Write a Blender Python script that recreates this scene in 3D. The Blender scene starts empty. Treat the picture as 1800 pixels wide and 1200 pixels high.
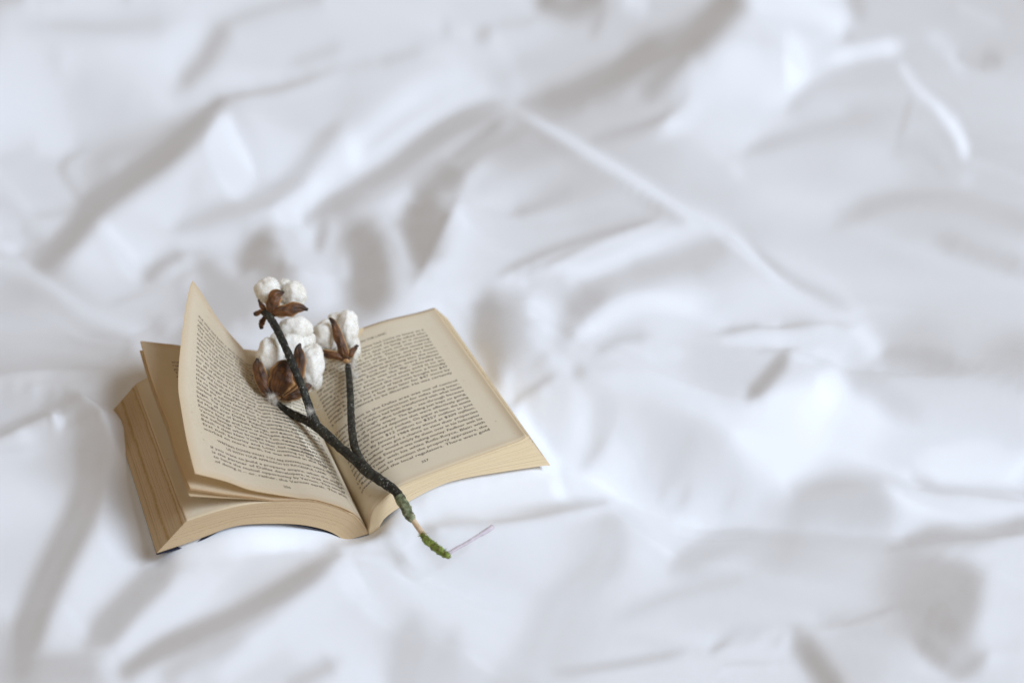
import bpy, bmesh, math, random
import numpy as np
from mathutils import Vector, noise

random.seed(7)
C = bpy.context.scene.collection
scene = bpy.context.scene

# ------------------------------------------------------------------ camera
cam = bpy.data.cameras.new('camera')
cam.lens = 50.0; cam.sensor_width = 36.0
cam.clip_start = 0.05; cam.clip_end = 60
cam.dof.use_dof = True
cam.dof.focus_distance = 0.925
cam.dof.aperture_fstop = 4.4
cam_ob = bpy.data.objects.new('camera', cam); C.objects.link(cam_ob)
cam_ob.location = (0, 0, 0.528)
cam_ob.rotation_euler = (math.radians(90 - 29), 0, 0)
scene.camera = cam_ob

# ------------------------------------------------------------------ light: a window to the right, soft room light around
world = bpy.data.worlds.new('World'); scene.world = world
world.use_nodes = True
wb = world.node_tree.nodes['Background']
wb.inputs['Color'].default_value = (1.24, 1.0, 0.75, 1)
wb.inputs["Strength"].default_value = 0.25
key = bpy.data.lights.new('window_light', 'AREA')
key.shape = 'RECTANGLE'; key.size = 3.4; key.size_y = 3.6
key.energy = 590.0
key.color = (0.835, 0.985, 1.2)
key_ob = bpy.data.objects.new('window_light', key); C.objects.link(key_ob)
aim = Vector((0.1, 1.05, 0.0))
key_ob.location = aim + Vector((0.675, -0.379, 0.634)).normalized() * 7.5
key_ob.rotation_euler = (aim - key_ob.location).to_track_quat('-Z', 'Y').to_euler()

scene.view_settings.view_transform = 'Standard'
scene.view_settings.look = 'None'
scene.view_settings.exposure = 0.0
scene.view_settings.gamma = 1.0

# ------------------------------------------------------------------ measured shapes (metres)
BOOK_AT = [-0.21465,0.68901,0.0]
BOOK_TURN = 0.37391
LEFT_TOP_TAIL = [[0.01906,0.0,0.01771],[0.0382,0.0,0.02021],[0.05562,-0.0,0.0207],[0.07302,-0.0,0.01829],[0.09411,-0.0,0.01324],[0.10572,0.0,0.00762],[0.1177,0.0,-0.00077],[0.12656,-0.0,-0.00886],[0.13192,0.0,-0.02148]]
LEFT_TOP_HEAD = [[0.0169,0.198,0.0049],[0.0362,0.198,0.01186],[0.05377,0.198,0.01641],[0.07131,0.198,0.01805],[0.09257,0.198,0.01791],[0.10428,0.198,0.015],[0.11637,0.198,0.0094],[0.12529,0.198,0.00338],[0.1307,0.198,-0.008]]
LEFT_UNDER_TAIL = [[0.0,0.0,0.0],[0.01561,-0.0,0.00208],[0.03141,0.0,0.0046],[0.04382,-0.0,0.0068],[0.0578,-0.0,0.00604],[0.0858,-0.0,-0.00147],[0.1052,0.0,-0.01155],[0.11642,0.0,-0.02264]]
LEFT_UNDER_HEAD = [[-0.0015,0.198,-0.013],[0.01419,0.198,-0.00755],[0.03007,0.198,-0.00162],[0.04254,0.198,0.00326],[0.05659,0.198,0.00553],[0.08472,0.198,0.00406],[0.10423,0.198,-0.00183],[0.1155,0.198,-0.0105]]
RIGHT_TOP_TAIL = [[0.13192,0.0,-0.02148],[0.13449,0.0,-0.00786],[0.1378,0.0,-0.00165],[0.15105,0.0,0.00813],[0.16598,0.0,0.01223],[0.18696,0.0,0.0162],[0.2062,0.0,0.01937],[0.22347,-0.0,0.02239],[0.23613,0.0,0.02459],[0.24168,0.0,0.02709]]
RIGHT_TOP_HEAD = [[0.1307,0.198,-0.008],[0.1332,0.198,-0.0015],[0.139,0.198,0.0025],[0.1527,0.198,0.0081],[0.1706,0.198,0.0133],[0.1863,0.198,0.017],[0.2066,0.198,0.0203],[0.2315,0.198,0.0218],[0.2452,0.198,0.0236]]
RIGHT_UNDER_TAIL = [[0.1369,0.0,-0.02827],[0.13883,0.0,-0.01975],[0.14376,0.0,-0.01166],[0.15971,0.0,-0.00337],[0.18068,0.0,0.00368],[0.1978,-0.0,0.00512],[0.2234,0.0,0.00363],[0.24952,-0.0,0.00143],[0.25808,0.0,-0.0]]
RIGHT_UNDER_HEAD = [[0.1355,0.198,-0.015],[0.1374,0.198,-0.0065],[0.14227,0.198,0.00156],[0.15801,0.198,0.00972],[0.1787,0.198,0.0166],[0.1956,0.198,0.01791],[0.22088,0.198,0.01621],[0.24665,0.198,0.0138],[0.2551,0.198,0.0123]]
CURL_TAIL = [[0.1319,0.0,-0.0215],[0.12824,-0.0,-0.01242],[0.11776,0.0,0.0001],[0.10574,-0.0,0.00805],[0.09423,-0.0,0.01493],[0.07694,0.0,0.02281],[0.06005,0.0,0.03093],[0.04609,-0.0,0.04071],[0.02878,-0.0,0.05078]]
CURL_HEAD = [[0.1307,0.198,-0.008],[0.10337,0.19452,0.00899],[0.09502,0.19346,0.02275],[0.08689,0.19242,0.03641],[0.079,0.19142,0.05186],[0.07033,0.19032,0.07344],[0.06553,0.1897,0.08354]]
CURL_FORE = [[0.02878,-0.0,0.05078],[0.02912,0.01231,0.05193],[0.0302,0.03581,0.05456],[0.0329,0.06827,0.05911],[0.03466,0.08394,0.06169],[0.03981,0.10856,0.06587],[0.04638,0.13374,0.07071],[0.05346,0.15836,0.07611],[0.06203,0.18326,0.08209],[0.06553,0.1897,0.08354]]
LEAN_TAIL = [[0.1319,0.0,-0.0215],[0.11768,0.0,-0.0012],[0.10566,-0.0,0.00677],[0.09403,-0.0,0.01218],[0.0766,0.0,0.01864],[0.0596,0.0,0.026],[0.04291,-0.0,0.03281],[0.02503,0.0,0.0411]]
LEAN_FORE = [[0.02503,0.0,0.0411],[0.02475,0.00832,0.04033],[0.0244,0.04768,0.03742],[0.02572,0.084,0.03582],[0.0253,0.09914,0.03578],[0.02436,0.14605,0.03702],[0.02504,0.196,0.04033]]
LEAN_HEAD = [[0.1307,0.198,-0.008],[0.1,0.1975,0.008],[0.075,0.197,0.0205],[0.05167,0.1965,0.03072],[0.0396,0.19627,0.03492],[0.02537,0.196,0.0398]]
STEM_MAIN = [[-0.06899,0.72967,0.0105,0.0031],[-0.07419,0.7383,0.0118,0.003],[-0.08235,0.74671,0.0125,0.0033],[-0.09109,0.75585,0.0128,0.0036],[-0.09697,0.76429,0.0128,0.0037],[-0.10462,0.77465,0.0125,0.0032],[-0.11246,0.78552,0.012,0.0031],[-0.1214,0.79823,0.0118,0.0033],[-0.12819,0.80776,0.012,0.0035],[-0.13211,0.81196,0.0125,0.0034]]
STEM_LEFT = [[-0.13039,0.81029,0.0122,0.0032],[-0.13714,0.8181,0.0118,0.0031],[-0.14581,0.82512,0.0115,0.0029],[-0.15456,0.83242,0.012,0.0027],[-0.16034,0.83758,0.0125,0.0027],[-0.16308,0.84052,0.013,0.0026]]
STEM_MIDDLE = [[-0.13032,0.80982,0.0125,0.0032],[-0.13494,0.81618,0.018,0.0029],[-0.13874,0.82307,0.0255,0.0028],[-0.14287,0.82987,0.034,0.0027],[-0.14765,0.8378,0.041,0.0027],[-0.15292,0.84844,0.047,0.0027],[-0.15844,0.85963,0.0515,0.0027],[-0.16429,0.87214,0.055,0.0027],[-0.17067,0.88434,0.0575,0.0028],[-0.17427,0.89017,0.0585,0.0028]]
STEM_RIGHT = [[-0.09537,0.76277,0.0125,0.0032],[-0.0996,0.77315,0.0135,0.0028],[-0.10373,0.78557,0.0142,0.0027],[-0.10694,0.80314,0.0145,0.0026],[-0.10926,0.81888,0.0145,0.0026],[-0.11212,0.84405,0.015,0.0025],[-0.11521,0.86753,0.0158,0.0024],[-0.11782,0.88595,0.0168,0.0024]]
SHEATH = [[-0.07052,0.73141,0.011,0.0034],[-0.06813,0.727,0.0098,0.0033],[-0.06534,0.72157,0.0085,0.0032],[-0.06289,0.71579,0.0075,0.003],[-0.061,0.71302,0.0065,0.0022]]
BARE_TWIG = [[-0.06419,0.71986,0.008,0.0017],[-0.06067,0.7133,0.0063,0.0017],[-0.05648,0.70638,0.0045,0.0018],[-0.05309,0.7009,0.003,0.0018],[-0.04976,0.69643,0.0025,0.0017]]
MOSS = [[-0.05487,0.70212,0.0038,0.0017],[-0.05113,0.69663,0.0032,0.0021],[-0.0464,0.69121,0.0026,0.0025],[-0.04213,0.68752,0.002,0.0024],[-0.03788,0.68359,0.0016,0.0014]]
SIDE_TWIG = [[-0.039,0.68594,0.0015,0.0012],[-0.03425,0.68834,0.0035,0.0011],[-0.02747,0.69188,0.0055,0.0011],[-0.02069,0.6967,0.007,0.0012],[-0.01455,0.70166,0.008,0.0016],[-0.01182,0.70513,0.008,0.0014]]
VIEW_UP = [0.0,0.48481,0.87462]
VIEW_FWD = [0.0,0.87462,-0.48481]
BOLL_FAR = {'lobes':[[-0.17456,0.90727,0.0665,0.01056,0.00975,0],[-0.15559,0.90697,0.06391,0.00975,0.01056,0.2],[-0.16618,0.90686,0.0534,0.00975,0.00812,0],[-0.16436,0.91738,0.06412,0.0065,0.0065,0]],'petals':[([[-0.17015,0.8868,0.05846,0.00203],[-0.16941,0.88717,0.06325,0.00406],[-0.16781,0.89008,0.0685,0.00487],[-0.16606,0.89317,0.07097,0.00386],[-0.16325,0.89578,0.07054,0.00183],[-0.16156,0.89815,0.07068,0.00061]],0.5),([[-0.17095,0.8868,0.05846,0.00203],[-0.16572,0.88518,0.06068,0.00305],[-0.15852,0.88595,0.06208,0.00447],[-0.15234,0.88806,0.06279,0.00406],[-0.14783,0.88983,0.06186,0.00223],[-0.14395,0.89013,0.06034,0.00061]],0.45),([[-0.1729,0.88857,0.05752,0.00162],[-0.17612,0.89091,0.06174,0.00162],[-0.17849,0.89425,0.06364,0.00122],[-0.18005,0.897,0.06448,0.00051]],0.3),([[-0.17388,0.88926,0.0567,0.00162],[-0.17791,0.89024,0.05846,0.00142],[-0.18131,0.89053,0.05694,0.00162],[-0.1831,0.89122,0.05612,0.00061]],0.3),([[-0.17521,0.89132,0.05424,0.00122],[-0.17722,0.88937,0.05071,0.00183],[-0.17821,0.88888,0.04776,0.00162],[-0.17798,0.88878,0.04552,0.00061]],0.3)],'base':[-0.17218,0.88921,0.05764,0.00365]}
BOLL_NEAR = {'lobes':[[-0.16794,0.86476,0.03592,0.01154,0.01512,0.15],[-0.14008,0.86244,0.03174,0.00995,0.01592,-0.1],[-0.15494,0.87308,0.03855,0.01074,0.01194,0],[-0.14569,0.85962,0.02047,0.00955,0.01035,0],[-0.15783,0.86204,0.02276,0.01194,0.01114,0],[-0.15274,0.88339,0.0489,0.01313,0.00955,0],[-0.1369,0.85781,0.02339,0.00478,0.00876,0],[-0.1611,0.88065,0.03985,0.01194,0.00955,0],[-0.14701,0.88065,0.03985,0.00876,0.00876,0]],'petals':[([[-0.16355,0.84175,0.01916,0.00279],[-0.16745,0.84075,0.02251,0.00398],[-0.17137,0.8436,0.02765,0.00458],[-0.17439,0.84813,0.03273,0.00438],[-0.17631,0.85272,0.03688,0.00298],[-0.17667,0.85674,0.04002,0.0006]],0.55),([[-0.16173,0.84008,0.01925,0.00318],[-0.16116,0.83974,0.02585,0.00637],[-0.15943,0.84172,0.03149,0.00836],[-0.15686,0.84543,0.03611,0.00796],[-0.15435,0.84863,0.03879,0.00517],[-0.15239,0.85174,0.03926,0.00119]],0.5),([[-0.16057,0.8426,0.01864,0.00239],[-0.15388,0.84351,0.02543,0.00438],[-0.14863,0.84702,0.03383,0.00497],[-0.14674,0.85183,0.04147,0.00398],[-0.14783,0.85719,0.04701,0.00219],[-0.14655,0.86084,0.04948,0.0006]],0.5),([[-0.16129,0.84374,0.01657,0.00239],[-0.15443,0.84327,0.01778,0.00378],[-0.14749,0.84527,0.01933,0.00358],[-0.14233,0.84933,0.0215,0.00239],[-0.14031,0.85321,0.02334,0.0008]],0.45)],'base':[-0.1631,0.84289,0.01709,0.00398]}
BOLL_RIGHT = {'lobes':[[-0.13474,0.90275,0.03184,0.01113,0.01277,0.1],[-0.11878,0.90643,0.03641,0.00865,0.01442,-0.08],[-0.12694,0.91311,0.03609,0.00906,0.00989,0],[-0.11499,0.90204,0.02231,0.00536,0.00989,0],[-0.12545,0.90412,0.024,0.00824,0.00824,0]],'petals':[([[-0.11985,0.8854,0.02323,0.00206],[-0.12083,0.88603,0.02849,0.0035],[-0.12281,0.88895,0.03478,0.0035],[-0.12537,0.89337,0.04071,0.00309],[-0.12806,0.89829,0.04546,0.00185],[-0.13111,0.9012,0.0476,0.00052]],0.5),([[-0.12078,0.88607,0.02238,0.00185],[-0.12462,0.88532,0.02515,0.00247],[-0.13113,0.88592,0.02622,0.00247],[-0.13792,0.88845,0.02666,0.00227],[-0.14269,0.89158,0.02818,0.00165],[-0.1446,0.89471,0.02971,0.00052]],0.4),([[-0.11874,0.88627,0.02274,0.00185],[-0.11577,0.88718,0.02644,0.00268],[-0.11314,0.89031,0.02796,0.00185],[-0.1109,0.89364,0.02984,0.00052]],0.4)],'base':[-0.11892,0.88698,0.02092,0.00371]}
WISPS = [[-0.16498,0.83643,0.021,0.0035],[-0.16348,0.83706,0.0165,0.003],[-0.17036,0.84505,0.019,0.0025],[-0.13695,0.88694,0.02,0.004],[-0.13403,0.88756,0.022,0.003],[-0.11178,0.87697,0.014,0.003],[-0.13583,0.81629,0.022,0.0013],[-0.11366,0.88285,0.02,0.003]]
BED_EDGE = [-0.6557, 1.767, -0.9943, 0.1065]
SHEET_X0 = -1.14
SHEET_DX = 0.008
SHEET_SPREAD = [0.92908,0.917781,0.906752,0.895986,0.885473,0.875203,0.865169,0.855362,0.845775,0.8364,0.827232,0.818262,0.809484,0.800893,0.792482,0.784246,0.776179,0.768277,0.760534,0.752945,0.745507,0.738214,0.731062,0.724047,0.717166,0.710415,0.703789,0.697286,0.690902,0.684633,0.678478,0.672432,0.666493,0.660658,0.654924,0.649289,0.64375,0.638305,0.632951,0.627686,0.622508,0.617414,0.612404,0.607474,0.602623,0.597848,0.593149,0.588523,0.583969,0.579484,0.575068,0.570719,0.566435,0.562215,0.558057,0.55396,0.549923,0.545945,0.542024,0.538158,0.534347,0.53059,0.526885,0.523232,0.519629,0.516075,0.51257,0.509112,0.5057,0.502334,0.499012,0.495734,0.492498,0.489305,0.486153,0.483041,0.479968,0.476935,0.473939,0.470981,0.46806,0.465175,0.462325,0.459509,0.456728,0.453981,0.451266,0.448583,0.445932,0.443313,0.440723,0.438164,0.435635,0.433134,0.430663,0.428219,0.425802,0.423413,0.421051,0.418714,0.416404,0.414119,0.411859,0.409623,0.407411,0.405224,0.403059,0.400918,0.398799,0.396702,0.394628,0.392575,0.390543,0.388532,0.386542,0.384572,0.382622,0.380692,0.378781,0.376889,0.375016,0.373162,0.371326,0.369507,0.367707,0.365924,0.364158,0.362409,0.360677,0.358961,0.357262,0.355578,0.353911,0.352258,0.350622,0.349,0.347394,0.345802,0.344224,0.342661,0.341112,0.339577,0.338056,0.336548,0.335054,0.333573,0.332105,0.33065,0.329207,0.327777,0.32636,0.324954,0.323561,0.322179,0.32081,0.319452,0.318105,0.31677,0.315445,0.314132,0.31283,0.311539,0.310258,0.308987,0.307727,0.306477,0.305238,0.304008,0.302788,0.301578,0.300378,0.299187,0.298005,0.296833,0.29567,0.294516,0.293371,0.292235,0.291108,0.289989,0.288879,0.287777,0.286684,0.285599,0.284522]
SHEET_Y = [2.36299,2.3307,2.29917,2.2684,2.23835,2.20899,2.18031,2.15228,2.12488,2.09808,2.07187,2.04623,2.02114,1.99658,1.97254,1.949,1.92594,1.90336,1.88122,1.85953,1.83827,1.81742,1.79698,1.77693,1.75726,1.73796,1.71902,1.70044,1.68219,1.66427,1.64668,1.62939,1.61242,1.59574,1.57935,1.56324,1.54741,1.53185,1.51654,1.50149,1.48669,1.47213,1.45781,1.44372,1.42985,1.41621,1.40277,1.38955,1.37653,1.36371,1.35109,1.33866,1.32641,1.31435,1.30247,1.29076,1.27922,1.26785,1.25664,1.24559,1.2347,1.22396,1.21337,1.20292,1.19263,1.18247,1.17245,1.16256,1.15281,1.14319,1.13369,1.12432,1.11507,1.10595,1.09694,1.08804,1.07926,1.07059,1.06203,1.05357,1.04522,1.03697,1.02883,1.02078,1.01283,1.00498,0.99722,0.98955,0.98197,0.97448,0.96708,0.95977,0.95254,0.94539,0.93832,0.93134,0.92443,0.9176,0.91085,0.90417,0.89757,0.89104,0.88458,0.87818,0.87186,0.86561,0.85942,0.8533,0.84725,0.84125,0.83532,0.82946,0.82365,0.8179,0.81221,0.80658,0.80101,0.79549,0.79003,0.78462,0.77927,0.77396,0.76872,0.76352,0.75837,0.75328,0.74823,0.74323,0.73828,0.73337,0.72852,0.7237,0.71894,0.71422,0.70954,0.7049,0.70031,0.69576,0.69125,0.68678,0.68235,0.67797,0.67362,0.66931,0.66504,0.6608,0.65661,0.65245,0.64833,0.64424,0.64019,0.63617,0.63219,0.62824,0.62432,0.62044,0.61659,0.61277,0.60899,0.60524,0.60151,0.59782,0.59416,0.59053,0.58693,0.58336,0.57981,0.5763,0.57281,0.56935,0.56592,0.56252,0.55914,0.55579,0.55246,0.54917,0.54589,0.54264,0.53942,0.53622,0.53305,0.5299,0.52678,0.52368,0.5206]
# bed height differences along and across the rows, in 0.05 mm
SHEET_DATA = [0,0,0,0,0,0,0,0,0,0,0,0,0,0,0,0,0,0,0,0,0,0,0,0,0,0,0,0,0,0,0,0,0,-1,0,0,0,0,0,0,0,0,0,0,0,0,0,0,0,0,0,0,0,0,0,0,0,0,0,0,0,0,0,0,0,0,0,0,0,0,1,0,0,0,0,0,0,0,0,0,0,0,0,0,0,0,0,0,0,0,0,0,0,0,0,0,0,0,0,0,0,0,0,0,0,0,0,0,0,0,0,0,0,0,0,0,0,0,0,0,0,0,0,0,0,0,0,0,0,0,0,0,0,0,0,0,0,0,0,0,0,0,0,0,0,0,0,0,0,0,0,0,0,0,0,0,0,0,0,0,0,0,0,0,0,0,0,0,0,0,0,0,0,0,0,0,0,0,0,0,0,0,0,0,0,0,0,0,0,0,0,0,0,0,0,0,0,0,0,0,0,0,0,0,0,0,0,0,0,0,0,0,0,0,0,0,0,0,0,0,0,0,0,0,0,0,0,0,0,0,0,0,0,0,0,0,0,0,0,0,0,0,0,0,0,0,0,0,0,0,0,0,0,0,0,0,0,0,0,0,0,0,0,0,0,0,0,0,0,0,0,0,0,0,0,0,0,0,0,0,0,0,0,0,0,0,
0,0,0,0,0,0,0,0,0,0,0,0,0,0,0,0,0,0,0,0,0,0,0,0,0,0,0,-1,0,0,0,0,-1,1,0,0,0,0,0,0,0,0,0,0,0,0,0,-1,0,0,1,0,0,0,0,0,0,0,0,0,0,0,0,0,0,0,0,0,0,0,-1,1,0,0,0,0,0,0,0,0,0,0,0,0,0,0,0,0,0,1,0,0,0,0,0,0,0,0,0,0,0,0,0,0,0,0,0,0,0,0,0,0,0,0,0,0,0,0,0,0,0,0,0,0,0,0,0,0,0,0,0,0,0,0,0,0,0,0,0,0,0,0,0,0,0,0,0,0,0,0,0,0,0,0,0,0,0,0,0,0,0,0,0,0,0,0,0,0,0,0,0,0,0,0,0,0,0,0,0,0,0,0,0,0,0,0,0,0,0,-1,0,0,0,0,0,0,0,0,0,0,0,0,0,0,0,0,0,1,0,0,0,0,0,0,0,0,0,0,0,0,0,0,0,0,0,0,0,0,0,0,0,0,0,0,0,0,0,0,0,0,0,0,0,0,0,0,0,0,0,0,0,0,0,0,0,0,0,0,0,0,0,0,0,0,0,0,0,0,0,0,0,0,0,0,0,0,0,0,0,0,0,0,0,0,0,0,
0,0,0,0,0,0,0,0,0,0,0,0,0,0,0,0,0,0,0,0,0,0,0,-1,0,0,0,1,-1,0,0,-1,1,0,0,0,0,0,0,0,0,0,0,0,0,0,0,1,0,0,-1,0,0,0,0,0,0,0,0,0,0,0,0,0,0,0,0,0,0,0,0,-1,1,0,0,0,0,0,0,0,0,0,0,0,0,0,0,0,0,0,0,0,0,0,0,0,0,0,0,0,0,0,0,0,0,0,0,0,0,0,0,0,0,0,0,0,0,0,0,0,0,0,0,0,0,0,0,0,0,0,0,1,0,0,0,0,0,0,1,0,0,0,0,0,0,0,0,0,0,0,0,-1,0,0,0,0,0,-1,0,0,0,0,0,0,0,0,0,0,0,0,0,0,0,0,0,0,0,0,0,0,0,0,0,0,0,0,0,0,0,1,-1,0,0,0,0,0,-1,0,0,0,1,0,0,0,0,0,0,0,0,0,1,0,0,0,0,0,0,0,0,0,0,0,0,0,0,0,0,0,0,0,0,0,0,0,0,0,0,0,0,0,0,0,0,0,0,0,0,0,0,0,0,0,-1,0,0,0,0,0,0,0,1,0,0,0,0,0,0,0,0,0,0,0,0,0,0,0,0,0,0,0,0,0,0,0,0,0,
0,0,0,0,0,0,0,0,0,0,0,0,0,0,0,0,0,0,0,0,-1,0,0,1,0,-1,0,0,1,-1,0,1,0,0,1,0,0,0,0,0,0,0,0,0,0,0,0,0,1,0,0,0,-1,0,0,0,0,0,0,0,0,-1,0,0,0,0,0,0,0,0,0,0,-1,0,0,0,0,0,0,0,0,0,0,0,0,0,0,0,0,-1,0,0,1,0,0,0,0,0,0,0,0,0,-1,0,0,0,0,0,0,0,0,0,0,0,0,0,1,0,0,0,0,0,0,0,0,0,0,0,0,0,1,-1,0,0,1,0,0,1,-1,0,0,1,0,0,0,0,0,0,0,-1,0,1,-1,0,0,-1,0,1,0,-1,0,0,0,-1,0,0,0,0,1,0,0,0,0,0,0,0,1,0,0,0,0,0,0,0,-1,0,0,0,0,0,0,0,0,0,0,0,1,0,0,0,-1,0,0,0,0,0,0,0,0,1,-1,0,1,0,0,1,0,0,0,0,0,-1,0,0,0,0,0,0,0,0,0,0,0,0,0,0,0,0,-1,0,0,0,0,0,0,0,0,0,0,0,0,0,1,0,0,0,0,0,0,0,-1,0,0,0,0,0,0,1,0,0,0,0,0,0,0,0,0,0,0,0,0,0,0,0,0,0,
0,0,0,0,0,0,0,0,0,0,0,0,0,0,0,0,0,-1,0,0,1,0,0,-1,0,1,0,0,0,1,1,1,1,2,0,2,1,0,0,0,0,-1,0,0,0,1,0,1,-1,0,0,0,0,-1,-1,-1,0,-1,0,0,0,1,0,0,0,0,0,0,-1,0,-1,-1,-1,0,0,-1,0,0,-1,0,0,0,0,0,0,0,0,0,0,0,0,0,-1,0,0,0,0,0,0,0,0,-1,1,0,0,0,0,0,0,0,0,0,0,0,0,0,-1,1,0,0,0,0,0,0,0,0,0,0,0,1,-1,0,1,0,-1,1,0,-1,1,0,0,-1,1,0,0,0,0,0,0,0,0,0,0,0,0,0,0,-1,0,1,-1,0,0,1,0,0,0,0,-1,0,0,0,0,0,0,0,0,0,0,0,0,0,0,0,1,0,0,0,0,0,1,0,0,0,0,0,1,0,-1,0,0,0,0,0,0,-1,0,0,0,-1,1,0,0,0,0,-1,1,0,0,0,0,0,0,0,0,0,0,0,0,0,0,0,0,-1,0,0,0,0,1,0,0,0,0,0,0,0,-1,0,0,0,0,0,0,0,0,0,0,0,0,0,0,0,0,0,1,0,0,-1,0,1,0,0,0,0,0,0,0,0,0,0,0,0,0,0,0,0,
0,0,0,0,0,0,0,0,0,0,0,0,0,0,0,0,-1,1,0,0,0,0,0,1,0,0,0,1,1,2,2,3,4,2,4,1,1,1,0,-1,-1,-1,-1,0,1,1,2,0,1,1,-1,-1,-1,-1,-2,-1,-2,0,-1,0,0,0,0,0,1,0,0,0,-1,-1,-2,-1,-1,-1,-1,-1,0,-1,0,0,-1,0,0,0,-1,0,-1,0,-1,0,0,-1,0,0,0,0,0,-1,0,1,0,1,0,0,0,0,1,0,0,0,0,-1,0,0,0,0,0,-1,0,0,-1,0,0,0,0,0,1,0,0,-1,0,0,0,0,0,-1,0,0,-1,0,0,-1,-1,0,0,0,0,0,1,1,0,0,2,0,0,0,0,1,0,0,1,0,0,1,0,0,-1,0,-1,0,0,0,0,-1,0,0,-1,1,0,0,0,0,0,0,0,0,1,0,1,1,1,2,2,1,1,0,-1,0,1,0,-1,-1,0,-1,-1,0,-2,-2,0,-1,-1,0,-1,0,0,0,-1,0,0,0,1,1,0,0,0,0,0,0,0,0,0,0,-1,1,0,0,0,0,0,0,0,0,0,0,0,0,0,0,0,0,0,0,0,0,0,0,0,0,0,0,0,0,0,0,-1,1,0,0,0,-1,1,0,0,0,0,0,0,0,0,0,0,0,0,0,0,0,
0,0,0,0,0,0,0,0,0,0,0,0,0,0,0,0,1,0,0,0,0,0,1,0,1,2,2,1,3,3,4,4,5,6,3,3,2,1,-1,-1,-2,-1,-1,-1,1,3,1,2,1,0,0,-1,-1,-3,-3,-2,-2,-1,1,0,0,0,0,1,0,1,0,-1,0,-3,-1,-2,-2,-2,-2,0,-2,-1,0,-1,1,-1,0,-1,0,-2,0,-2,0,-1,-1,0,-1,-1,0,-1,0,1,0,-1,1,1,0,1,1,1,-1,1,0,0,-1,1,-1,-1,0,-1,-1,0,0,0,1,-1,0,0,0,0,-2,0,0,-1,0,0,-2,0,0,-1,-2,-2,-2,-2,-1,-1,-1,-1,0,0,0,0,1,2,2,2,2,2,1,1,1,0,1,1,2,1,2,1,1,0,0,-2,-1,-2,-1,-1,-1,1,-1,0,0,-1,-1,0,0,1,0,0,1,1,0,2,1,3,3,3,3,2,2,1,0,0,-1,-1,0,-1,-2,-1,-1,-3,-2,-3,-3,-2,-2,-2,-1,-2,-1,-2,0,0,1,1,0,1,1,0,1,0,0,0,0,0,0,0,1,0,0,0,0,0,0,0,0,0,0,0,0,0,1,0,1,0,0,0,0,0,0,0,0,0,0,0,0,0,0,-1,0,-1,0,0,0,0,-1,0,0,0,0,0,0,0,0,0,0,0,0,0,0,0,
0,0,0,0,0,0,0,0,0,0,0,0,0,0,0,0,0,1,1,1,1,1,1,2,2,2,2,4,4,5,5,6,3,2,2,2,1,0,0,-1,-1,0,-1,1,1,0,1,0,0,0,1,0,-1,-1,0,-2,0,0,0,0,0,0,0,0,0,1,1,0,-1,-1,-1,-1,-1,-1,-2,-2,-1,-1,-1,0,-1,1,-1,-1,-1,-1,-1,-1,-1,-1,-1,-2,-1,-2,-1,-1,0,-1,1,1,0,1,3,1,1,0,2,0,0,0,0,-2,-1,0,-2,-1,0,-1,0,0,-1,1,0,-1,0,-2,0,-2,-1,-1,-1,-2,-1,-3,-2,-3,-4,-3,-4,-3,-4,-2,-2,-1,-2,-1,0,2,2,3,5,5,4,4,3,3,2,2,3,2,3,4,3,4,2,0,-2,-3,-4,-2,-3,-2,-1,-2,0,-1,-1,0,1,-1,0,-1,0,1,1,1,2,2,4,3,6,6,5,3,0,1,1,-1,-1,-1,-1,-1,-1,-2,-2,-1,-5,-6,-6,-5,-5,-4,-4,-4,-4,-2,-1,1,1,2,2,2,1,2,0,1,1,0,0,0,1,0,0,0,1,0,0,1,0,0,1,0,1,0,0,1,0,1,-1,1,0,1,0,1,1,0,1,0,0,0,-1,-2,-1,0,-2,-1,-1,-2,0,-1,-1,0,0,0,0,0,0,0,0,0,0,0,0,0,0,0,
0,0,0,0,0,0,0,0,0,0,0,0,0,0,0,1,1,1,1,2,2,3,2,4,3,3,5,4,5,5,3,1,2,1,1,1,1,1,0,0,0,-1,0,-3,-1,3,1,0,1,1,0,0,0,0,-1,0,0,-1,0,1,0,0,0,-1,1,0,1,0,0,1,-1,0,0,-1,-1,-1,-1,-1,0,0,1,0,0,0,-1,0,-1,0,-1,-1,-2,-1,-3,-1,-3,0,-2,1,0,1,2,2,1,2,2,2,0,1,1,-1,-1,-1,-1,-2,-1,-1,-1,0,-1,-1,1,0,0,0,-2,-1,-2,-2,-2,-2,-4,-3,-4,-3,-6,-5,-5,-7,-5,-5,-4,-3,-3,-3,-2,-1,0,2,3,5,6,7,6,6,6,5,4,5,4,5,4,6,6,4,1,0,-2,-3,-3,-6,-3,-3,-2,-2,-1,-1,0,-1,-1,0,-1,0,0,1,0,2,2,4,5,6,6,5,1,-1,0,0,-1,0,0,-1,-1,0,0,0,0,0,-3,-7,-9,-9,-8,-9,-8,-5,-5,-2,-1,1,2,3,3,2,3,1,2,1,0,1,1,1,-1,1,1,0,0,1,1,0,2,1,0,1,1,1,1,0,1,1,1,0,1,1,2,0,1,2,1,1,0,-2,-1,-2,-3,-3,-2,-3,-2,-1,-3,-2,0,-2,0,0,0,0,0,0,0,0,0,0,0,0,0,0,
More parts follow.
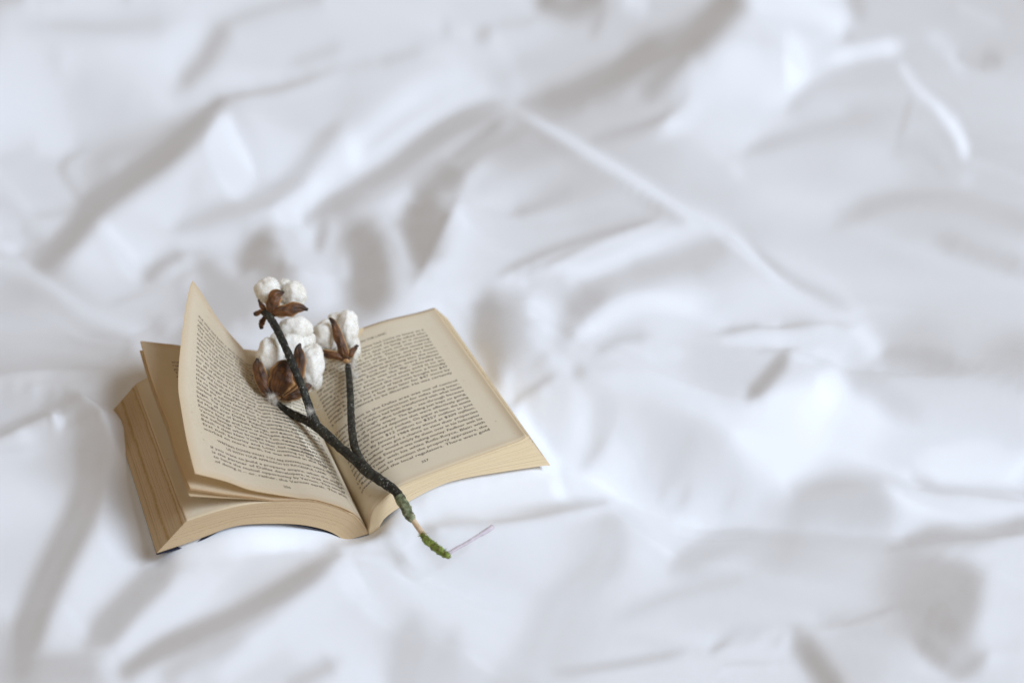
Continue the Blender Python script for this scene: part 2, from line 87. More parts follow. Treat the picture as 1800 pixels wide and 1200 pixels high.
0,0,0,0,0,0,0,0,0,0,0,0,0,0,1,0,2,2,2,3,3,3,3,3,4,5,4,4,3,2,0,1,0,2,2,2,1,0,0,0,-1,0,0,2,1,-2,-1,1,0,0,1,0,0,0,-1,-1,-1,1,0,0,0,-1,0,1,0,0,0,1,0,-1,0,-1,0,0,1,0,0,0,0,0,0,0,0,0,1,0,-1,0,0,0,0,-1,0,-1,-1,-1,0,-1,0,1,1,1,2,0,0,0,1,0,0,0,0,0,-1,0,-1,0,0,0,0,0,0,0,0,0,-1,-1,-3,-1,-4,-3,-3,-4,-5,-7,-6,-7,-7,-6,-7,-6,-5,-5,-3,-3,-2,-1,-1,1,3,7,8,8,9,7,6,6,7,6,5,6,6,4,4,0,1,0,-1,-1,-2,-2,-3,-2,-3,-1,-1,-1,-1,-2,0,-1,0,-1,1,0,1,2,3,3,3,5,3,0,1,1,2,0,0,0,-1,0,0,0,0,-1,-1,-2,-2,-5,-7,-10,-12,-10,-9,-8,-4,-3,0,1,3,3,4,3,2,2,1,1,2,1,0,1,1,0,1,1,1,1,1,1,1,1,2,1,0,2,1,2,1,0,2,1,2,1,1,2,1,1,1,1,0,0,-3,-3,-3,-4,-4,-3,-4,-3,-3,-1,-3,-1,-1,0,0,0,0,0,0,0,0,0,0,0,0,0,
0,0,0,0,0,0,0,0,0,0,0,0,0,0,1,2,2,1,4,2,4,3,5,4,4,3,4,4,1,-1,1,1,1,2,1,1,2,0,1,0,-1,0,0,0,0,0,1,-1,1,0,1,1,-1,-1,0,-1,0,-1,0,1,0,1,-1,0,0,1,0,1,0,-1,0,0,0,-1,0,0,-1,0,0,0,0,0,0,1,-1,0,0,0,0,0,0,0,0,0,0,-1,0,1,0,0,0,0,0,0,0,0,0,0,0,1,0,-1,1,-1,1,0,0,0,0,0,0,0,0,0,0,-1,0,-2,-2,-3,-4,-5,-6,-6,-7,-8,-7,-8,-7,-7,-6,-4,-4,-3,-2,-3,-1,-1,5,7,10,10,8,7,8,7,6,7,7,5,5,3,2,1,0,-1,0,-1,0,0,-2,-2,0,-1,-2,0,-1,0,-2,0,-1,0,-1,0,2,1,2,3,2,2,0,1,1,2,0,0,0,-1,0,0,0,0,-1,0,-1,-2,-2,-3,-8,-9,-11,-11,-11,-8,-6,-2,-1,2,5,4,3,4,1,2,2,1,1,1,2,0,1,2,0,1,1,1,2,1,1,2,1,2,2,1,2,1,1,2,1,2,1,1,2,1,2,2,1,1,0,-2,-3,-3,-4,-4,-4,-4,-4,-4,-3,-4,-2,-1,-1,-1,0,0,0,0,0,0,0,0,0,0,0,0,
0,0,0,0,0,0,0,0,0,0,0,0,0,0,1,2,2,4,2,4,3,5,4,4,4,4,2,2,1,0,1,0,1,1,2,2,0,2,0,0,0,-1,0,1,0,0,-1,1,-1,2,0,0,1,-1,-1,0,-1,0,0,0,0,0,0,0,0,0,1,0,0,1,-1,-1,0,0,0,0,0,0,-1,0,0,0,1,0,0,-1,1,0,0,0,0,0,0,-1,0,1,-1,0,0,0,0,0,0,1,0,0,0,0,1,-1,0,1,-1,0,0,0,0,-1,0,1,0,0,0,-1,1,0,0,-2,-2,-3,-4,-5,-5,-6,-7,-7,-8,-8,-7,-6,-6,-5,-4,-3,-3,-4,-3,0,2,9,11,11,9,8,7,7,6,7,6,7,4,4,0,1,0,-1,0,0,-1,0,0,0,-1,0,0,-1,-1,0,-1,-1,0,0,0,0,0,1,1,1,2,0,1,1,1,2,0,0,0,0,0,-1,0,-1,0,-1,-1,-1,-3,-3,-6,-10,-10,-12,-11,-9,-6,-4,0,4,4,6,5,1,3,1,1,2,1,1,1,1,1,0,2,1,1,2,1,2,2,1,2,1,2,1,2,2,2,2,1,2,1,2,1,2,1,1,1,0,0,-2,-2,-4,-4,-4,-4,-5,-4,-4,-4,-3,-2,-3,-2,0,0,0,0,0,0,0,0,0,0,0,0,0,
0,0,0,0,0,0,0,0,0,0,0,0,0,1,1,2,2,3,4,3,5,3,4,4,4,3,3,1,1,1,0,0,1,1,2,1,3,1,0,-1,0,-1,0,0,1,0,0,0,0,0,1,1,0,0,-1,-1,-1,0,0,0,1,0,0,-1,0,1,1,0,1,-2,0,0,-1,1,0,-1,0,0,0,0,0,0,1,-1,0,0,0,-1,1,0,0,0,0,0,0,-1,1,-1,0,0,0,1,0,-1,1,0,0,1,-1,1,-1,0,0,1,-1,0,0,1,0,-1,0,1,-1,1,0,0,-2,-2,-3,-4,-3,-4,-4,-5,-7,-6,-7,-6,-7,-7,-5,-4,-4,-3,-5,-3,-5,-3,2,9,14,10,9,7,5,6,6,7,7,7,5,3,1,1,0,1,-1,-1,-1,0,0,1,0,-1,0,0,1,-1,0,0,-1,-1,0,0,0,0,2,0,1,0,1,1,1,0,1,0,-1,0,-1,1,-1,0,0,0,-1,-3,-2,-4,-5,-9,-11,-12,-10,-8,-6,-4,-1,3,8,7,3,2,1,1,0,1,2,1,2,1,0,1,0,2,2,1,1,2,2,2,1,2,1,3,1,2,2,2,2,1,2,1,2,1,1,1,0,0,-1,-1,-2,-3,-4,-4,-5,-5,-4,-5,-3,-3,-4,-2,-1,-1,0,0,0,0,0,0,0,0,0,0,0,0,
0,0,0,0,0,0,0,0,0,0,0,0,0,1,1,2,3,3,4,4,4,5,4,3,4,3,2,1,0,1,0,1,0,1,1,3,1,1,2,-1,0,-1,-1,1,1,-1,0,0,0,1,0,1,0,0,-1,-1,-1,0,0,1,0,0,-1,0,0,1,0,2,-1,0,0,-1,1,-1,0,0,-1,0,0,0,0,1,-1,1,0,0,-1,1,-1,0,0,0,0,0,0,1,-1,0,0,0,0,0,-1,2,-1,0,1,-1,1,0,0,0,0,0,0,0,0,-1,0,0,0,-1,1,0,-2,-3,-3,-3,-3,-2,-4,-2,-3,-4,-3,-5,-5,-5,-5,-4,-6,-5,-3,-6,-3,-5,-5,-5,0,10,14,9,7,5,5,4,6,7,8,7,6,4,3,1,0,-1,-1,0,0,-1,1,-1,0,1,0,0,0,0,0,0,0,-1,0,-1,0,1,0,1,0,0,1,1,1,1,1,-1,0,0,0,-1,0,0,-1,-1,-1,-1,-3,-4,-6,-7,-11,-11,-10,-8,-6,-4,-1,4,9,7,3,1,-1,0,2,1,0,3,0,1,1,1,1,1,1,2,2,1,1,2,2,2,2,1,3,2,2,1,2,1,2,2,1,1,1,0,1,-1,-1,-1,-2,-2,-4,-5,-4,-4,-6,-3,-5,-3,-3,-2,-2,-1,0,0,0,0,0,0,0,0,0,0,0,0,
0,0,0,0,0,0,0,0,0,0,0,0,0,1,2,2,3,3,4,4,4,4,4,4,3,3,2,1,1,0,0,0,1,1,2,1,2,2,0,1,-1,-1,0,0,0,1,0,-1,0,0,2,0,0,0,0,-1,-1,-1,1,0,1,-1,0,0,0,0,1,0,1,0,-1,0,-1,1,-1,0,0,0,0,-1,1,0,0,0,0,-1,1,-1,0,1,0,1,-1,0,-1,-2,0,0,0,0,2,0,1,-1,0,1,-1,1,0,0,1,0,0,-2,0,-1,-3,-1,-2,-1,-1,0,0,-1,-3,-3,-4,-4,-3,-2,-1,-1,-2,0,-2,-1,0,-2,-1,-2,-5,-6,-8,-5,-6,-4,-3,-1,0,0,5,11,6,4,3,4,6,6,9,8,9,6,3,1,0,0,0,-2,0,0,-1,0,0,1,0,1,-1,0,1,-1,0,0,-1,0,-1,0,0,1,1,1,0,1,1,2,-1,1,0,-2,0,0,0,0,-1,0,-1,-3,-3,-4,-4,-7,-9,-11,-9,-6,-4,-4,-4,4,11,6,0,-1,0,0,0,1,2,1,2,0,1,0,2,1,1,1,1,3,1,2,1,1,2,2,2,2,2,1,2,2,1,2,1,2,1,1,0,0,-1,-2,-2,-3,-4,-4,-5,-4,-4,-5,-3,-5,-2,-3,-1,-1,0,0,0,0,0,0,0,0,0,0,0,0,
0,0,0,0,0,0,0,0,0,0,0,0,0,1,1,3,3,4,3,5,3,4,4,5,2,3,1,2,1,0,1,0,0,1,1,2,2,2,1,0,-1,0,-2,0,1,1,0,0,0,0,0,2,0,0,-1,-1,0,-2,0,2,0,0,0,-1,0,0,1,1,0,0,-1,-1,1,0,0,-1,1,-1,-1,1,-1,0,1,0,0,1,-1,1,0,-1,0,-2,-2,-4,-2,-2,-1,1,1,2,2,4,2,1,0,0,0,1,0,0,-2,-2,-3,-2,-4,-3,-2,-4,-3,-2,-2,-1,-1,0,-2,-5,-4,-3,-3,-2,1,0,3,0,4,2,5,6,3,-2,-2,-5,-6,-8,-9,-8,-7,-2,3,1,1,3,2,5,3,1,3,8,9,11,9,9,6,1,1,-1,-1,0,-2,-2,-2,-1,1,1,2,0,1,1,-1,0,0,-1,-1,-1,0,0,1,1,1,2,0,1,2,0,2,-1,-1,0,0,-1,0,0,0,-1,-2,-2,-3,-5,-5,-5,-7,-7,-6,-4,-4,-3,0,0,-1,2,3,2,-1,1,1,1,-1,1,1,0,1,2,1,1,1,1,1,1,2,1,1,1,2,2,2,2,2,2,1,1,2,1,2,1,2,2,1,0,-1,-1,-4,-3,-4,-4,-4,-5,-4,-4,-4,-3,-4,-1,-2,0,-1,0,0,0,0,0,0,0,0,0,0,0,
0,0,0,0,0,0,0,0,0,0,0,0,0,0,3,2,3,4,4,3,5,4,4,3,4,2,2,1,1,1,0,0,0,0,1,2,3,2,2,0,-1,-2,0,0,0,1,1,-1,-1,1,1,1,1,-1,-1,0,-2,0,0,0,1,0,0,-1,0,0,1,2,1,-2,-1,0,-1,1,-1,1,-1,1,0,0,0,1,0,0,-1,-2,-2,-3,-2,-1,-1,-3,-6,-4,-4,0,0,0,2,2,5,6,4,1,-1,-1,0,0,1,-2,-4,-5,-5,-5,-4,-5,-4,-3,-3,-3,-3,-3,-1,0,-3,-5,-4,-2,0,0,1,3,3,5,6,9,6,7,6,5,3,1,-1,-4,-7,-11,-11,-11,-12,-3,6,2,1,3,1,1,2,5,9,10,13,13,9,5,-1,0,-1,-2,-5,-5,-2,-1,1,1,2,2,1,1,1,0,-1,0,-1,0,-1,0,2,2,2,1,2,1,1,2,-1,0,-1,0,-1,1,0,-1,-1,0,-2,-2,-4,-5,-6,-5,-3,1,-1,-7,-8,-5,-2,0,0,0,1,0,1,0,0,0,0,0,0,3,2,2,1,0,2,-1,1,0,1,2,0,1,1,2,2,2,2,1,1,2,2,2,1,1,2,3,3,1,-1,-3,-2,-5,-3,-5,-5,-4,-4,-4,-3,-3,-2,-3,-2,0,0,0,0,0,0,0,0,0,0,0,0,0,
0,0,0,0,0,0,0,0,0,0,0,0,1,0,2,2,4,3,3,5,4,4,4,3,3,2,3,1,1,1,0,0,1,-1,1,2,2,3,2,0,-1,0,-2,-1,1,2,0,-1,0,-1,1,1,2,-1,0,-1,-1,-1,-1,2,1,0,-1,0,-1,-1,2,1,0,0,0,0,0,0,1,-1,-1,-2,-1,-2,-1,1,2,-2,-7,-6,-7,-5,-5,-2,0,-5,-7,-3,-1,0,2,2,3,3,4,9,4,-2,-3,-4,-2,0,1,-4,-8,-6,-5,-4,-4,-4,-3,-4,-3,-5,-4,-4,-3,-1,-4,-4,0,-1,2,2,2,4,6,8,8,8,9,9,8,9,9,6,5,4,2,0,-5,-10,-21,-31,-34,-6,20,11,4,4,2,1,4,10,13,16,15,10,3,-1,-2,-5,-8,-7,-3,0,1,3,2,2,3,1,1,1,0,1,-1,-2,0,0,2,4,4,3,1,1,1,1,1,-1,0,0,-1,-1,1,0,-1,-1,-2,-3,-5,-5,-5,-4,-1,2,3,0,-10,-13,-10,-5,0,3,2,0,2,1,0,1,2,0,1,1,1,1,0,1,0,1,0,0,-1,1,2,2,1,2,1,2,1,1,1,2,2,1,2,1,3,4,5,4,-1,-3,-5,-5,-5,-4,-4,-4,-4,-3,-4,-2,-2,-2,-1,-1,1,-1,0,0,0,0,0,0,0,0,0,0,
0,0,0,0,0,0,0,0,0,0,0,1,-1,1,1,4,2,3,5,4,4,4,3,4,3,3,2,1,2,0,1,0,-1,1,0,1,3,4,1,0,0,-2,-1,-1,2,0,1,-1,0,0,2,2,0,-1,-2,-1,0,0,-1,0,1,-1,1,0,0,1,0,2,1,0,-2,-4,1,1,-4,-4,-6,-7,-6,-7,-3,-2,2,-5,-11,-7,-6,-7,-5,-4,0,-5,-4,2,2,3,5,4,4,3,6,9,0,-7,-7,-6,-6,-5,0,-8,-8,-3,-3,-3,-3,-2,-3,-2,-3,-3,-5,-5,-8,-9,0,8,4,5,4,4,5,5,5,7,7,8,8,7,9,11,10,10,9,8,10,7,6,-1,-8,-24,-37,-46,-36,2,28,23,10,0,-1,0,10,15,17,16,5,1,0,-4,-7,-8,-2,0,2,3,5,2,2,2,2,2,3,0,0,-1,-1,0,4,6,4,4,3,1,2,1,0,-1,-1,0,0,0,0,-1,0,-2,-1,-3,-4,-5,-6,-6,0,5,5,2,-4,-17,-21,-19,-9,6,10,5,2,2,2,2,1,2,1,1,2,0,1,1,1,0,0,0,0,0,1,0,0,1,1,1,1,3,2,1,2,2,1,1,1,7,7,7,-1,-6,-5,-5,-4,-4,-4,-3,-3,-3,-2,-3,-2,-1,-1,-1,0,0,0,0,0,0,0,0,0,0,0,0,
0,0,0,0,0,0,0,0,0,0,0,0,0,2,1,2,3,4,3,3,4,4,5,3,3,3,2,3,0,2,0,0,0,-1,1,1,2,3,3,1,-1,0,-3,-1,0,4,0,-1,-2,-1,0,2,2,1,2,-1,-3,-6,0,8,2,-1,-3,-2,-2,-2,1,6,0,-12,-9,-15,-1,3,-12,-8,-9,-8,-9,-8,-9,-7,0,-11,-11,-2,-2,-2,-4,-7,-9,5,15,9,9,6,5,5,6,7,4,-4,-12,-14,-7,-6,-9,-12,-15,-2,7,2,2,0,1,-1,-1,-1,-2,-1,-2,-2,-2,-3,1,3,5,4,3,4,3,5,5,5,6,6,6,6,7,6,9,10,11,11,11,14,15,9,4,-4,-15,-24,-34,-42,-32,-5,14,16,7,-5,-7,2,24,18,5,8,10,7,-5,-5,1,1,0,5,4,3,3,3,3,4,3,3,2,-1,-1,0,4,6,6,7,4,2,2,1,0,-1,0,0,-1,0,0,0,-2,0,-1,-6,-6,-8,-6,0,6,6,1,-4,-4,-10,-21,-23,-16,-5,7,9,4,2,3,2,3,2,2,4,1,3,2,2,0,2,1,0,1,-2,0,-2,0,0,0,1,1,2,1,1,1,0,4,-1,4,6,8,10,-4,-4,-6,-3,-5,-2,-2,-3,-2,-2,-3,-1,-2,-1,-1,0,0,1,-1,0,0,0,0,0,0,0,0,0,
0,0,0,0,0,0,0,0,0,0,1,-1,1,0,2,1,3,3,3,4,4,4,4,4,4,2,3,1,3,0,1,0,0,-1,0,1,3,4,4,-2,-1,0,0,-3,1,0,2,1,1,0,1,6,0,-8,-5,-9,-9,-16,-2,27,6,-13,-8,-10,-9,-7,-4,6,-17,-25,-6,-20,9,2,-20,-4,-7,-5,-6,-7,-11,-20,-26,1,17,10,9,8,8,8,9,13,11,10,7,4,0,-3,-6,-7,-8,-8,-9,-7,-5,-4,-3,-4,-4,0,1,2,1,2,1,2,1,-1,0,-1,0,-1,-2,-1,0,0,1,2,3,3,1,3,4,5,4,4,4,3,2,3,8,14,11,14,15,17,18,16,5,0,-3,-5,-10,-18,-26,-31,-29,-22,-15,-6,-9,-11,-8,9,28,23,22,23,9,0,-1,-2,-2,3,4,4,5,6,5,5,5,4,4,4,1,1,1,2,12,10,6,7,1,2,1,-2,-1,0,-2,0,0,1,0,-3,-8,-14,-16,-11,3,11,10,1,-6,-7,-6,-2,-6,-9,-15,-17,-12,0,5,5,3,3,3,4,4,2,4,2,3,3,3,3,3,3,2,2,-1,-5,-7,-3,0,0,3,0,2,2,2,1,2,1,3,3,3,3,2,-1,-1,-2,-1,-2,-1,-2,-1,-1,-1,-1,-1,-1,0,-1,0,0,0,0,0,0,0,0,0,0,0,0,
0,0,0,0,0,0,0,0,0,1,-1,0,0,0,2,2,2,2,4,3,3,4,4,4,4,4,3,3,1,2,0,1,-1,1,-2,0,1,3,6,6,-2,-3,-7,-7,6,10,1,-7,-7,-9,-7,3,-20,-26,-13,-11,-4,-17,0,33,-8,-24,-5,-9,-8,-13,-23,-35,-5,19,5,18,-21,-25,13,-1,1,0,-1,-2,0,2,2,6,11,10,17,19,21,19,13,5,1,-2,-3,-7,-9,-10,-14,-17,-23,-25,-5,9,6,3,3,3,1,1,2,1,2,3,2,1,2,2,1,0,0,-2,-1,-2,-4,-4,-6,-3,13,15,0,-6,-2,-3,1,3,10,13,11,5,8,9,9,8,8,8,10,9,5,0,-1,0,-3,-5,-10,-14,-18,-22,-23,-24,-24,-28,-31,-14,10,19,21,23,27,25,9,-5,-12,1,11,9,9,8,8,7,7,8,8,7,7,5,2,3,2,5,18,12,4,1,0,-2,-1,1,2,1,2,-6,-15,-12,-25,-23,-5,8,9,8,0,-4,-5,-4,-4,-4,6,11,-3,-14,-14,-9,-3,1,1,2,3,1,1,2,2,3,3,3,4,3,4,4,4,5,4,-2,-7,-8,-8,-3,0,3,4,1,2,1,2,2,1,-1,2,1,2,3,2,2,1,1,-1,1,-1,-1,0,-1,0,-1,0,1,-1,0,0,0,0,0,0,0,0,0,0,0,
0,0,0,0,0,0,0,0,0,0,0,0,0,1,1,1,2,2,1,3,4,3,4,5,5,4,4,3,2,2,1,-1,0,-1,0,0,3,8,6,-15,-17,-7,-17,-3,10,11,-17,-29,-17,-20,-28,-40,-10,13,4,8,7,24,-11,-77,-18,22,4,6,2,3,1,-5,2,5,1,6,-7,-5,1,-2,3,4,4,8,16,21,20,20,18,12,5,1,-4,-6,-9,-10,-9,-11,-11,-8,-8,-7,-6,-6,-6,-7,0,3,3,2,3,2,2,3,2,2,3,1,3,3,3,2,3,3,2,2,2,0,0,-3,-6,-4,8,14,0,-12,-13,-19,-11,22,30,40,30,-4,-13,-11,-8,-6,-6,-5,-7,-4,4,8,8,5,3,0,-3,-8,-11,-14,-19,-22,-19,-7,2,-9,-23,-18,-10,3,33,39,28,21,17,2,-5,0,-1,2,4,4,7,8,10,12,11,13,6,4,4,5,4,10,14,6,1,-2,-1,3,-11,-7,-6,-25,-33,-24,-8,7,8,8,5,1,1,0,2,0,-5,-8,19,24,3,-7,-11,-9,-7,-5,-3,-2,-2,-2,0,-1,-1,-1,1,0,1,2,2,2,3,2,6,12,10,-2,-7,-11,-9,-4,0,3,1,3,2,6,-2,-9,-4,-1,7,7,6,3,3,2,2,0,1,0,0,0,0,0,0,0,0,0,0,0,0,0,0,0,0,0,0,0,
0,0,0,0,0,0,0,0,1,-1,0,1,0,0,0,1,0,1,2,2,1,5,3,5,5,6,5,5,3,1,-1,-1,-3,-4,-4,-1,2,-2,-37,-30,7,0,9,-6,-44,-50,-18,5,-7,-5,-7,-8,-1,3,1,4,1,4,-2,-12,1,7,4,9,10,9,6,4,2,1,-1,-1,-6,-6,-5,-5,2,13,26,30,22,17,7,-3,-9,-11,-14,-15,-13,-12,-8,-3,-2,0,-1,0,-1,0,0,1,0,-1,0,0,-1,1,-1,1,1,1,1,1,2,2,2,3,2,4,3,3,4,5,5,5,7,9,13,6,-19,-26,-1,10,5,5,-5,-13,-5,-16,-12,7,-1,0,0,1,1,0,0,2,6,7,6,6,4,4,1,-1,-4,-6,-6,-10,-2,6,-15,-21,-10,-4,-5,-4,0,6,13,23,23,8,0,1,1,1,2,4,4,7,9,13,16,13,14,8,3,4,6,7,12,2,1,-20,0,-10,-33,-24,-31,-9,8,0,5,8,6,5,4,5,6,7,5,4,0,8,18,13,6,-6,-8,-8,-9,-8,-6,-6,-4,-1,-2,-2,-3,-2,-5,-3,-5,0,-1,0,1,0,0,7,11,15,10,0,-7,-12,-10,-4,0,2,-2,2,1,-2,-7,-6,7,7,7,6,4,2,2,2,1,1,1,0,0,1,0,0,0,0,0,0,0,0,0,0,0,0,0,0,
0,0,0,0,0,0,0,0,0,0,0,0,0,0,0,0,0,-1,0,0,3,1,5,4,5,7,6,5,3,0,-1,-4,-6,-8,-9,-13,-19,-26,-23,-1,-3,-6,-6,-14,-18,-19,-10,-2,0,1,5,5,6,6,6,6,5,5,5,4,4,5,4,4,4,4,4,1,-1,-6,-10,-13,-14,-12,-9,3,17,27,33,26,13,-2,-13,-17,-18,-13,-8,-5,-4,-3,-2,-2,0,-1,0,0,0,0,0,1,1,1,1,2,0,1,1,0,-1,0,0,0,-1,1,-1,0,0,1,1,3,4,7,8,7,5,6,2,2,-5,-9,-1,2,5,10,8,-17,-37,-35,-25,-5,7,1,6,9,10,9,9,7,6,5,6,5,5,3,4,3,2,3,2,3,-7,-26,-21,-7,0,0,-1,-2,-1,0,4,8,10,8,8,7,6,6,7,4,5,6,9,10,10,10,8,6,3,1,-1,-1,0,3,-3,4,-29,-36,3,-10,-8,-1,3,3,5,5,5,6,7,7,8,9,8,7,9,20,9,1,3,-3,-3,-6,-6,-9,-9,-13,-10,-1,0,-1,0,-2,-1,-5,-9,-11,-8,-5,-2,1,1,-1,1,5,11,16,11,3,-8,-12,-5,0,0,1,-1,-2,-3,-1,1,4,4,4,4,3,3,2,1,2,1,1,1,0,0,0,1,0,0,0,0,0,0,0,0,0,0,0,
0,0,0,0,0,0,0,1,-1,0,1,-1,0,0,-1,-2,-2,-1,-2,0,-1,2,2,5,5,6,7,5,4,-1,-4,-6,-8,-10,-14,-19,-24,-28,-8,5,-4,-6,-8,-5,0,2,9,9,9,9,8,6,7,5,4,4,3,3,2,1,0,-1,-1,-2,-4,-2,-2,-4,-9,-14,-17,-15,-12,-5,9,22,24,15,4,5,7,0,-7,-11,-7,-6,-5,-4,-4,-3,-3,-2,-3,-1,-1,-2,-1,-1,-1,-2,0,3,5,11,12,6,3,-3,-4,-3,-4,-3,-2,-4,-1,-2,-1,0,3,6,9,10,10,5,-3,-10,-10,-7,-6,-5,-5,-2,-1,3,4,4,3,1,1,0,-6,-12,-16,-9,3,10,7,6,5,5,4,2,3,3,2,1,1,1,0,0,-5,-8,-5,-4,-3,-4,-6,-3,2,5,6,8,11,12,11,9,8,6,7,6,3,4,5,4,5,3,0,1,0,-2,-1,-2,-4,-2,-5,-2,-16,-12,-6,-5,-3,0,1,2,3,5,6,8,8,10,9,7,7,7,13,17,3,-1,-1,1,0,0,-1,-3,-8,-17,-28,-23,-10,1,6,4,5,5,2,-11,-17,-13,-8,-2,1,1,1,0,1,3,9,15,13,5,-3,-4,0,-2,-1,1,-1,-2,-2,0,2,3,3,3,2,3,2,2,1,2,1,1,0,0,0,0,0,0,0,0,0,0,0,0,0,0,
0,0,0,0,0,0,0,0,0,0,0,0,1,-1,-2,-3,-4,-4,-3,-3,-2,0,1,2,6,5,6,7,2,-2,-6,-6,-7,-11,-15,-16,-19,-14,3,4,-2,0,8,15,14,12,8,7,6,3,4,4,3,2,3,0,-1,-2,-3,-4,-5,-6,-6,-8,-8,-9,-9,-13,-14,-11,-8,-4,3,13,22,20,13,6,-2,-11,-11,-3,2,0,-3,-2,-4,-3,-3,-2,-3,-3,-2,-3,-3,-2,0,0,3,6,10,11,11,7,8,1,-7,-5,-3,-3,-1,-2,-3,-3,1,9,11,11,9,5,1,-4,-6,-8,-11,-6,-4,-5,-5,-5,-8,-9,-7,-5,0,4,4,5,8,9,10,9,8,-3,-11,-7,-2,-2,0,-1,0,1,0,-1,0,0,1,-1,-1,2,0,1,0,-1,-2,-3,0,3,5,8,8,7,8,11,9,8,6,5,4,5,3,3,2,2,0,-2,-2,-4,-4,-3,-5,-1,-1,-3,-4,-7,-11,-8,-4,-3,0,1,3,2,4,4,6,6,7,7,8,5,5,7,12,9,3,-6,-5,3,1,-2,-5,-9,-15,-18,-21,-25,-27,-12,6,10,7,11,14,8,2,-7,-13,-12,-5,1,1,1,1,0,0,2,8,13,7,3,0,1,1,0,2,0,-4,-1,1,3,3,3,3,1,3,2,2,1,1,1,1,0,0,0,0,0,0,0,0,0,0,0,0,0,
0,0,0,0,0,0,0,0,0,0,0,0,0,-1,-4,-4,-5,-6,-6,-6,-3,-4,-1,2,2,6,5,5,3,-5,-8,-5,-5,-7,-9,-9,-5,1,8,8,7,10,13,10,9,5,4,2,1,3,1,2,1,0,-2,-2,-3,-5,-7,-6,-8,-9,-11,-10,-11,-15,-17,-13,-7,-2,4,8,19,24,20,14,6,-1,-6,-11,-15,-14,-3,4,5,1,1,-1,0,-2,-1,-3,-3,-5,-1,6,10,12,11,10,5,2,-3,-8,-11,-7,-2,3,4,4,4,7,7,5,9,10,5,2,-1,-4,-7,-10,-12,-6,2,2,1,-2,-1,-4,-8,-10,-11,-10,-8,-5,-4,0,2,7,10,13,12,9,6,-2,-4,-2,-4,-2,-2,-2,-1,0,-1,0,-1,0,2,1,3,3,4,2,3,5,8,9,7,5,5,4,3,3,6,4,4,3,1,4,5,3,1,1,0,-1,-3,-5,-4,-5,-6,-6,-3,1,1,-3,-6,-5,-2,-1,0,-2,-2,-1,0,1,3,4,5,5,3,6,6,9,12,6,0,-9,-10,-7,-13,-17,-25,-23,-14,-4,-2,4,18,6,-6,-7,-4,-3,2,14,16,9,-2,-11,-13,-7,0,-1,1,0,0,0,0,1,3,2,2,2,3,2,2,2,2,2,3,2,3,3,3,3,2,1,2,1,1,1,1,1,0,-1,1,0,0,0,0,0,0,0,0,0,
0,0,0,0,0,0,0,0,0,0,0,0,-1,-1,-4,-6,-8,-8,-9,-8,-8,-5,-4,-2,0,2,5,5,2,-8,-10,-4,0,-3,-1,3,6,10,11,11,11,7,2,2,0,2,1,1,0,1,1,0,-2,-2,-3,-4,-6,-7,-8,-9,-8,-10,-10,-11,-13,-12,-10,-5,-2,7,11,20,27,25,17,8,1,-5,-9,-11,-13,-9,-4,1,2,2,3,4,1,2,0,0,-1,3,7,9,8,3,0,-5,-8,-10,-11,-9,-6,3,10,10,11,11,11,9,8,4,-1,-4,-2,-6,-6,-7,-5,-4,-2,0,1,1,0,-1,-3,-2,-3,-4,-5,-7,-7,-10,-8,-5,-1,3,5,7,5,1,-1,1,3,3,3,1,2,3,2,2,2,1,2,3,3,5,5,6,5,8,8,10,11,10,6,4,1,0,-2,-1,0,1,1,1,1,1,3,3,2,0,-1,0,-2,0,-3,-4,-4,-7,-6,-3,0,2,4,4,-1,-2,-4,-3,-5,-8,-7,-3,-1,0,2,1,4,6,10,10,10,6,-5,-18,-21,-27,-21,-12,-1,1,8,13,21,21,2,-5,-8,-11,-9,-10,-8,-3,5,9,8,0,-8,-3,-3,-3,-2,0,1,0,0,-2,-1,-1,-1,0,0,0,0,2,7,6,4,3,2,3,1,3,2,2,1,3,1,1,1,0,0,0,0,0,0,0,0,0,0,0,0,0,
0,0,0,0,0,0,1,-1,0,0,0,0,0,-3,-5,-9,-10,-11,-11,-11,-10,-9,-8,-6,-3,-3,0,1,0,-9,-7,1,1,9,9,8,8,5,4,3,2,1,1,-1,-2,-1,0,0,-1,-1,-2,-2,-2,-2,-3,-5,-5,-5,-4,-4,-4,-3,-4,-4,-3,-5,-4,-2,2,12,24,29,26,19,9,1,-6,-8,-11,-11,-9,-4,-2,0,0,2,2,1,2,2,3,5,3,6,0,-7,-9,-8,-8,-9,-8,-2,9,15,15,8,6,6,5,3,0,-1,-2,2,-4,-6,-7,-3,-3,0,1,1,0,-2,-2,-4,-3,-2,-3,-1,2,4,4,3,-1,-4,-7,-11,-11,-9,-4,3,2,0,-4,-5,0,5,6,7,7,8,7,7,6,7,6,8,6,7,7,8,9,9,10,9,7,3,3,0,0,-1,-1,-1,-2,-1,1,-1,0,2,2,1,0,0,0,-1,0,-1,0,-1,-4,-6,-8,-7,-3,4,11,4,1,0,0,-2,-4,-9,-15,-11,-7,-2,-2,1,3,8,8,8,7,-1,-21,-25,-17,-6,-3,4,16,24,22,17,14,8,-6,-12,-7,-6,-8,-8,-11,-10,-8,-4,0,-2,-14,11,18,-3,-5,-4,3,8,3,-2,-3,-5,-4,-4,-4,-2,-4,-1,6,5,3,2,2,1,3,1,2,2,2,1,2,1,0,1,0,0,0,0,0,0,0,0,0,0,0,0,
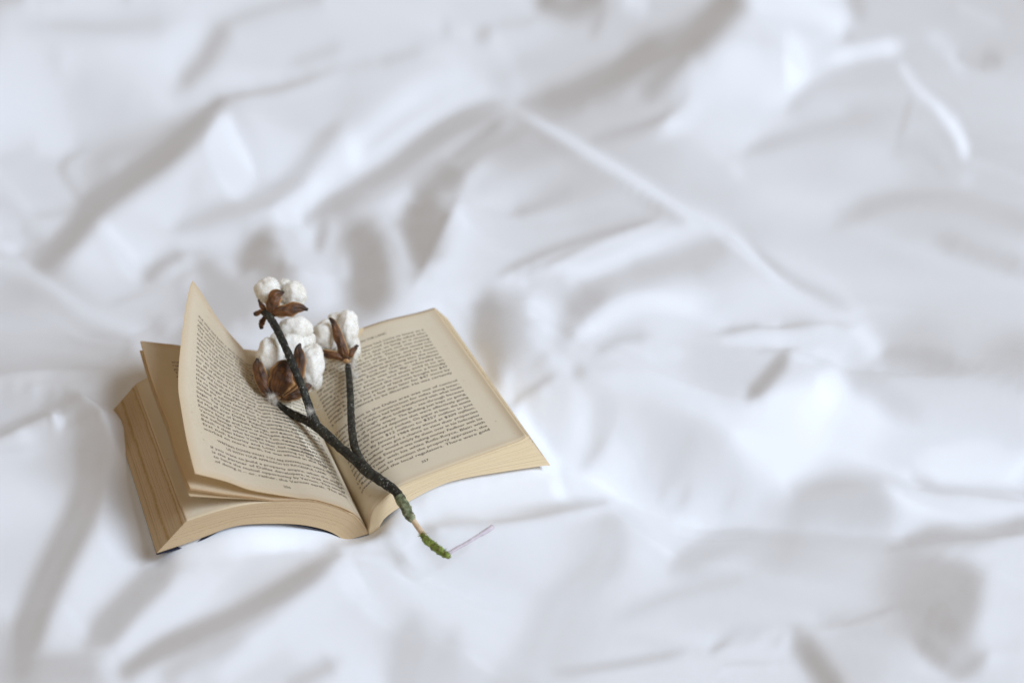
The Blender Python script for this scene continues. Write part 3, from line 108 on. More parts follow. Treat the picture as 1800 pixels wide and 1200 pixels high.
0,0,0,0,0,0,-1,1,0,0,-1,1,-1,-3,-7,-10,-12,-14,-14,-14,-14,-13,-12,-10,-8,-7,-7,-5,-1,0,-3,0,-1,-4,-1,1,0,1,0,2,2,6,8,6,4,0,-2,-1,0,-1,0,-1,0,0,0,0,2,2,3,4,3,2,3,3,2,2,1,0,4,18,31,25,14,6,1,-6,-9,-12,-12,-10,-5,-2,-2,0,-1,-2,-1,-1,-1,-2,-2,-1,1,-2,-6,-8,-6,9,20,25,25,17,3,-12,-18,-15,-6,-1,-1,-2,-2,-1,0,2,3,-2,0,-1,1,0,-2,-3,-5,-5,-6,-5,-3,0,4,7,9,8,9,5,1,-2,-3,-3,-7,-12,-16,-15,-5,5,6,3,1,2,6,9,11,11,12,11,9,8,10,7,9,8,8,7,6,6,4,3,1,0,-1,0,-1,-1,0,-2,-1,1,-1,2,0,1,1,0,1,1,-1,0,-1,-1,-1,-2,-3,-6,-9,-8,-6,2,10,11,2,1,0,1,-1,-6,-16,-22,-15,-5,0,3,4,5,8,6,-8,-22,-18,-8,4,20,24,20,14,10,8,7,7,1,-5,-8,-5,1,-3,-3,-4,-5,-6,-5,-2,1,-5,-34,-28,16,18,-1,1,10,8,8,0,-5,-4,-5,-4,-3,-5,-3,0,-1,0,0,0,0,1,2,2,2,2,1,1,2,1,0,-1,1,0,0,0,0,0,0,0,0,0,0,
0,0,0,0,0,0,0,0,0,0,0,-1,0,-4,-9,-12,-14,-15,-17,-17,-17,-18,-15,-16,-14,-11,-13,-20,-32,-10,5,-10,-5,0,2,0,-1,-1,1,1,6,12,22,21,11,-2,-5,1,6,9,10,9,9,9,8,8,6,6,7,4,4,4,3,3,4,4,8,9,11,9,9,14,7,-3,-9,-12,-15,-16,-13,-8,-2,-1,-1,-3,-4,-3,-2,-2,-1,-2,-1,1,12,23,33,31,25,12,1,-7,-16,-23,-25,-15,-2,6,1,-2,-2,-2,0,-1,0,0,1,0,-1,-1,-4,-5,-9,-9,-10,-8,-4,1,6,10,11,12,6,1,-1,-1,3,7,14,17,17,12,1,-7,-18,-18,-5,9,8,4,6,5,6,7,8,7,8,8,6,7,5,3,4,1,3,0,1,0,1,0,-1,-1,-1,0,-2,-2,-1,0,1,1,2,0,0,2,-1,0,0,-1,1,-1,-2,-3,-5,-6,-10,-9,-7,-1,9,11,10,2,1,-1,-1,-5,-12,-21,-22,-10,3,2,3,3,3,-6,-20,-12,11,24,26,18,12,9,4,3,2,2,4,0,-2,-8,-9,2,2,0,0,-1,-2,-1,-2,2,3,-14,-21,-28,-15,14,4,-6,5,15,11,1,-1,-1,-1,-2,-1,-3,-7,-5,-5,-2,-1,2,1,1,1,2,2,1,2,1,1,0,0,0,0,0,0,0,0,0,0,0,0,0,
0,0,0,0,0,0,0,-1,0,0,0,0,-1,-4,-11,-13,-17,-17,-17,-19,-20,-21,-22,-20,-18,-16,-12,-9,-19,-19,-6,-4,-4,-2,0,0,1,1,0,1,-4,-7,-15,-12,2,18,24,22,18,15,13,11,11,14,15,15,15,14,10,9,6,6,5,3,5,6,7,12,18,10,-6,-10,-7,-12,-19,-21,-18,-14,-4,1,3,2,2,1,1,6,14,23,26,30,29,26,16,5,-3,-5,-10,-19,-25,-28,-21,-7,6,9,4,2,1,-1,-1,-1,-2,-1,-2,-2,-3,-3,-5,-7,-10,-14,-14,-13,-8,0,6,11,18,15,1,-11,-7,3,11,21,28,30,26,19,13,7,4,2,-3,-10,-7,-4,2,2,0,1,-1,1,0,1,3,2,2,1,1,2,-1,1,0,1,1,1,-1,0,-1,-1,-1,-1,-1,-1,-1,-1,1,2,0,1,1,-1,1,0,0,0,-1,-1,-2,-4,-6,-8,-9,-9,-6,-2,4,8,10,9,4,2,-3,-9,-8,-7,-18,-18,-5,0,1,-1,-10,-10,5,25,30,19,10,4,4,2,2,0,0,2,2,3,-4,-6,-12,-4,4,1,1,1,0,-1,0,0,5,0,-4,-9,-18,-21,-6,0,-14,-2,9,8,5,1,1,0,2,1,-4,-7,-4,-2,0,0,1,2,2,1,2,2,1,0,1,1,0,0,0,0,0,0,0,0,0,0,0,0,
0,0,0,0,0,0,0,0,-1,0,0,-1,-1,-6,-11,-16,-16,-18,-19,-19,-22,-22,-25,-27,-26,-22,-18,-19,-10,-1,-1,1,0,0,0,0,1,0,-1,-3,-3,-4,-3,1,9,14,14,12,14,15,12,9,6,3,2,3,6,9,15,17,17,15,13,11,8,7,8,11,12,4,-10,-22,-29,-26,-18,-7,4,13,16,15,15,20,31,32,29,22,11,2,1,0,2,0,-4,-9,-18,-23,-24,-20,-11,1,8,7,4,0,-1,0,2,0,1,2,-1,-2,-2,-4,-6,-7,-10,-13,-16,-16,-11,-2,10,20,19,4,-17,-25,-10,12,33,38,35,27,16,11,5,4,2,1,3,1,1,1,-2,-4,-3,-1,-1,0,-1,-2,-1,-1,0,1,0,0,0,1,1,1,0,0,0,0,1,-1,0,-1,-1,-2,0,0,-1,0,0,1,2,-1,1,0,0,-1,1,-1,-1,-1,-3,-5,-7,-8,-9,-8,-5,0,0,4,7,8,9,6,-3,-12,-4,4,-5,-20,-14,-3,-3,-7,-1,16,26,19,10,8,3,1,0,0,0,0,0,2,1,1,0,-8,-1,-12,-1,1,0,1,-1,-1,0,1,4,7,4,-1,-6,-11,-17,-13,-9,-15,-15,-2,2,1,2,4,1,5,6,-3,-1,0,1,2,2,2,1,2,1,2,1,1,1,-1,1,0,0,0,0,0,0,0,0,0,0,0,
0,0,0,0,0,-1,0,0,0,-1,-1,-1,-2,-6,-13,-15,-16,-17,-17,-20,-21,-24,-28,-30,-32,-30,-19,-21,-6,9,5,3,2,3,3,1,0,0,2,4,7,4,1,-2,-2,-1,1,0,-3,-3,2,7,12,14,17,20,19,15,8,2,2,7,14,15,12,10,9,4,-6,-13,-13,-15,-10,0,9,16,31,46,48,37,22,13,1,2,2,-3,-6,-7,-10,-12,-13,-14,-17,-19,-15,-8,1,8,8,6,1,0,-2,1,1,1,2,3,1,1,1,-1,-4,-4,-7,-11,-15,-16,-12,-2,15,27,14,-13,-29,-23,0,26,41,36,23,13,9,5,4,2,1,0,1,4,4,1,0,0,-1,-6,-5,-2,-2,0,0,0,-1,1,0,0,1,1,1,0,1,0,0,1,0,0,0,0,-1,-1,-1,0,-1,-1,0,0,0,0,1,1,-1,0,1,0,-1,1,-1,-3,-4,-6,-8,-8,-7,-6,-1,-1,1,2,2,5,6,8,-2,-6,0,1,1,-8,-9,-5,-5,1,10,14,15,9,3,3,1,-1,0,0,0,1,0,0,1,0,1,-2,-9,5,-13,0,0,-2,0,-2,-1,0,5,6,2,1,0,-4,-9,-17,-11,-14,-14,-8,-7,-2,-1,-1,-2,-1,3,8,6,5,4,2,3,1,3,1,1,1,1,1,0,1,0,0,0,0,0,0,0,0,0,0,0,0,
0,-1,0,0,0,0,0,-1,-1,0,-2,-1,-3,-8,-14,-15,-14,-13,-16,-16,-19,-22,-25,-31,-38,-37,-24,-2,6,9,5,6,5,5,4,6,5,5,4,2,-1,-1,1,0,-5,-7,-5,-4,-1,-1,0,2,3,4,4,3,3,6,8,14,17,15,10,9,9,11,6,5,2,5,13,22,24,29,33,35,23,10,5,4,-2,-4,-3,-7,-8,-10,-12,-14,-16,-15,-16,-14,-8,-1,7,10,9,3,-2,-1,3,2,2,3,2,1,2,1,0,0,1,-2,-3,-6,-10,-12,-12,-7,10,27,18,-11,-25,-20,3,29,36,28,16,9,4,2,-1,0,1,2,2,2,2,1,3,2,3,4,2,-7,-9,-4,-2,-1,0,-1,1,-1,0,0,0,0,1,-1,0,0,1,0,1,0,-1,0,1,-1,-1,0,0,0,0,0,0,0,0,0,0,1,-1,1,0,-1,-3,-3,-5,-7,-7,-8,-6,-1,-1,1,2,1,2,1,1,3,1,0,1,1,0,2,-3,-2,0,5,8,6,5,5,2,1,1,-1,0,0,0,0,-1,1,-1,0,2,1,-3,-12,9,-11,0,0,-1,-1,-2,0,2,3,0,0,-2,0,-4,-8,-7,-10,-9,-7,-7,-5,-7,-6,-4,-7,-2,9,8,6,4,4,2,3,1,1,2,0,1,1,0,0,0,0,0,0,0,0,0,0,0,0,0,0,
-1,1,0,-1,0,0,-1,-1,0,-3,-1,-3,-3,-11,-14,-12,-10,-10,-10,-13,-13,-17,-20,-25,-32,-45,-18,17,9,9,9,7,8,6,6,5,4,0,-5,-6,-4,0,-1,-3,-6,-1,3,3,0,0,0,0,0,-1,0,0,0,1,2,3,6,8,12,16,22,23,26,27,23,18,13,12,14,14,12,7,2,-2,-3,4,5,-3,-8,-16,-19,-18,-16,-11,-6,-5,-1,3,5,4,-1,-5,-4,0,3,4,1,2,2,1,3,2,0,1,0,-2,-3,-3,-5,-8,-10,-10,1,21,26,4,-22,-22,-3,24,35,27,15,7,3,2,-1,0,0,1,1,1,2,2,0,2,1,3,3,5,3,-5,-9,-8,-4,-3,-2,1,0,2,1,1,1,1,0,1,1,0,0,0,0,0,0,0,-1,0,0,-1,-1,0,-1,-1,0,0,-1,0,0,1,1,0,-1,-2,-3,-5,-6,-7,-7,-5,-3,-1,1,3,2,2,1,2,-1,0,1,2,1,0,1,1,0,1,4,9,6,4,2,2,0,0,-1,0,0,0,0,0,0,0,-1,0,2,4,-4,-7,-4,7,-10,1,-1,0,-1,0,0,1,1,0,-1,-2,-1,-3,-3,-5,-4,-5,-7,-6,-6,-7,-6,-6,-5,2,4,4,4,2,2,0,2,1,0,1,0,0,1,0,0,0,0,0,0,0,0,0,0,0,0,0,
-1,0,0,0,-1,0,-1,-1,-1,-2,-3,-4,-5,-12,-13,-8,-5,-5,-5,-6,-8,-8,-9,-10,-7,-15,-25,-8,3,2,5,5,7,10,14,12,5,-6,-8,-5,-7,-10,-10,-9,-3,7,13,14,10,5,3,2,2,2,0,1,2,1,2,2,1,0,2,4,6,9,13,16,20,16,15,14,13,10,4,1,1,1,-4,-4,-4,-7,-13,-11,-9,-3,1,1,-1,-1,-4,-8,-9,-9,-2,2,1,0,1,-1,0,-1,0,3,6,6,0,-3,-4,-4,-5,-7,-10,-11,-6,8,27,21,-9,-24,-12,12,31,30,20,10,5,3,-1,-1,1,0,0,1,1,1,1,1,1,-1,2,2,5,6,3,-1,-6,-10,-10,-5,-5,-4,-2,0,1,1,2,2,2,2,1,3,1,1,1,1,0,0,0,0,0,-2,-3,-3,-3,-2,-1,-2,-2,1,1,-1,2,2,-1,-3,-3,-5,-8,-6,-5,-4,0,1,3,3,2,3,4,2,1,1,2,0,1,-1,1,-2,1,5,10,8,5,1,1,0,0,-1,0,0,0,-1,0,0,-1,0,-1,0,4,3,-1,-3,-14,8,1,-7,2,0,0,-2,0,1,3,-1,0,0,-1,-1,-2,-3,-2,-3,-3,-6,-4,-5,-5,-6,-6,-3,0,0,0,1,1,1,-1,1,0,0,0,0,0,0,0,0,0,0,0,0,0,0,0,0,0,0,
0,-1,0,0,0,-1,-1,-1,-2,-2,-3,-5,-7,-14,-8,0,0,-1,-1,0,-1,0,0,1,1,2,-34,-20,13,2,6,6,6,4,1,0,-2,0,4,1,-2,-4,8,29,29,7,-11,-19,-16,-7,-1,3,2,2,2,1,0,1,0,1,1,3,1,3,2,4,5,6,8,13,14,10,7,2,2,1,-4,-8,-15,-18,-12,-2,8,10,7,-4,-7,-9,-7,-5,-2,0,1,2,-1,-1,-1,-1,-1,-1,-2,-1,4,8,8,3,-4,-9,-8,-9,-10,-13,-12,-4,16,30,10,-19,-21,-1,23,32,26,16,7,4,1,0,1,0,0,0,0,1,1,0,1,0,0,0,0,4,5,4,3,2,-1,-9,-11,-8,-4,-8,-5,-4,-3,-2,-1,0,0,0,0,1,2,2,2,1,2,1,0,0,-1,-2,-3,-4,-1,-2,1,0,0,1,2,-2,-3,0,-1,-3,-4,-7,-6,-7,-4,-2,0,3,3,3,3,4,4,5,4,8,4,-1,-1,1,-2,0,9,10,8,6,2,1,0,0,-1,1,-2,0,-1,0,-1,-1,0,-1,0,-1,5,5,1,-6,-4,-13,16,-6,-3,2,0,0,-1,1,1,0,1,-1,0,0,-1,0,-1,-2,-2,-2,-4,-4,-3,-4,-4,-6,-5,-3,-1,-1,-2,0,0,-1,-1,0,0,-1,0,0,0,0,0,0,0,0,0,0,0,0,0,0,
-1,0,0,0,-1,0,-1,-1,-1,-2,-3,-3,-5,-10,-2,3,1,3,2,2,3,3,3,6,2,9,-7,-25,4,3,-1,-1,-4,-6,-8,-5,4,11,12,10,6,13,26,12,-2,-11,-17,-12,-4,0,1,0,0,-2,-1,0,0,0,1,2,2,1,2,1,4,4,5,6,5,5,4,2,1,1,0,-2,-4,-10,-14,-32,-46,-7,11,8,12,14,8,4,3,0,0,-1,-1,-1,-1,-1,-1,-1,0,0,2,9,12,8,1,-7,-12,-13,-14,-16,-17,-12,2,25,25,-5,-25,-14,12,29,31,21,13,6,4,2,0,0,0,1,0,1,1,-1,-1,0,-2,-2,-1,3,3,4,4,3,2,5,1,-4,-11,-12,-2,-3,-7,-6,-6,-4,-5,-3,-3,-3,-5,-5,-2,-1,-1,-1,-1,-1,-1,-1,-2,0,0,1,2,4,3,3,4,2,1,-3,-12,-7,-1,-5,-8,-8,-8,-6,-6,-2,0,1,3,3,4,3,6,7,9,12,12,2,0,3,-3,14,22,11,6,1,2,-1,0,0,0,-1,0,-1,-1,0,-1,0,-1,-1,0,-2,5,6,1,-3,-5,-6,-9,18,-10,-1,2,0,1,1,0,0,0,1,0,0,0,0,-1,0,-1,-1,-2,-2,-3,-3,-3,-7,-5,-4,-3,-3,-2,-2,-2,-1,-1,-1,-1,0,-1,0,0,0,0,0,0,0,0,0,0,0,0,0,
-1,1,-1,0,0,-1,0,0,-2,0,-1,-2,-1,-2,0,4,2,3,4,4,4,3,5,4,5,6,5,-17,-16,-4,-9,-7,-5,-3,-1,0,2,6,7,8,7,17,17,-3,-13,-10,-2,4,4,3,1,2,-1,-2,-3,-4,-2,-2,-1,0,1,3,5,5,6,7,6,4,1,0,-1,-1,-1,0,2,5,2,4,-12,-59,-91,-50,18,16,19,21,18,15,8,7,3,3,1,1,0,0,1,0,1,6,13,15,11,5,-2,-8,-12,-17,-28,-27,-13,9,29,13,-21,-23,-1,23,31,26,18,11,5,4,2,1,1,1,2,0,0,0,-2,-4,-3,-5,-4,-3,4,8,10,4,1,1,4,6,3,-2,-7,-15,-11,2,-2,-4,-3,-6,-4,-6,-5,-6,-9,-9,-8,-7,-6,-5,-6,-6,-8,-11,-6,3,10,11,9,7,4,6,7,1,-4,-5,-12,-24,-16,-8,-12,-12,-10,-6,-2,0,0,2,3,4,2,3,4,6,8,9,19,17,5,3,20,43,22,8,6,2,0,1,0,-1,0,0,-1,-1,0,-2,0,-2,0,-1,0,-2,2,6,4,-2,-5,-8,-3,-5,17,-11,1,2,-1,1,0,0,0,1,0,0,1,0,0,1,-1,0,-1,-1,-1,-1,-5,-4,-6,-5,-4,-4,-3,-2,-3,-2,-1,-2,-1,-1,-1,0,0,0,0,0,0,0,0,0,0,0,0,0,
0,-1,0,0,0,0,0,0,0,0,1,1,1,4,3,3,3,3,2,4,3,4,3,3,3,2,4,-10,-23,-9,-8,-5,-4,-2,-1,-2,0,1,1,3,5,10,7,-7,-11,1,6,7,7,4,2,1,1,-1,-3,-4,-4,-2,0,2,4,7,8,9,6,5,2,0,0,0,0,2,2,1,-3,-6,-12,-6,-44,-47,23,-56,-63,10,3,11,15,14,12,9,8,8,5,4,3,2,2,4,10,18,17,11,6,3,-2,-3,-7,-25,-34,-18,14,21,-11,-28,-10,16,31,30,22,14,8,5,2,1,0,0,1,2,-1,0,-2,-5,-5,-6,-7,-4,0,6,9,12,10,3,1,2,5,5,3,1,-3,-9,-23,-10,2,-2,-3,-3,-5,-4,-7,-7,-6,-9,-9,-9,-9,-9,-8,-10,-9,-10,-12,-5,8,11,9,8,7,4,-2,-6,-14,-13,-8,-15,-29,-29,-15,-6,1,2,4,4,6,3,3,2,3,-1,0,-1,2,0,14,26,14,29,62,38,12,11,6,4,3,2,1,1,2,0,1,-2,0,0,-1,0,-1,-1,-1,-2,0,6,4,-1,-3,-8,-5,-2,-1,13,-10,2,1,0,1,0,0,1,0,0,1,0,0,0,0,1,-1,-1,1,-1,-3,-5,-4,-5,-5,-4,-3,-4,-2,-3,-2,-2,-2,-1,0,-1,0,0,0,0,0,0,0,0,0,0,0,0,
-1,1,0,0,0,0,1,0,1,1,1,2,4,7,4,1,3,2,2,2,2,2,1,1,2,-1,5,0,-14,-15,-7,-5,-4,-5,-4,-3,-4,-3,-1,-2,1,-11,-2,12,4,2,4,3,3,3,3,1,3,0,-4,-2,1,4,6,10,10,9,7,5,2,-1,2,2,3,2,-1,-5,-5,-4,-1,-7,-1,-32,-48,1,4,3,-68,-63,4,1,7,9,9,6,6,4,6,5,4,6,7,17,22,16,10,6,2,-3,-6,-2,-6,-17,-11,6,4,-18,-15,8,28,31,24,16,10,5,2,0,0,-1,1,-2,-1,-4,-3,-6,-6,-8,-8,-5,-1,5,10,14,8,5,4,1,2,6,5,9,8,0,1,-3,-14,-31,-13,-2,-1,-4,-5,-6,-6,-6,-3,-3,-5,-6,-8,-6,-5,-3,-1,4,3,-11,-23,-16,-4,-4,-9,-11,-16,-16,-10,-10,-9,-2,0,-1,-3,-2,-2,2,3,5,4,5,3,4,3,2,-4,-7,-7,-9,-7,21,60,63,34,16,11,6,5,5,4,6,5,4,3,4,3,3,1,1,2,0,1,-1,0,0,-3,7,3,2,-4,-4,-11,-2,-3,4,9,-9,4,1,0,1,0,0,1,1,-1,1,0,0,0,0,1,0,0,-1,-2,-2,-5,-4,-5,-4,-5,-3,-4,-2,-4,-1,-2,-1,-2,0,0,0,0,0,0,0,0,0,0,0,0,0,
1,-1,1,-1,1,0,0,1,1,1,2,4,4,7,4,1,1,1,1,0,1,0,1,0,0,1,8,9,-5,-11,-10,-8,-4,-4,-5,-5,-5,-5,-5,-4,-2,-13,-25,11,25,1,0,2,0,1,1,2,4,6,4,4,9,13,13,8,5,2,1,-1,3,5,2,-3,-3,-4,-1,1,1,-2,-3,-10,-5,-45,-31,15,-4,4,-1,-70,-64,4,0,2,6,4,1,0,2,3,9,15,24,21,10,3,0,-4,-10,-16,-13,-8,0,9,16,12,-4,4,25,31,24,16,10,4,2,1,-2,-1,-2,-2,-3,-4,-7,-9,-11,-10,-9,-6,0,7,13,13,10,4,1,-5,-3,1,5,6,4,9,17,12,0,1,1,-15,-38,-23,-5,-2,-2,-3,-3,-2,-2,0,-3,-3,-3,-4,-4,-4,-3,-2,-2,-3,-8,-18,-27,-25,-18,-14,-12,-9,5,15,5,-7,-3,-2,-1,1,2,3,3,3,4,4,4,2,2,2,0,1,-1,-6,-1,27,40,25,13,6,4,2,3,3,5,5,6,7,6,6,6,6,6,5,3,4,3,3,2,3,-1,4,8,0,0,-5,-9,-8,0,-3,7,6,-8,4,1,1,2,0,0,1,1,-1,1,0,1,0,0,0,0,0,-1,-3,-4,-4,-4,-5,-4,-4,-3,-4,-2,-3,-2,-2,0,0,-1,0,0,0,0,0,0,0,0,0,0,0,
0,1,-1,1,-1,1,1,0,1,2,2,2,4,7,2,-1,1,0,0,0,0,0,-1,0,-1,2,14,15,1,-7,-9,-8,-5,-4,-3,-3,-4,-5,-5,-5,-4,-3,-24,-24,14,19,-1,2,4,3,3,4,3,9,15,14,11,7,4,0,0,2,3,5,-3,-4,-3,2,1,2,-1,-1,-4,-1,-8,0,-30,-42,6,3,0,4,-1,6,-66,-58,10,-5,-3,-3,-1,1,6,15,20,19,7,1,-2,-7,-13,-23,-29,-22,-13,-5,9,31,41,30,27,31,27,16,10,6,2,1,-1,-2,-2,-3,-3,-6,-8,-10,-10,-11,-13,-8,1,11,13,12,7,1,-2,-5,-7,-7,-6,4,9,9,5,2,9,25,15,0,-1,2,-4,-32,-40,-10,-2,0,2,0,0,-2,-1,-3,-1,-3,-4,-4,-4,-6,-5,-6,-7,-10,-12,-14,-10,-1,12,13,-2,-26,-22,-6,-7,-1,3,4,3,3,3,3,3,3,3,4,2,2,4,6,8,7,13,13,4,0,1,0,-2,-2,-3,-1,1,0,4,5,7,8,7,8,6,8,7,7,6,6,6,6,4,3,17,8,-4,-2,-7,-13,-7,4,-3,11,2,-4,3,1,1,2,1,1,0,2,0,0,0,1,0,0,0,1,-1,-3,-3,-4,-5,-4,-4,-4,-4,-3,-3,-3,-1,-2,-1,-1,0,0,0,0,0,0,0,0,0,0,0,0,
0,0,0,0,1,0,0,1,1,0,2,2,1,5,1,-1,0,-1,1,-1,-1,-1,0,-1,0,3,16,16,6,0,-6,-8,-7,-3,-2,-2,-2,-1,-2,-4,-4,-3,-3,-25,-21,16,14,-2,8,8,7,6,7,7,9,10,3,0,0,4,5,-1,-5,-4,3,1,1,0,-1,0,0,-1,-2,-3,-11,-5,-35,-23,15,-2,6,2,4,5,1,-45,-31,-3,-11,-4,3,13,16,12,3,-3,-5,-9,-16,-24,-32,-27,-19,-12,-2,5,19,41,51,44,32,23,13,8,4,1,1,0,-2,-1,-3,-3,-6,-7,-11,-10,-8,-1,2,1,8,9,5,1,-4,-7,-7,-8,-5,-1,1,4,6,3,4,2,-4,8,30,20,2,-3,-2,2,-14,-42,-28,-4,-3,-1,-1,2,1,0,0,1,0,0,-2,-1,-1,0,2,4,7,10,9,-4,-19,-32,-40,-19,-3,-1,3,1,0,-2,0,-1,1,0,1,0,3,2,3,4,6,8,8,13,10,1,-9,-12,-7,-4,-1,2,2,1,-1,-5,-7,-1,2,5,10,8,8,7,7,8,7,8,7,7,7,8,14,24,12,-3,-4,-14,-17,-5,8,-5,17,-5,2,4,1,1,3,1,2,0,1,1,2,-1,1,0,1,0,-2,-2,-3,-5,-4,-4,-3,-5,-3,-3,-3,-2,-3,-1,-2,0,1,-1,0,0,0,0,0,0,0,0,0,0,
0,0,1,0,0,0,0,0,0,1,-1,1,1,1,0,-1,-1,0,-1,0,0,-1,0,-1,0,4,13,15,10,6,0,-5,-8,-6,-3,0,0,-1,-1,-1,-1,0,0,-4,-21,-12,17,15,5,8,7,5,2,1,2,2,5,4,2,-5,-4,0,3,1,-1,0,0,0,1,-1,-1,-1,-2,-6,-8,-19,-27,-1,7,2,6,5,6,4,10,-1,-23,-12,-5,3,10,6,0,-4,-6,-7,-11,-19,-32,-40,-31,-18,-4,11,24,31,32,29,24,18,14,9,6,5,3,2,1,0,1,-2,-2,-5,-6,-7,-5,-1,2,5,10,6,0,1,-2,-6,-8,-5,-4,-1,-1,-1,-1,-1,-1,-1,-1,-1,-1,-6,5,32,24,6,1,-4,1,-1,-25,-42,-13,-1,-3,1,6,7,5,5,5,5,7,5,4,4,3,3,2,-2,-4,-15,-36,-29,-11,-7,-6,-4,0,0,-4,-4,-5,-3,-4,-3,-3,-1,-3,-2,0,1,2,2,4,3,1,-1,-1,2,-1,1,4,3,5,5,4,6,5,1,0,-1,-2,0,2,1,3,2,3,4,5,3,6,12,6,15,32,17,3,-9,-23,-21,-1,8,-3,18,-6,6,2,4,1,2,2,2,2,2,1,2,0,1,1,0,-1,-3,-4,-3,-4,-4,-4,-3,-3,-4,-2,-3,-1,-2,-1,-1,0,1,-1,0,0,0,0,0,0,0,0,0,
0,0,0,0,0,0,0,0,-1,0,0,-1,-2,-2,-1,0,0,-1,0,-1,0,0,0,0,-1,1,10,11,10,13,7,1,-7,-9,-4,-2,-1,1,0,1,0,0,1,2,0,-8,3,16,8,1,1,1,2,3,3,1,-3,-4,-1,3,2,0,-1,0,1,0,-1,-1,1,-1,0,-1,-5,-12,-9,-21,-13,9,3,4,4,4,5,4,4,15,2,-6,4,7,2,-2,-4,-7,-6,-10,-12,-23,-46,-45,-10,14,31,32,24,17,10,4,2,2,1,1,2,0,2,1,0,0,-2,-3,-3,-6,-3,-1,4,7,8,7,8,7,-1,-5,-5,-6,-2,-1,0,-3,-4,-4,-4,-4,-5,-4,-3,-2,-2,-1,-5,1,33,32,6,2,2,-5,2,-8,-32,-16,4,-2,-2,0,2,3,3,5,3,4,3,4,2,1,1,-2,-15,-26,-18,-5,-3,-3,1,1,-4,-5,-5,-6,-5,-6,-5,-4,-6,-6,-6,-7,-5,-3,4,8,9,9,11,9,6,3,1,1,-1,1,0,2,3,6,5,3,3,-1,-2,-2,-3,-3,-3,-3,0,-1,0,0,2,6,1,4,14,32,21,5,-13,-26,-24,1,4,6,8,0,7,2,4,3,3,3,3,2,2,1,3,2,2,1,-2,-3,-3,-4,-3,-3,-4,-3,-3,-2,-3,-2,-2,-2,0,-1,0,0,0,0,0,0,0,0,0,0,0,0,
0,0,-1,0,0,0,0,-1,0,-1,-1,-3,-1,-6,-1,0,0,0,0,0,-1,0,-1,0,0,-5,3,11,8,15,13,9,0,-7,-10,-4,0,-2,0,0,1,2,3,7,8,6,1,3,3,0,1,3,0,-2,-3,0,3,2,0,0,-1,0,0,0,0,0,0,0,-1,0,-2,-6,-9,-12,-14,-12,2,8,1,4,3,2,3,-1,8,18,6,3,5,3,0,-1,-3,-4,-5,-10,-16,-35,-35,2,24,27,20,16,8,3,0,-1,-4,-6,-5,-5,-5,-3,-4,-5,-4,-6,-5,-6,-4,1,3,8,8,7,9,8,8,9,1,-5,-5,1,0,-1,-5,-6,-6,-6,-5,-5,-3,-4,-3,-2,-1,0,-1,-5,-1,27,38,10,-3,8,-4,-3,-6,-27,-17,3,-1,-3,-3,-4,-3,-3,-1,-1,1,0,1,-1,-5,-7,-17,-12,8,12,8,7,4,2,-2,-5,-4,-3,-4,-4,-5,-5,-5,-5,-6,-1,5,13,11,9,6,3,2,0,0,-1,0,-3,-2,-3,-1,-3,-1,-2,-1,0,-2,1,0,0,2,1,0,-1,-3,-3,-1,-3,4,-2,-3,1,0,9,29,23,7,-10,-26,-32,-3,4,11,1,5,5,5,4,4,4,3,3,3,3,3,3,3,2,-1,-2,-3,-2,-3,-3,-3,-2,-3,-2,-2,-2,-2,0,-2,1,-1,0,1,-1,0,0,0,0,0,0,0,0,
0,0,0,0,-1,0,-1,0,-1,-1,-2,-2,-4,-5,-1,1,-1,1,-1,0,0,0,-1,-1,0,-14,0,19,12,14,11,10,6,-3,-10,-9,-3,-1,-2,0,3,6,7,8,7,8,0,-1,1,5,-3,-3,0,2,2,0,-1,-1,0,0,-1,1,0,0,-1,0,0,0,-1,-2,-7,-11,-13,-16,-13,1,17,7,-1,3,1,1,3,-3,10,17,7,6,3,0,-1,-2,0,-2,-7,-10,-31,-33,2,32,27,13,8,3,2,0,-1,-1,-2,-3,-6,-7,-8,-9,-11,-10,-12,-10,-9,-4,0,3,6,7,9,8,9,11,9,9,7,0,0,2,1,-4,-8,-9,-9,-6,-4,-3,-3,-2,-2,-1,0,-1,0,-2,-6,-4,21,42,16,-5,3,6,-5,-12,-32,-27,0,3,-1,-3,-3,-6,-6,-6,-8,-6,-8,-7,-9,-10,5,22,20,13,14,9,4,0,-1,0,-1,-2,-2,-1,-2,-4,-2,-4,2,9,10,5,1,-2,-2,-1,-2,-1,-2,-1,-3,-1,-3,-2,-5,-2,-5,-3,-3,-3,-2,-2,-2,0,0,2,3,3,1,0,-2,-1,3,-3,-3,0,-1,-3,7,29,26,4,-15,-31,-27,-2,8,3,3,3,4,4,4,4,4,3,4,4,3,3,4,3,0,0,-1,-1,-2,-1,-1,-3,-1,-2,-2,-1,-2,-1,0,-1,0,0,0,0,0,0,0,0,0,0,0,0,
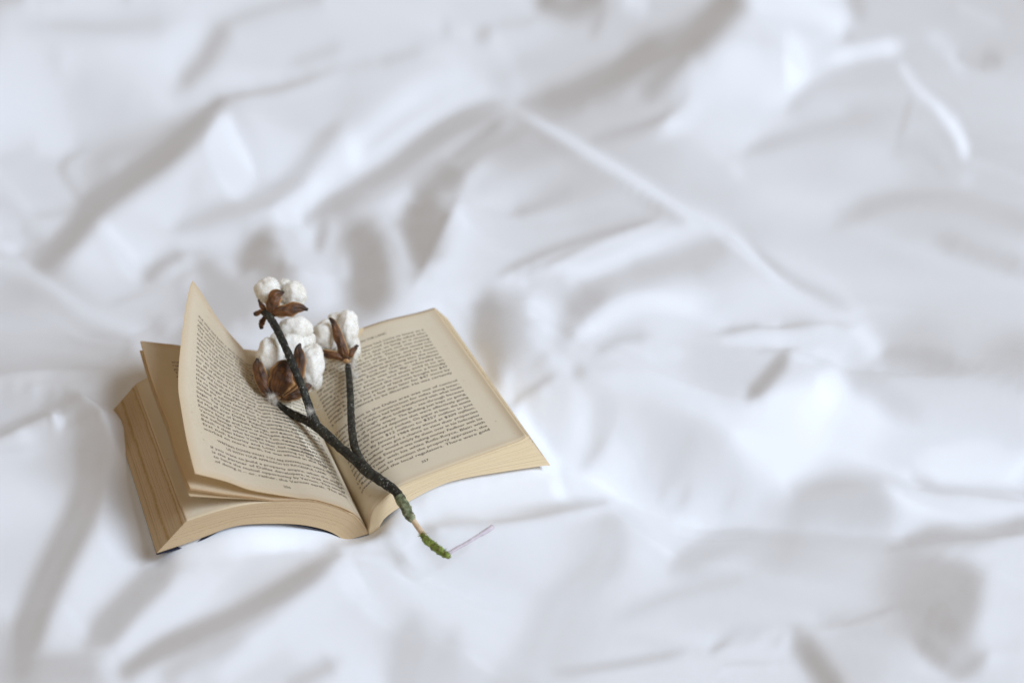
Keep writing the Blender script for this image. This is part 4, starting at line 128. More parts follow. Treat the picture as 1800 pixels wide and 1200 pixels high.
-1,0,0,0,0,0,-1,0,-1,-1,-1,-2,-3,-4,-1,2,1,0,1,2,1,0,2,1,3,1,-10,-7,6,8,19,15,11,2,-7,-9,-4,2,4,4,3,3,4,1,5,3,1,-1,1,-4,2,0,0,-1,0,0,0,0,0,-1,1,-2,1,-1,0,0,0,-3,-5,-9,-11,-15,-17,-13,-5,6,24,14,-1,1,0,2,-2,3,18,13,7,4,1,0,-2,-1,-3,-5,-6,-23,-33,-14,25,35,13,8,2,0,0,0,0,0,-1,0,-3,-6,-9,-10,-11,-12,-12,-11,-12,-17,-9,7,11,10,11,10,8,7,6,8,14,7,3,3,-1,-4,-10,-9,-6,-6,-4,-3,-2,-2,-3,-1,-1,-1,-1,-1,-2,-5,-7,14,42,24,0,-7,8,5,-12,-32,-43,-14,2,3,0,-2,-4,-4,-4,-6,-4,-3,0,4,8,14,15,8,5,6,4,2,3,2,0,0,0,0,0,1,-1,0,5,5,2,-2,-2,-2,-2,-3,-3,-3,-3,-4,-3,-3,-2,-4,-2,-3,-2,-4,-3,-4,-4,-4,-3,-4,-4,-2,0,1,4,3,1,5,5,-4,1,1,-1,2,-7,11,37,21,-1,-13,-31,-24,0,5,-1,3,1,3,3,3,3,4,2,3,4,3,4,3,3,2,1,1,0,-1,-1,-1,-2,-1,-1,-1,-1,-1,-1,0,0,0,0,0,0,0,0,0,0,0,0,0,
0,0,0,-1,0,0,0,-1,0,-1,-1,0,-1,-2,1,2,1,3,2,1,3,4,3,5,2,12,-3,-20,-15,-17,1,20,28,24,4,-6,-2,5,3,2,-1,-4,-5,-1,6,2,3,-2,-3,2,-1,0,-1,0,-1,0,-1,1,-1,0,-1,0,-1,-1,-3,-4,-6,-8,-11,-15,-18,-18,-12,-1,5,3,20,31,8,-2,0,1,-3,8,22,11,4,2,0,-2,-1,-1,-4,-6,-15,-37,-21,18,37,17,8,3,1,1,0,0,0,-1,-1,-2,-3,-3,-5,-7,-7,-8,-10,-14,-18,-15,-12,-2,12,12,8,8,5,2,3,3,9,14,9,1,0,-6,-7,-5,-4,-3,-3,-2,-3,-2,-2,-2,-1,-2,-2,-1,-1,-2,-4,-8,9,38,32,8,-8,-3,12,0,-22,-45,-35,-4,4,4,2,1,0,0,-1,-1,-1,3,4,1,4,7,4,4,4,4,4,4,3,2,1,0,3,2,3,4,3,1,-3,-4,-4,-3,-4,-5,-5,-6,-5,-4,-3,-4,-3,-1,-2,-2,-1,-2,-1,-2,-3,-3,-4,-5,-4,-5,-5,-2,-2,3,1,8,4,-2,3,2,3,1,3,-5,13,39,22,4,-16,-31,-14,3,-4,-2,-1,1,1,2,2,2,2,2,2,3,2,3,6,3,4,1,2,0,0,-1,0,-1,-1,-1,-1,-1,0,0,0,0,0,0,0,0,0,0,0,0,0,0,
-1,0,0,1,0,-1,0,0,0,0,0,0,1,2,1,2,2,1,2,3,2,2,2,3,1,3,-8,-7,-1,-7,-14,-13,4,30,40,18,0,-4,-2,-3,-4,-8,-6,3,5,4,1,0,0,-2,1,-1,0,-1,0,-2,1,-2,1,0,-2,-3,-6,-7,-8,-11,-14,-16,-21,-23,-18,-7,3,9,9,6,5,30,34,7,-3,0,0,20,20,5,1,1,0,-1,-2,-3,-6,-11,-33,-22,6,30,26,7,5,1,0,-1,0,0,0,-1,-1,-3,-3,-3,-4,-3,-3,-7,-11,-14,-11,2,5,-6,-5,2,1,1,-1,-2,-1,2,-1,11,9,-4,-8,-6,-1,2,3,1,0,-1,0,-1,0,-2,-2,-1,-2,-3,-2,-2,-2,-4,-7,3,34,41,16,-2,-9,2,15,-9,-29,-49,-24,2,5,4,3,1,1,0,0,0,0,1,1,2,4,3,3,5,4,5,6,3,1,2,1,5,4,4,3,-2,-4,-5,-6,-5,-6,-5,-5,-3,-3,-3,-3,-1,-2,-1,-2,-1,-2,-1,-3,-2,-2,-3,-4,-3,-5,-3,-4,-4,-4,-2,1,0,-5,3,5,5,3,3,3,3,-4,18,42,23,3,-19,-17,2,1,-2,-6,-7,-5,-2,-2,0,2,1,0,2,0,3,5,6,3,3,1,0,0,1,-1,0,-1,0,0,0,-1,0,0,0,0,1,-1,0,0,0,0,0,0,0,
0,0,0,0,0,0,0,0,0,0,1,1,2,3,2,1,1,2,2,1,1,1,1,-1,1,-3,-19,-11,8,6,2,-2,-8,-7,12,29,20,6,1,-4,-7,-5,2,8,5,2,1,1,-2,0,-1,0,0,-1,-2,-1,-1,0,-3,-4,-5,-9,-10,-14,-16,-21,-24,-27,-22,-12,-3,5,11,12,10,5,0,5,36,40,9,-4,13,27,11,0,1,0,0,-1,-1,-4,-9,-28,-26,-9,22,36,9,7,0,1,0,0,-1,1,0,-2,-3,-4,-3,-3,-2,-4,-7,-8,-10,-8,3,12,15,5,-7,-6,-3,-7,-8,-11,-9,-5,-5,-7,-1,-9,-18,-3,9,9,7,6,4,2,0,0,0,0,-1,-2,-2,-1,-3,-2,-3,-3,-6,-5,-4,23,49,34,10,-3,-10,12,8,-17,-38,-47,-14,4,4,3,3,1,2,0,1,1,1,1,1,3,3,3,5,4,5,6,5,1,1,2,3,4,1,-3,-4,-4,-5,-5,-3,-3,-1,-2,-1,-2,0,-2,-1,-2,-1,-2,-2,-2,-1,-3,-2,-3,-3,-3,-3,-5,-6,-6,-7,-8,1,1,0,5,7,5,5,2,0,1,1,-4,19,40,18,-6,-15,-4,1,3,6,3,-3,-7,-7,-6,-4,-1,0,-1,-1,1,5,4,4,1,1,2,1,0,0,-1,1,-1,0,0,0,0,0,0,0,0,0,0,0,0,0,0,0,0,
0,0,0,0,0,0,0,1,0,1,1,1,2,3,3,0,1,1,0,1,0,1,0,1,0,0,-20,-27,-3,5,4,2,5,8,4,0,3,3,2,3,6,11,13,12,3,2,1,0,1,-1,0,-1,-1,-1,-1,-2,-4,-4,-9,-11,-13,-14,-20,-22,-25,-22,-16,-7,-1,2,3,3,2,1,2,2,2,-1,4,36,52,30,24,13,2,3,0,0,-1,0,-3,-4,-22,-37,-10,5,29,24,6,6,2,0,-1,-1,-1,-1,-1,-1,-4,-3,-3,-3,-4,-5,-6,-6,-4,0,8,10,10,12,2,-3,-2,-3,-8,-12,-17,-17,-13,-20,-22,-14,1,6,7,5,3,2,0,-1,-1,-1,-1,-1,0,1,1,1,1,0,-1,-1,-2,-4,-6,-7,5,40,51,27,9,-6,-3,17,-3,-21,-45,-42,-6,5,3,3,2,2,0,1,0,1,2,2,2,3,3,4,4,7,6,7,4,-3,-2,0,-1,-1,-1,-1,-1,-2,-1,-1,-1,-1,-1,0,-1,-1,0,-2,-1,-1,-1,-1,-2,-2,-3,-2,-1,-2,-3,-2,-1,-3,-2,-3,-7,-10,-8,-5,-6,-2,5,12,7,1,1,-1,-3,23,36,6,-15,-6,4,-3,1,3,8,8,7,-2,-6,-7,-4,-1,-1,0,0,1,1,1,2,0,1,0,1,1,-1,1,0,0,0,0,0,0,0,0,0,0,0,0,0,0,0,0,
0,0,0,0,0,1,0,0,1,1,1,1,2,4,1,0,2,1,1,0,1,0,1,1,0,3,-4,-28,-22,-2,-4,-4,-5,15,22,9,0,-3,-3,3,10,16,17,9,5,1,-1,2,0,0,-1,0,-2,-2,-3,-4,-10,-12,-14,-19,-22,-27,-23,-17,-10,-3,0,2,2,3,3,-1,-3,-5,-3,2,8,11,9,11,32,55,41,9,-2,-2,-1,0,2,-1,-2,-14,-34,-13,2,4,15,12,5,0,2,3,-1,-4,-1,-2,1,0,1,-2,-2,-3,-3,-4,-3,-1,2,6,7,6,5,7,6,0,1,1,-1,-2,-12,-16,-15,-17,-20,-13,-2,-7,-7,-5,-5,-6,-5,-5,-4,-5,-4,-2,-2,1,3,4,5,6,6,6,4,3,2,-3,-6,-6,11,46,43,23,5,-7,7,14,-9,-26,-51,-33,-1,4,3,2,2,1,1,1,1,1,2,2,3,2,4,4,7,7,7,1,-3,-4,-3,2,1,1,1,0,0,0,-1,0,0,-1,-1,0,-1,0,-1,-1,-1,-1,-1,-1,-1,-1,-2,-2,-1,-1,-3,-2,-1,-3,-5,-6,-8,-7,-5,-5,-9,-10,6,10,2,1,-3,3,26,24,-1,-1,5,2,1,-2,0,0,2,10,10,6,-2,-6,-3,-3,-5,-3,-1,1,0,2,0,1,1,0,1,0,1,-1,1,0,0,0,0,0,0,0,0,0,0,0,0,0,
1,-1,1,0,0,0,1,0,1,0,1,2,2,4,1,2,1,0,1,1,2,1,1,1,2,1,4,0,-16,-14,-5,-2,-6,-23,-11,20,24,12,4,1,9,13,10,4,2,1,1,-1,1,-1,0,-2,-1,-3,-6,-11,-13,-19,-22,-23,-22,-14,-9,-5,-4,-2,-2,-2,-4,-4,1,8,7,9,11,12,14,13,12,9,12,18,23,17,6,2,1,-1,0,-1,-5,-27,-20,6,-2,8,-1,-7,-4,-8,3,7,-1,-7,-2,1,2,4,2,2,0,1,2,2,3,3,5,6,5,3,1,3,5,3,0,2,2,1,-1,-8,-9,-9,-18,-11,-12,-12,-13,-12,-10,-8,-6,-6,-4,-3,-3,-2,-2,-3,-2,0,1,3,5,5,7,4,4,4,1,-2,-5,-5,18,48,39,19,3,-6,12,9,-13,-34,-50,-22,1,3,4,1,2,0,1,0,2,2,2,2,2,3,4,5,5,6,3,-2,-1,0,1,1,1,0,0,1,0,0,0,0,0,-1,-1,0,1,-1,0,-1,-1,0,0,-1,0,-1,-1,-2,0,-2,-3,-2,-3,-4,-4,-4,-5,-4,-5,-5,-14,-4,6,-1,-1,-10,10,40,22,-7,-5,4,3,2,0,-1,0,-1,1,5,10,10,4,-9,-5,-6,-5,-2,0,1,2,1,1,1,1,0,0,1,0,0,0,0,0,-1,1,0,0,0,0,0,0,0,
0,1,-1,0,1,0,0,1,1,1,1,2,2,5,3,0,1,1,2,2,1,1,3,1,3,1,6,13,-4,-17,-15,-9,-7,-5,-10,-17,3,24,21,10,11,10,3,2,2,0,-1,0,0,0,-3,0,-4,-8,-12,-14,-18,-21,-16,-10,-4,-3,-2,-3,-5,-7,-7,-3,1,7,11,7,8,8,6,8,5,5,6,6,5,6,7,10,12,11,9,5,0,0,-11,-26,-5,6,3,16,-12,-25,-18,-10,4,9,3,-8,-8,0,2,4,6,8,9,6,5,6,3,2,5,7,3,2,2,0,1,3,1,3,1,0,1,-1,1,-5,-11,-3,-8,-13,-15,-14,-13,-10,-9,-5,-8,-4,1,3,2,2,0,-1,-1,-2,-1,-1,0,1,0,-1,0,-1,0,-3,-5,-3,22,50,37,16,0,-5,15,3,-18,-41,-45,-13,1,3,3,1,1,2,1,3,2,2,1,0,1,2,2,8,7,7,2,-3,0,0,0,0,-1,0,0,0,0,1,-1,1,0,0,-1,0,0,0,1,1,0,1,0,1,0,0,-1,0,-1,-1,-2,-2,-1,-3,-3,-4,-2,-3,-3,-12,-6,2,-1,-2,-10,14,32,6,-12,-11,-2,6,5,4,1,1,-1,-1,-1,3,4,15,11,-2,-16,-7,1,1,1,2,1,1,1,1,0,1,0,0,0,0,0,0,0,0,0,0,0,0,0,0,
1,-1,1,0,0,0,1,1,0,2,1,2,3,5,3,0,2,2,1,0,2,2,0,1,1,4,14,10,-2,-16,-23,-18,-6,1,3,3,-4,-3,12,20,15,7,4,1,1,0,0,-2,0,-1,-2,-7,-12,-13,-16,-18,-16,-7,-3,2,3,3,2,-1,-1,-6,-11,-5,11,16,9,4,3,0,1,0,0,-1,-1,0,1,1,4,4,6,7,5,4,-2,-7,-8,4,7,5,23,19,-9,-36,-22,0,2,-5,-5,-7,-6,-2,4,8,13,12,10,9,6,3,-1,0,3,7,8,2,0,-2,-2,-1,0,1,3,0,2,3,3,-1,-5,-2,-7,-4,-6,-6,-7,-9,-9,-11,-6,-1,4,6,4,1,1,-3,-4,-5,-6,-5,-7,-5,-5,-6,-4,-3,-3,-2,-2,-5,-6,-4,24,55,37,12,-2,-1,16,-4,-23,-44,-37,-8,0,4,0,1,3,2,2,3,2,2,1,0,1,2,7,8,3,2,0,-1,-1,-1,0,-1,-1,0,-1,-1,1,-1,0,0,0,1,0,1,1,0,2,1,1,2,1,1,1,1,0,1,0,0,-2,-1,-2,-1,-3,-2,-1,-2,-9,-4,0,-2,-5,-8,0,8,11,5,-8,-13,-6,5,7,5,4,2,0,0,-3,5,7,16,-15,0,2,2,1,2,1,1,1,0,1,0,0,1,0,0,0,0,0,0,0,0,0,0,0,0,
0,1,0,0,0,1,0,0,1,1,2,1,3,5,5,2,1,0,0,2,0,0,1,0,2,6,12,7,-6,-14,-20,-16,5,10,0,1,4,4,7,12,6,3,2,1,0,0,-1,0,-3,-1,-6,-17,-20,-24,-18,-9,-2,1,4,3,3,5,4,6,5,8,8,7,-1,-6,-4,-4,-5,-4,-4,-3,-3,-4,-3,-3,-4,-1,-3,-1,-3,-8,-10,-7,-2,2,16,35,32,26,19,4,-4,-18,-13,1,-3,-8,-12,-7,-1,-2,2,6,8,10,11,10,7,2,-1,-2,0,3,7,4,-2,-2,-1,-3,-1,-2,2,3,3,3,1,-4,-5,-3,-1,-1,3,0,0,-1,-3,-5,-1,0,-3,-1,-1,-2,-3,-2,-4,-6,-8,-8,-7,-9,-7,-6,-6,-5,-5,-4,-4,-4,-5,-7,-9,-7,21,66,42,9,-3,5,16,-10,-27,-42,-28,-8,2,0,-1,1,1,2,4,3,4,2,2,3,3,1,4,3,0,1,-1,0,-2,-1,0,-2,-1,-1,-1,-1,0,-1,0,0,0,1,0,2,1,2,2,1,3,2,1,3,3,1,2,0,1,0,-1,-1,-1,-1,-2,-1,-1,-5,-5,-1,-2,-6,-9,-8,-1,4,9,8,-2,-13,-12,0,8,6,5,2,4,0,-4,-1,34,5,-6,-14,3,1,1,1,1,1,0,1,0,0,0,0,0,0,0,0,0,0,0,0,0,0,
1,0,-1,1,0,0,1,0,1,1,1,2,1,5,6,2,-1,1,1,0,0,1,-1,1,0,5,7,4,0,1,5,-1,0,-1,-2,-5,1,5,4,3,1,1,1,1,-1,0,0,-2,-2,-4,-8,-15,-32,-35,-22,-1,5,4,4,3,4,4,5,5,7,9,12,7,-2,-6,-10,-8,-9,-7,-9,-10,-11,-10,-12,-11,-11,-12,-7,5,7,5,12,21,27,19,11,18,27,21,14,4,-3,-3,-6,0,-2,-7,-9,-7,-2,-2,-1,2,3,5,7,7,7,5,4,2,-2,-5,1,4,1,-2,-2,-1,-2,-1,1,4,2,3,-1,-10,-5,-2,0,3,1,3,2,2,1,1,0,-3,-7,-8,-5,-6,-6,-6,-7,-6,-6,-5,-6,-5,-5,-3,-4,-5,-5,-5,-6,-5,-5,-5,-5,-10,-8,-14,17,73,55,12,-4,12,14,-14,-30,-35,-25,-6,-2,-4,-1,0,1,3,2,5,5,3,3,3,2,2,2,0,1,0,1,-1,-2,-1,-1,-2,-2,-2,-2,-1,-2,-1,0,-1,0,0,0,1,2,2,3,5,5,4,4,5,3,4,2,1,2,-1,0,-2,-2,-1,-2,-3,-2,-3,-3,-3,-5,-6,-6,-2,-2,1,4,7,3,-11,-17,-4,6,5,10,1,-5,-1,6,6,6,14,-2,-2,2,1,0,1,1,-1,1,0,0,0,0,0,0,0,0,0,0,0,0,0,
0,0,1,0,0,0,1,0,1,0,1,1,2,4,5,2,1,0,0,0,-1,0,1,-1,0,2,2,6,11,14,10,6,-6,-10,-2,-1,-4,2,1,0,2,0,0,1,0,0,-2,-1,-2,-5,-7,-9,-18,-33,-39,-23,1,4,3,4,2,3,4,4,4,4,6,2,-1,-7,-8,-8,-8,-7,-7,-6,-5,-4,-2,-3,-1,1,5,7,17,37,35,13,4,7,5,3,7,7,9,8,1,1,1,-3,1,-5,-8,-2,-2,-1,-3,-2,0,2,1,4,5,5,6,4,2,-3,-7,3,2,-1,-2,0,-1,-2,0,3,3,3,-4,-15,-5,-1,4,1,1,1,1,2,2,3,-1,-5,-9,-11,-10,-10,-9,-9,-6,-5,-4,-4,-3,-2,-2,-2,0,-1,-1,-2,-1,-2,-1,-2,-2,-3,-5,-10,-9,-18,6,71,56,9,1,15,12,-17,-26,-32,-21,-12,-6,-3,-2,-1,1,2,3,4,5,4,3,3,2,3,3,2,1,1,0,-1,-2,-2,-2,-1,-3,-3,-2,-3,-3,-1,-2,-1,-1,0,3,5,7,7,6,6,7,5,6,5,4,2,2,1,0,-1,0,-3,-2,-2,-4,-3,-2,-2,-1,-2,-4,-6,-5,-4,-3,-1,2,6,4,-9,-14,-11,-6,0,10,6,7,7,6,4,3,4,0,1,0,0,0,1,0,0,0,0,0,0,0,0,0,0,0,0,0,0,
1,0,0,-1,1,0,0,1,0,1,0,1,1,3,5,2,0,0,0,0,1,-1,0,1,1,0,6,12,14,10,5,4,-5,-9,-8,4,-1,-2,1,2,0,1,0,0,0,-1,-1,-2,-3,-8,-10,-8,-6,-3,-8,-38,-41,-16,-2,0,1,0,-1,2,4,7,9,14,14,4,4,4,1,3,2,-2,-5,-4,-5,-3,-2,4,7,6,8,3,9,22,16,5,3,2,-1,1,2,8,6,3,2,-4,0,-3,-4,-1,1,-2,-3,-3,-3,-1,2,2,3,5,5,5,2,-1,-7,-3,4,1,0,-1,-2,0,-1,2,5,4,-6,-16,-7,-2,3,1,1,-1,2,-1,2,1,-2,-3,-5,-8,-8,-5,-5,-3,-5,-4,-4,-5,-4,-5,-3,-2,-1,0,0,2,1,1,0,-1,-1,-2,0,-4,-4,-10,-12,-18,6,70,42,1,4,18,6,-16,-25,-23,-23,-17,-11,-4,-1,-1,0,2,1,3,5,4,5,5,3,4,3,3,2,2,2,0,0,-2,-1,-3,-2,-4,-3,-6,-1,1,3,4,5,5,5,4,6,4,5,5,5,4,4,5,3,2,2,1,0,0,-1,-2,-1,-3,-3,-2,-1,-1,-3,-4,-5,-6,-5,-6,-5,-3,0,4,-2,-3,-11,-7,4,6,5,6,4,3,2,1,1,0,1,0,0,0,0,0,0,0,0,0,0,0,0,0,0,0,0,0,
0,0,0,1,0,0,0,0,0,0,1,1,0,2,3,3,0,0,0,0,0,1,1,4,6,6,10,13,8,4,7,5,-4,-14,-16,1,5,-1,1,1,1,0,1,-1,0,-1,-1,-3,-7,-11,-13,-7,6,8,4,0,-24,-43,-35,-12,-4,-3,3,12,19,21,19,16,18,16,0,-5,-1,1,-1,-4,-1,-5,-4,-5,-3,-1,1,3,1,-1,-4,0,11,17,7,1,2,1,-1,3,9,7,1,-6,-4,-1,-4,3,0,-2,-1,-3,-2,-1,0,3,3,5,6,4,2,-3,-5,-4,1,2,0,0,0,-2,0,1,4,5,-3,-11,-10,-7,0,2,1,1,-1,0,0,0,0,-1,-1,-3,-2,-2,-1,-3,-1,-3,-2,-2,-3,-3,-4,-4,-5,-4,-2,-4,-2,-2,-2,-1,-1,0,1,3,1,-2,-3,-11,-11,-20,18,60,19,-1,6,19,2,-13,-17,-19,-20,-22,-17,-9,-2,0,2,3,2,4,3,4,5,4,5,3,5,4,2,4,2,2,1,1,-1,1,-1,-1,-1,2,2,3,1,1,1,1,2,2,1,3,3,5,4,4,5,5,3,4,3,3,1,1,-1,-1,-1,-1,0,0,-2,-4,-3,-5,-5,-5,-5,-6,-5,-4,0,1,1,-2,-6,-1,2,1,3,1,1,1,0,0,-1,1,0,-1,0,0,0,0,0,0,0,0,0,0,0,0,0,0,
1,0,-1,0,0,1,-1,1,0,0,0,0,0,2,1,2,1,-1,0,-1,0,2,5,8,11,12,8,3,3,6,6,3,0,-6,-13,-15,7,1,1,0,0,1,0,0,0,-1,-2,-5,-12,-13,-14,-6,12,17,8,0,2,-8,-26,-28,-9,6,14,15,11,7,7,1,5,12,4,-3,0,0,1,2,-1,0,-5,-7,-5,-2,1,-1,-2,-3,-4,-7,-4,9,14,7,3,0,0,1,7,9,4,-6,-10,-7,1,4,-2,-1,-2,0,-1,-1,0,2,5,7,6,3,0,-3,-4,-2,-2,1,1,0,0,1,-2,1,5,5,-4,-4,-8,-11,-4,1,0,0,0,1,-1,1,0,0,0,1,-2,-1,-1,-2,-1,-1,-1,-1,-3,-2,-3,-4,-4,-5,-4,-3,-3,-2,0,1,1,3,2,1,3,2,2,-1,-3,-10,-20,-15,34,37,1,-3,8,17,3,-13,-15,-15,-16,-20,-21,-12,-1,2,3,1,3,2,2,4,3,4,3,3,4,4,3,4,3,3,3,2,2,4,1,-1,1,0,1,1,0,1,-1,0,0,-1,1,-1,2,3,4,4,6,6,5,5,5,4,4,2,2,1,0,-1,0,0,-3,-2,-4,-4,-3,-4,-5,-4,-4,-5,-3,-3,-1,-2,-1,0,-1,0,0,-1,-1,-1,1,-1,-1,1,0,-1,0,0,0,0,0,0,0,0,0,0,0,0,
0,0,1,-1,0,0,0,0,0,0,0,0,0,-1,0,-1,0,0,-1,1,1,3,5,10,16,19,10,0,2,1,1,0,-3,1,-4,-17,-8,8,1,3,0,0,-1,0,0,-1,-6,-10,-13,-15,-10,-2,7,19,14,4,0,2,-2,-9,-1,8,8,6,3,-1,-5,-7,-12,-7,1,2,7,7,10,9,5,0,-3,-5,-4,-2,-1,0,-2,-4,-4,-4,-7,-6,9,13,3,1,-1,-1,3,12,3,-2,-12,-12,1,2,-1,-4,-3,0,1,1,0,2,6,6,8,6,1,-1,-4,-4,-2,0,1,0,1,0,1,-1,4,4,-5,-2,-1,-10,-8,-2,0,1,0,0,0,0,0,0,0,-1,1,-1,-3,0,-2,-1,-2,-1,-1,-2,-2,-1,-1,1,0,1,3,3,3,2,3,1,1,0,1,2,4,1,-4,-12,-15,-17,-20,4,40,19,-8,-5,11,19,7,-14,-18,-12,-11,-21,-22,-7,0,1,0,-1,2,0,2,2,3,2,3,2,4,3,3,4,3,3,2,3,5,5,1,2,0,0,0,-1,-2,-2,-1,-3,-3,-1,-2,-1,0,2,3,3,6,7,6,8,7,7,6,5,4,2,1,-1,-1,-1,0,-1,-3,-3,-3,-4,-4,-4,-5,-3,-3,-2,-4,-2,-3,-2,-2,-2,-1,0,-1,-1,0,-1,0,0,0,0,0,1,-1,0,0,0,0,0,0,0,
0,0,-1,1,0,-1,1,-1,0,0,-1,-1,0,-3,-2,-1,-1,-1,0,-1,1,1,3,7,13,20,13,0,2,5,5,3,2,-2,1,-8,-24,-3,7,5,4,1,1,-1,-3,-6,-8,-12,-14,-12,-3,0,2,11,19,14,2,1,1,0,3,8,5,0,0,-3,-6,-10,-18,-19,-7,4,8,11,13,15,12,6,1,-2,-5,-4,0,1,-2,0,-3,-3,-3,-7,-4,7,9,1,-2,-2,2,7,7,-3,-10,-9,0,-1,-2,-6,-7,-2,2,1,2,0,4,8,7,8,6,1,-3,-5,-1,-1,-1,1,0,1,1,0,3,3,-6,1,1,-5,-9,-4,-2,0,0,0,0,0,0,-1,0,0,-1,-1,0,-1,-1,-1,-1,-2,0,1,2,4,4,4,4,4,2,2,1,0,-1,-1,1,5,6,2,-5,-5,-14,-15,-4,-3,-13,-17,-12,11,26,9,-2,-1,11,26,8,-15,-12,-9,-19,-23,-12,-2,-1,-1,-3,0,-2,0,0,2,1,2,2,2,4,3,3,3,4,3,4,2,2,0,-2,-2,-3,-2,-2,-1,-2,-1,-1,-3,-2,-2,-3,-2,-2,1,2,2,6,6,9,10,9,11,11,8,5,5,2,1,0,-1,0,-1,-1,-2,-3,-3,-2,-5,-4,-6,-4,-6,-4,-4,-3,-1,-2,-1,-1,-1,0,0,-1,0,0,0,0,0,0,0,0,0,0,0,0,0,
-1,0,1,0,-1,0,0,-1,0,-1,-1,-1,-2,-3,-5,-4,-1,0,0,0,-1,-1,-3,-6,-3,5,3,4,13,17,17,12,10,8,4,0,-17,-25,-4,4,5,3,1,-3,-6,-8,-11,-13,-9,-1,3,3,0,4,16,20,12,2,4,2,0,5,5,0,-3,-7,-10,-13,-15,-7,1,4,0,3,8,10,12,11,9,3,-2,-5,-2,0,1,-1,0,-1,-1,-3,-5,-1,5,4,-1,-1,0,4,5,-3,-9,-4,-1,-1,-2,-6,-10,-5,-1,1,2,1,1,4,7,7,8,7,0,-6,-2,-1,0,0,1,0,1,1,3,-5,-5,10,2,0,-6,-6,-3,-2,0,-1,0,-1,0,0,-1,0,0,0,-1,-1,0,0,0,2,3,4,7,4,5,3,2,0,-1,-3,-2,3,6,6,1,-10,-8,-15,-24,-20,-1,7,4,-2,-5,-8,-13,-13,-1,10,14,13,8,5,10,30,10,-12,-9,-17,-20,-11,-3,-4,-3,-4,-2,-2,-1,-2,-1,1,0,1,2,2,4,3,4,2,-1,-2,-1,-4,-5,-5,-5,-4,-1,-1,1,2,2,2,2,0,0,-2,-2,-4,-4,-3,-1,0,2,5,9,10,11,14,15,11,11,7,5,4,0,2,1,-1,-1,0,-3,-1,-7,-8,-8,-6,-6,-4,-3,-3,-1,-2,-1,0,0,0,-1,0,0,0,0,0,1,-1,0,0,0,0,0,0,
0,-1,0,0,0,0,-1,0,-2,-1,0,-3,-3,-5,-7,-5,-1,1,0,0,-2,-4,-8,-15,-31,-45,13,51,30,33,19,12,9,8,8,5,0,-23,-27,-9,-1,-1,-3,-3,-9,-13,-14,-8,2,8,9,5,3,1,7,20,22,12,7,5,-1,0,3,1,-5,-7,-11,-10,-2,3,6,3,-3,-6,-4,1,6,9,11,10,3,-2,-5,0,2,0,0,0,0,0,-3,-3,4,3,-1,0,-1,1,2,-2,-6,-4,0,-2,-3,-4,-10,-8,-1,0,1,2,1,2,3,5,7,8,2,-4,-4,1,1,0,1,1,1,2,0,-12,-5,15,11,3,-2,-6,-4,-3,-3,-1,-1,0,-1,-1,1,-1,0,-1,0,0,1,1,4,5,5,6,5,3,0,-2,-3,-1,2,5,4,-2,-11,-12,-15,-22,-29,-13,4,5,-2,-4,-7,-6,-3,1,1,3,4,7,9,10,11,15,14,-5,12,29,-8,-8,-17,-14,-5,-3,-5,-6,-4,-4,-5,-3,-2,-3,-1,0,-2,1,0,1,1,2,0,-1,-2,0,0,-3,-6,-7,-6,-5,-4,0,1,3,3,3,2,3,2,1,-1,-2,-4,-5,-5,-5,-3,0,5,7,11,15,15,17,13,11,9,6,5,4,2,2,2,-2,-9,-9,-9,-7,-6,-4,-3,-3,-1,-1,0,0,-1,0,1,-1,1,-1,0,0,0,0,0,0,0,0,0,0,
-1,1,-1,-1,0,0,-1,-1,0,-2,-2,-2,-4,-8,-9,-1,1,-2,-2,-1,1,-2,-7,-9,-18,-21,-3,8,7,17,30,35,23,12,7,4,2,-4,-26,-30,-15,-7,-8,-10,-10,-9,-3,5,6,7,6,6,5,3,0,8,22,26,15,8,1,-6,-1,0,-5,-6,-4,1,8,7,2,-3,-8,-7,-6,-3,1,5,8,10,7,0,-5,-3,1,1,1,1,1,1,1,0,2,2,-1,1,1,-1,-1,-3,-4,-3,-4,-3,-2,-2,-4,-5,-1,-1,-2,0,-1,1,4,2,1,6,4,-4,-3,0,1,1,1,1,1,2,-2,-15,0,12,15,8,3,-2,-4,-5,-3,-2,-3,-1,-1,0,-1,0,-1,0,1,2,3,4,6,6,5,3,-3,-2,-2,3,5,3,-4,-9,-12,-12,-18,-27,-18,-1,3,-1,-6,-10,-8,-6,-2,4,9,9,9,9,9,6,7,5,4,6,15,13,-9,-8,35,-6,-8,-15,-8,2,-4,-5,-8,-5,-5,-5,-4,-4,-4,-3,-1,-3,-2,0,-1,-1,0,0,1,0,3,4,5,1,-2,-7,-9,-12,-9,-6,-2,0,2,2,3,3,4,3,1,0,-2,-4,-5,-7,-8,-5,-3,2,8,12,17,17,16,13,10,8,9,7,6,-3,-5,-7,-8,-6,-5,-3,-3,0,-2,1,-1,0,1,0,0,1,-1,0,0,0,0,0,0,0,0,0,0,0,
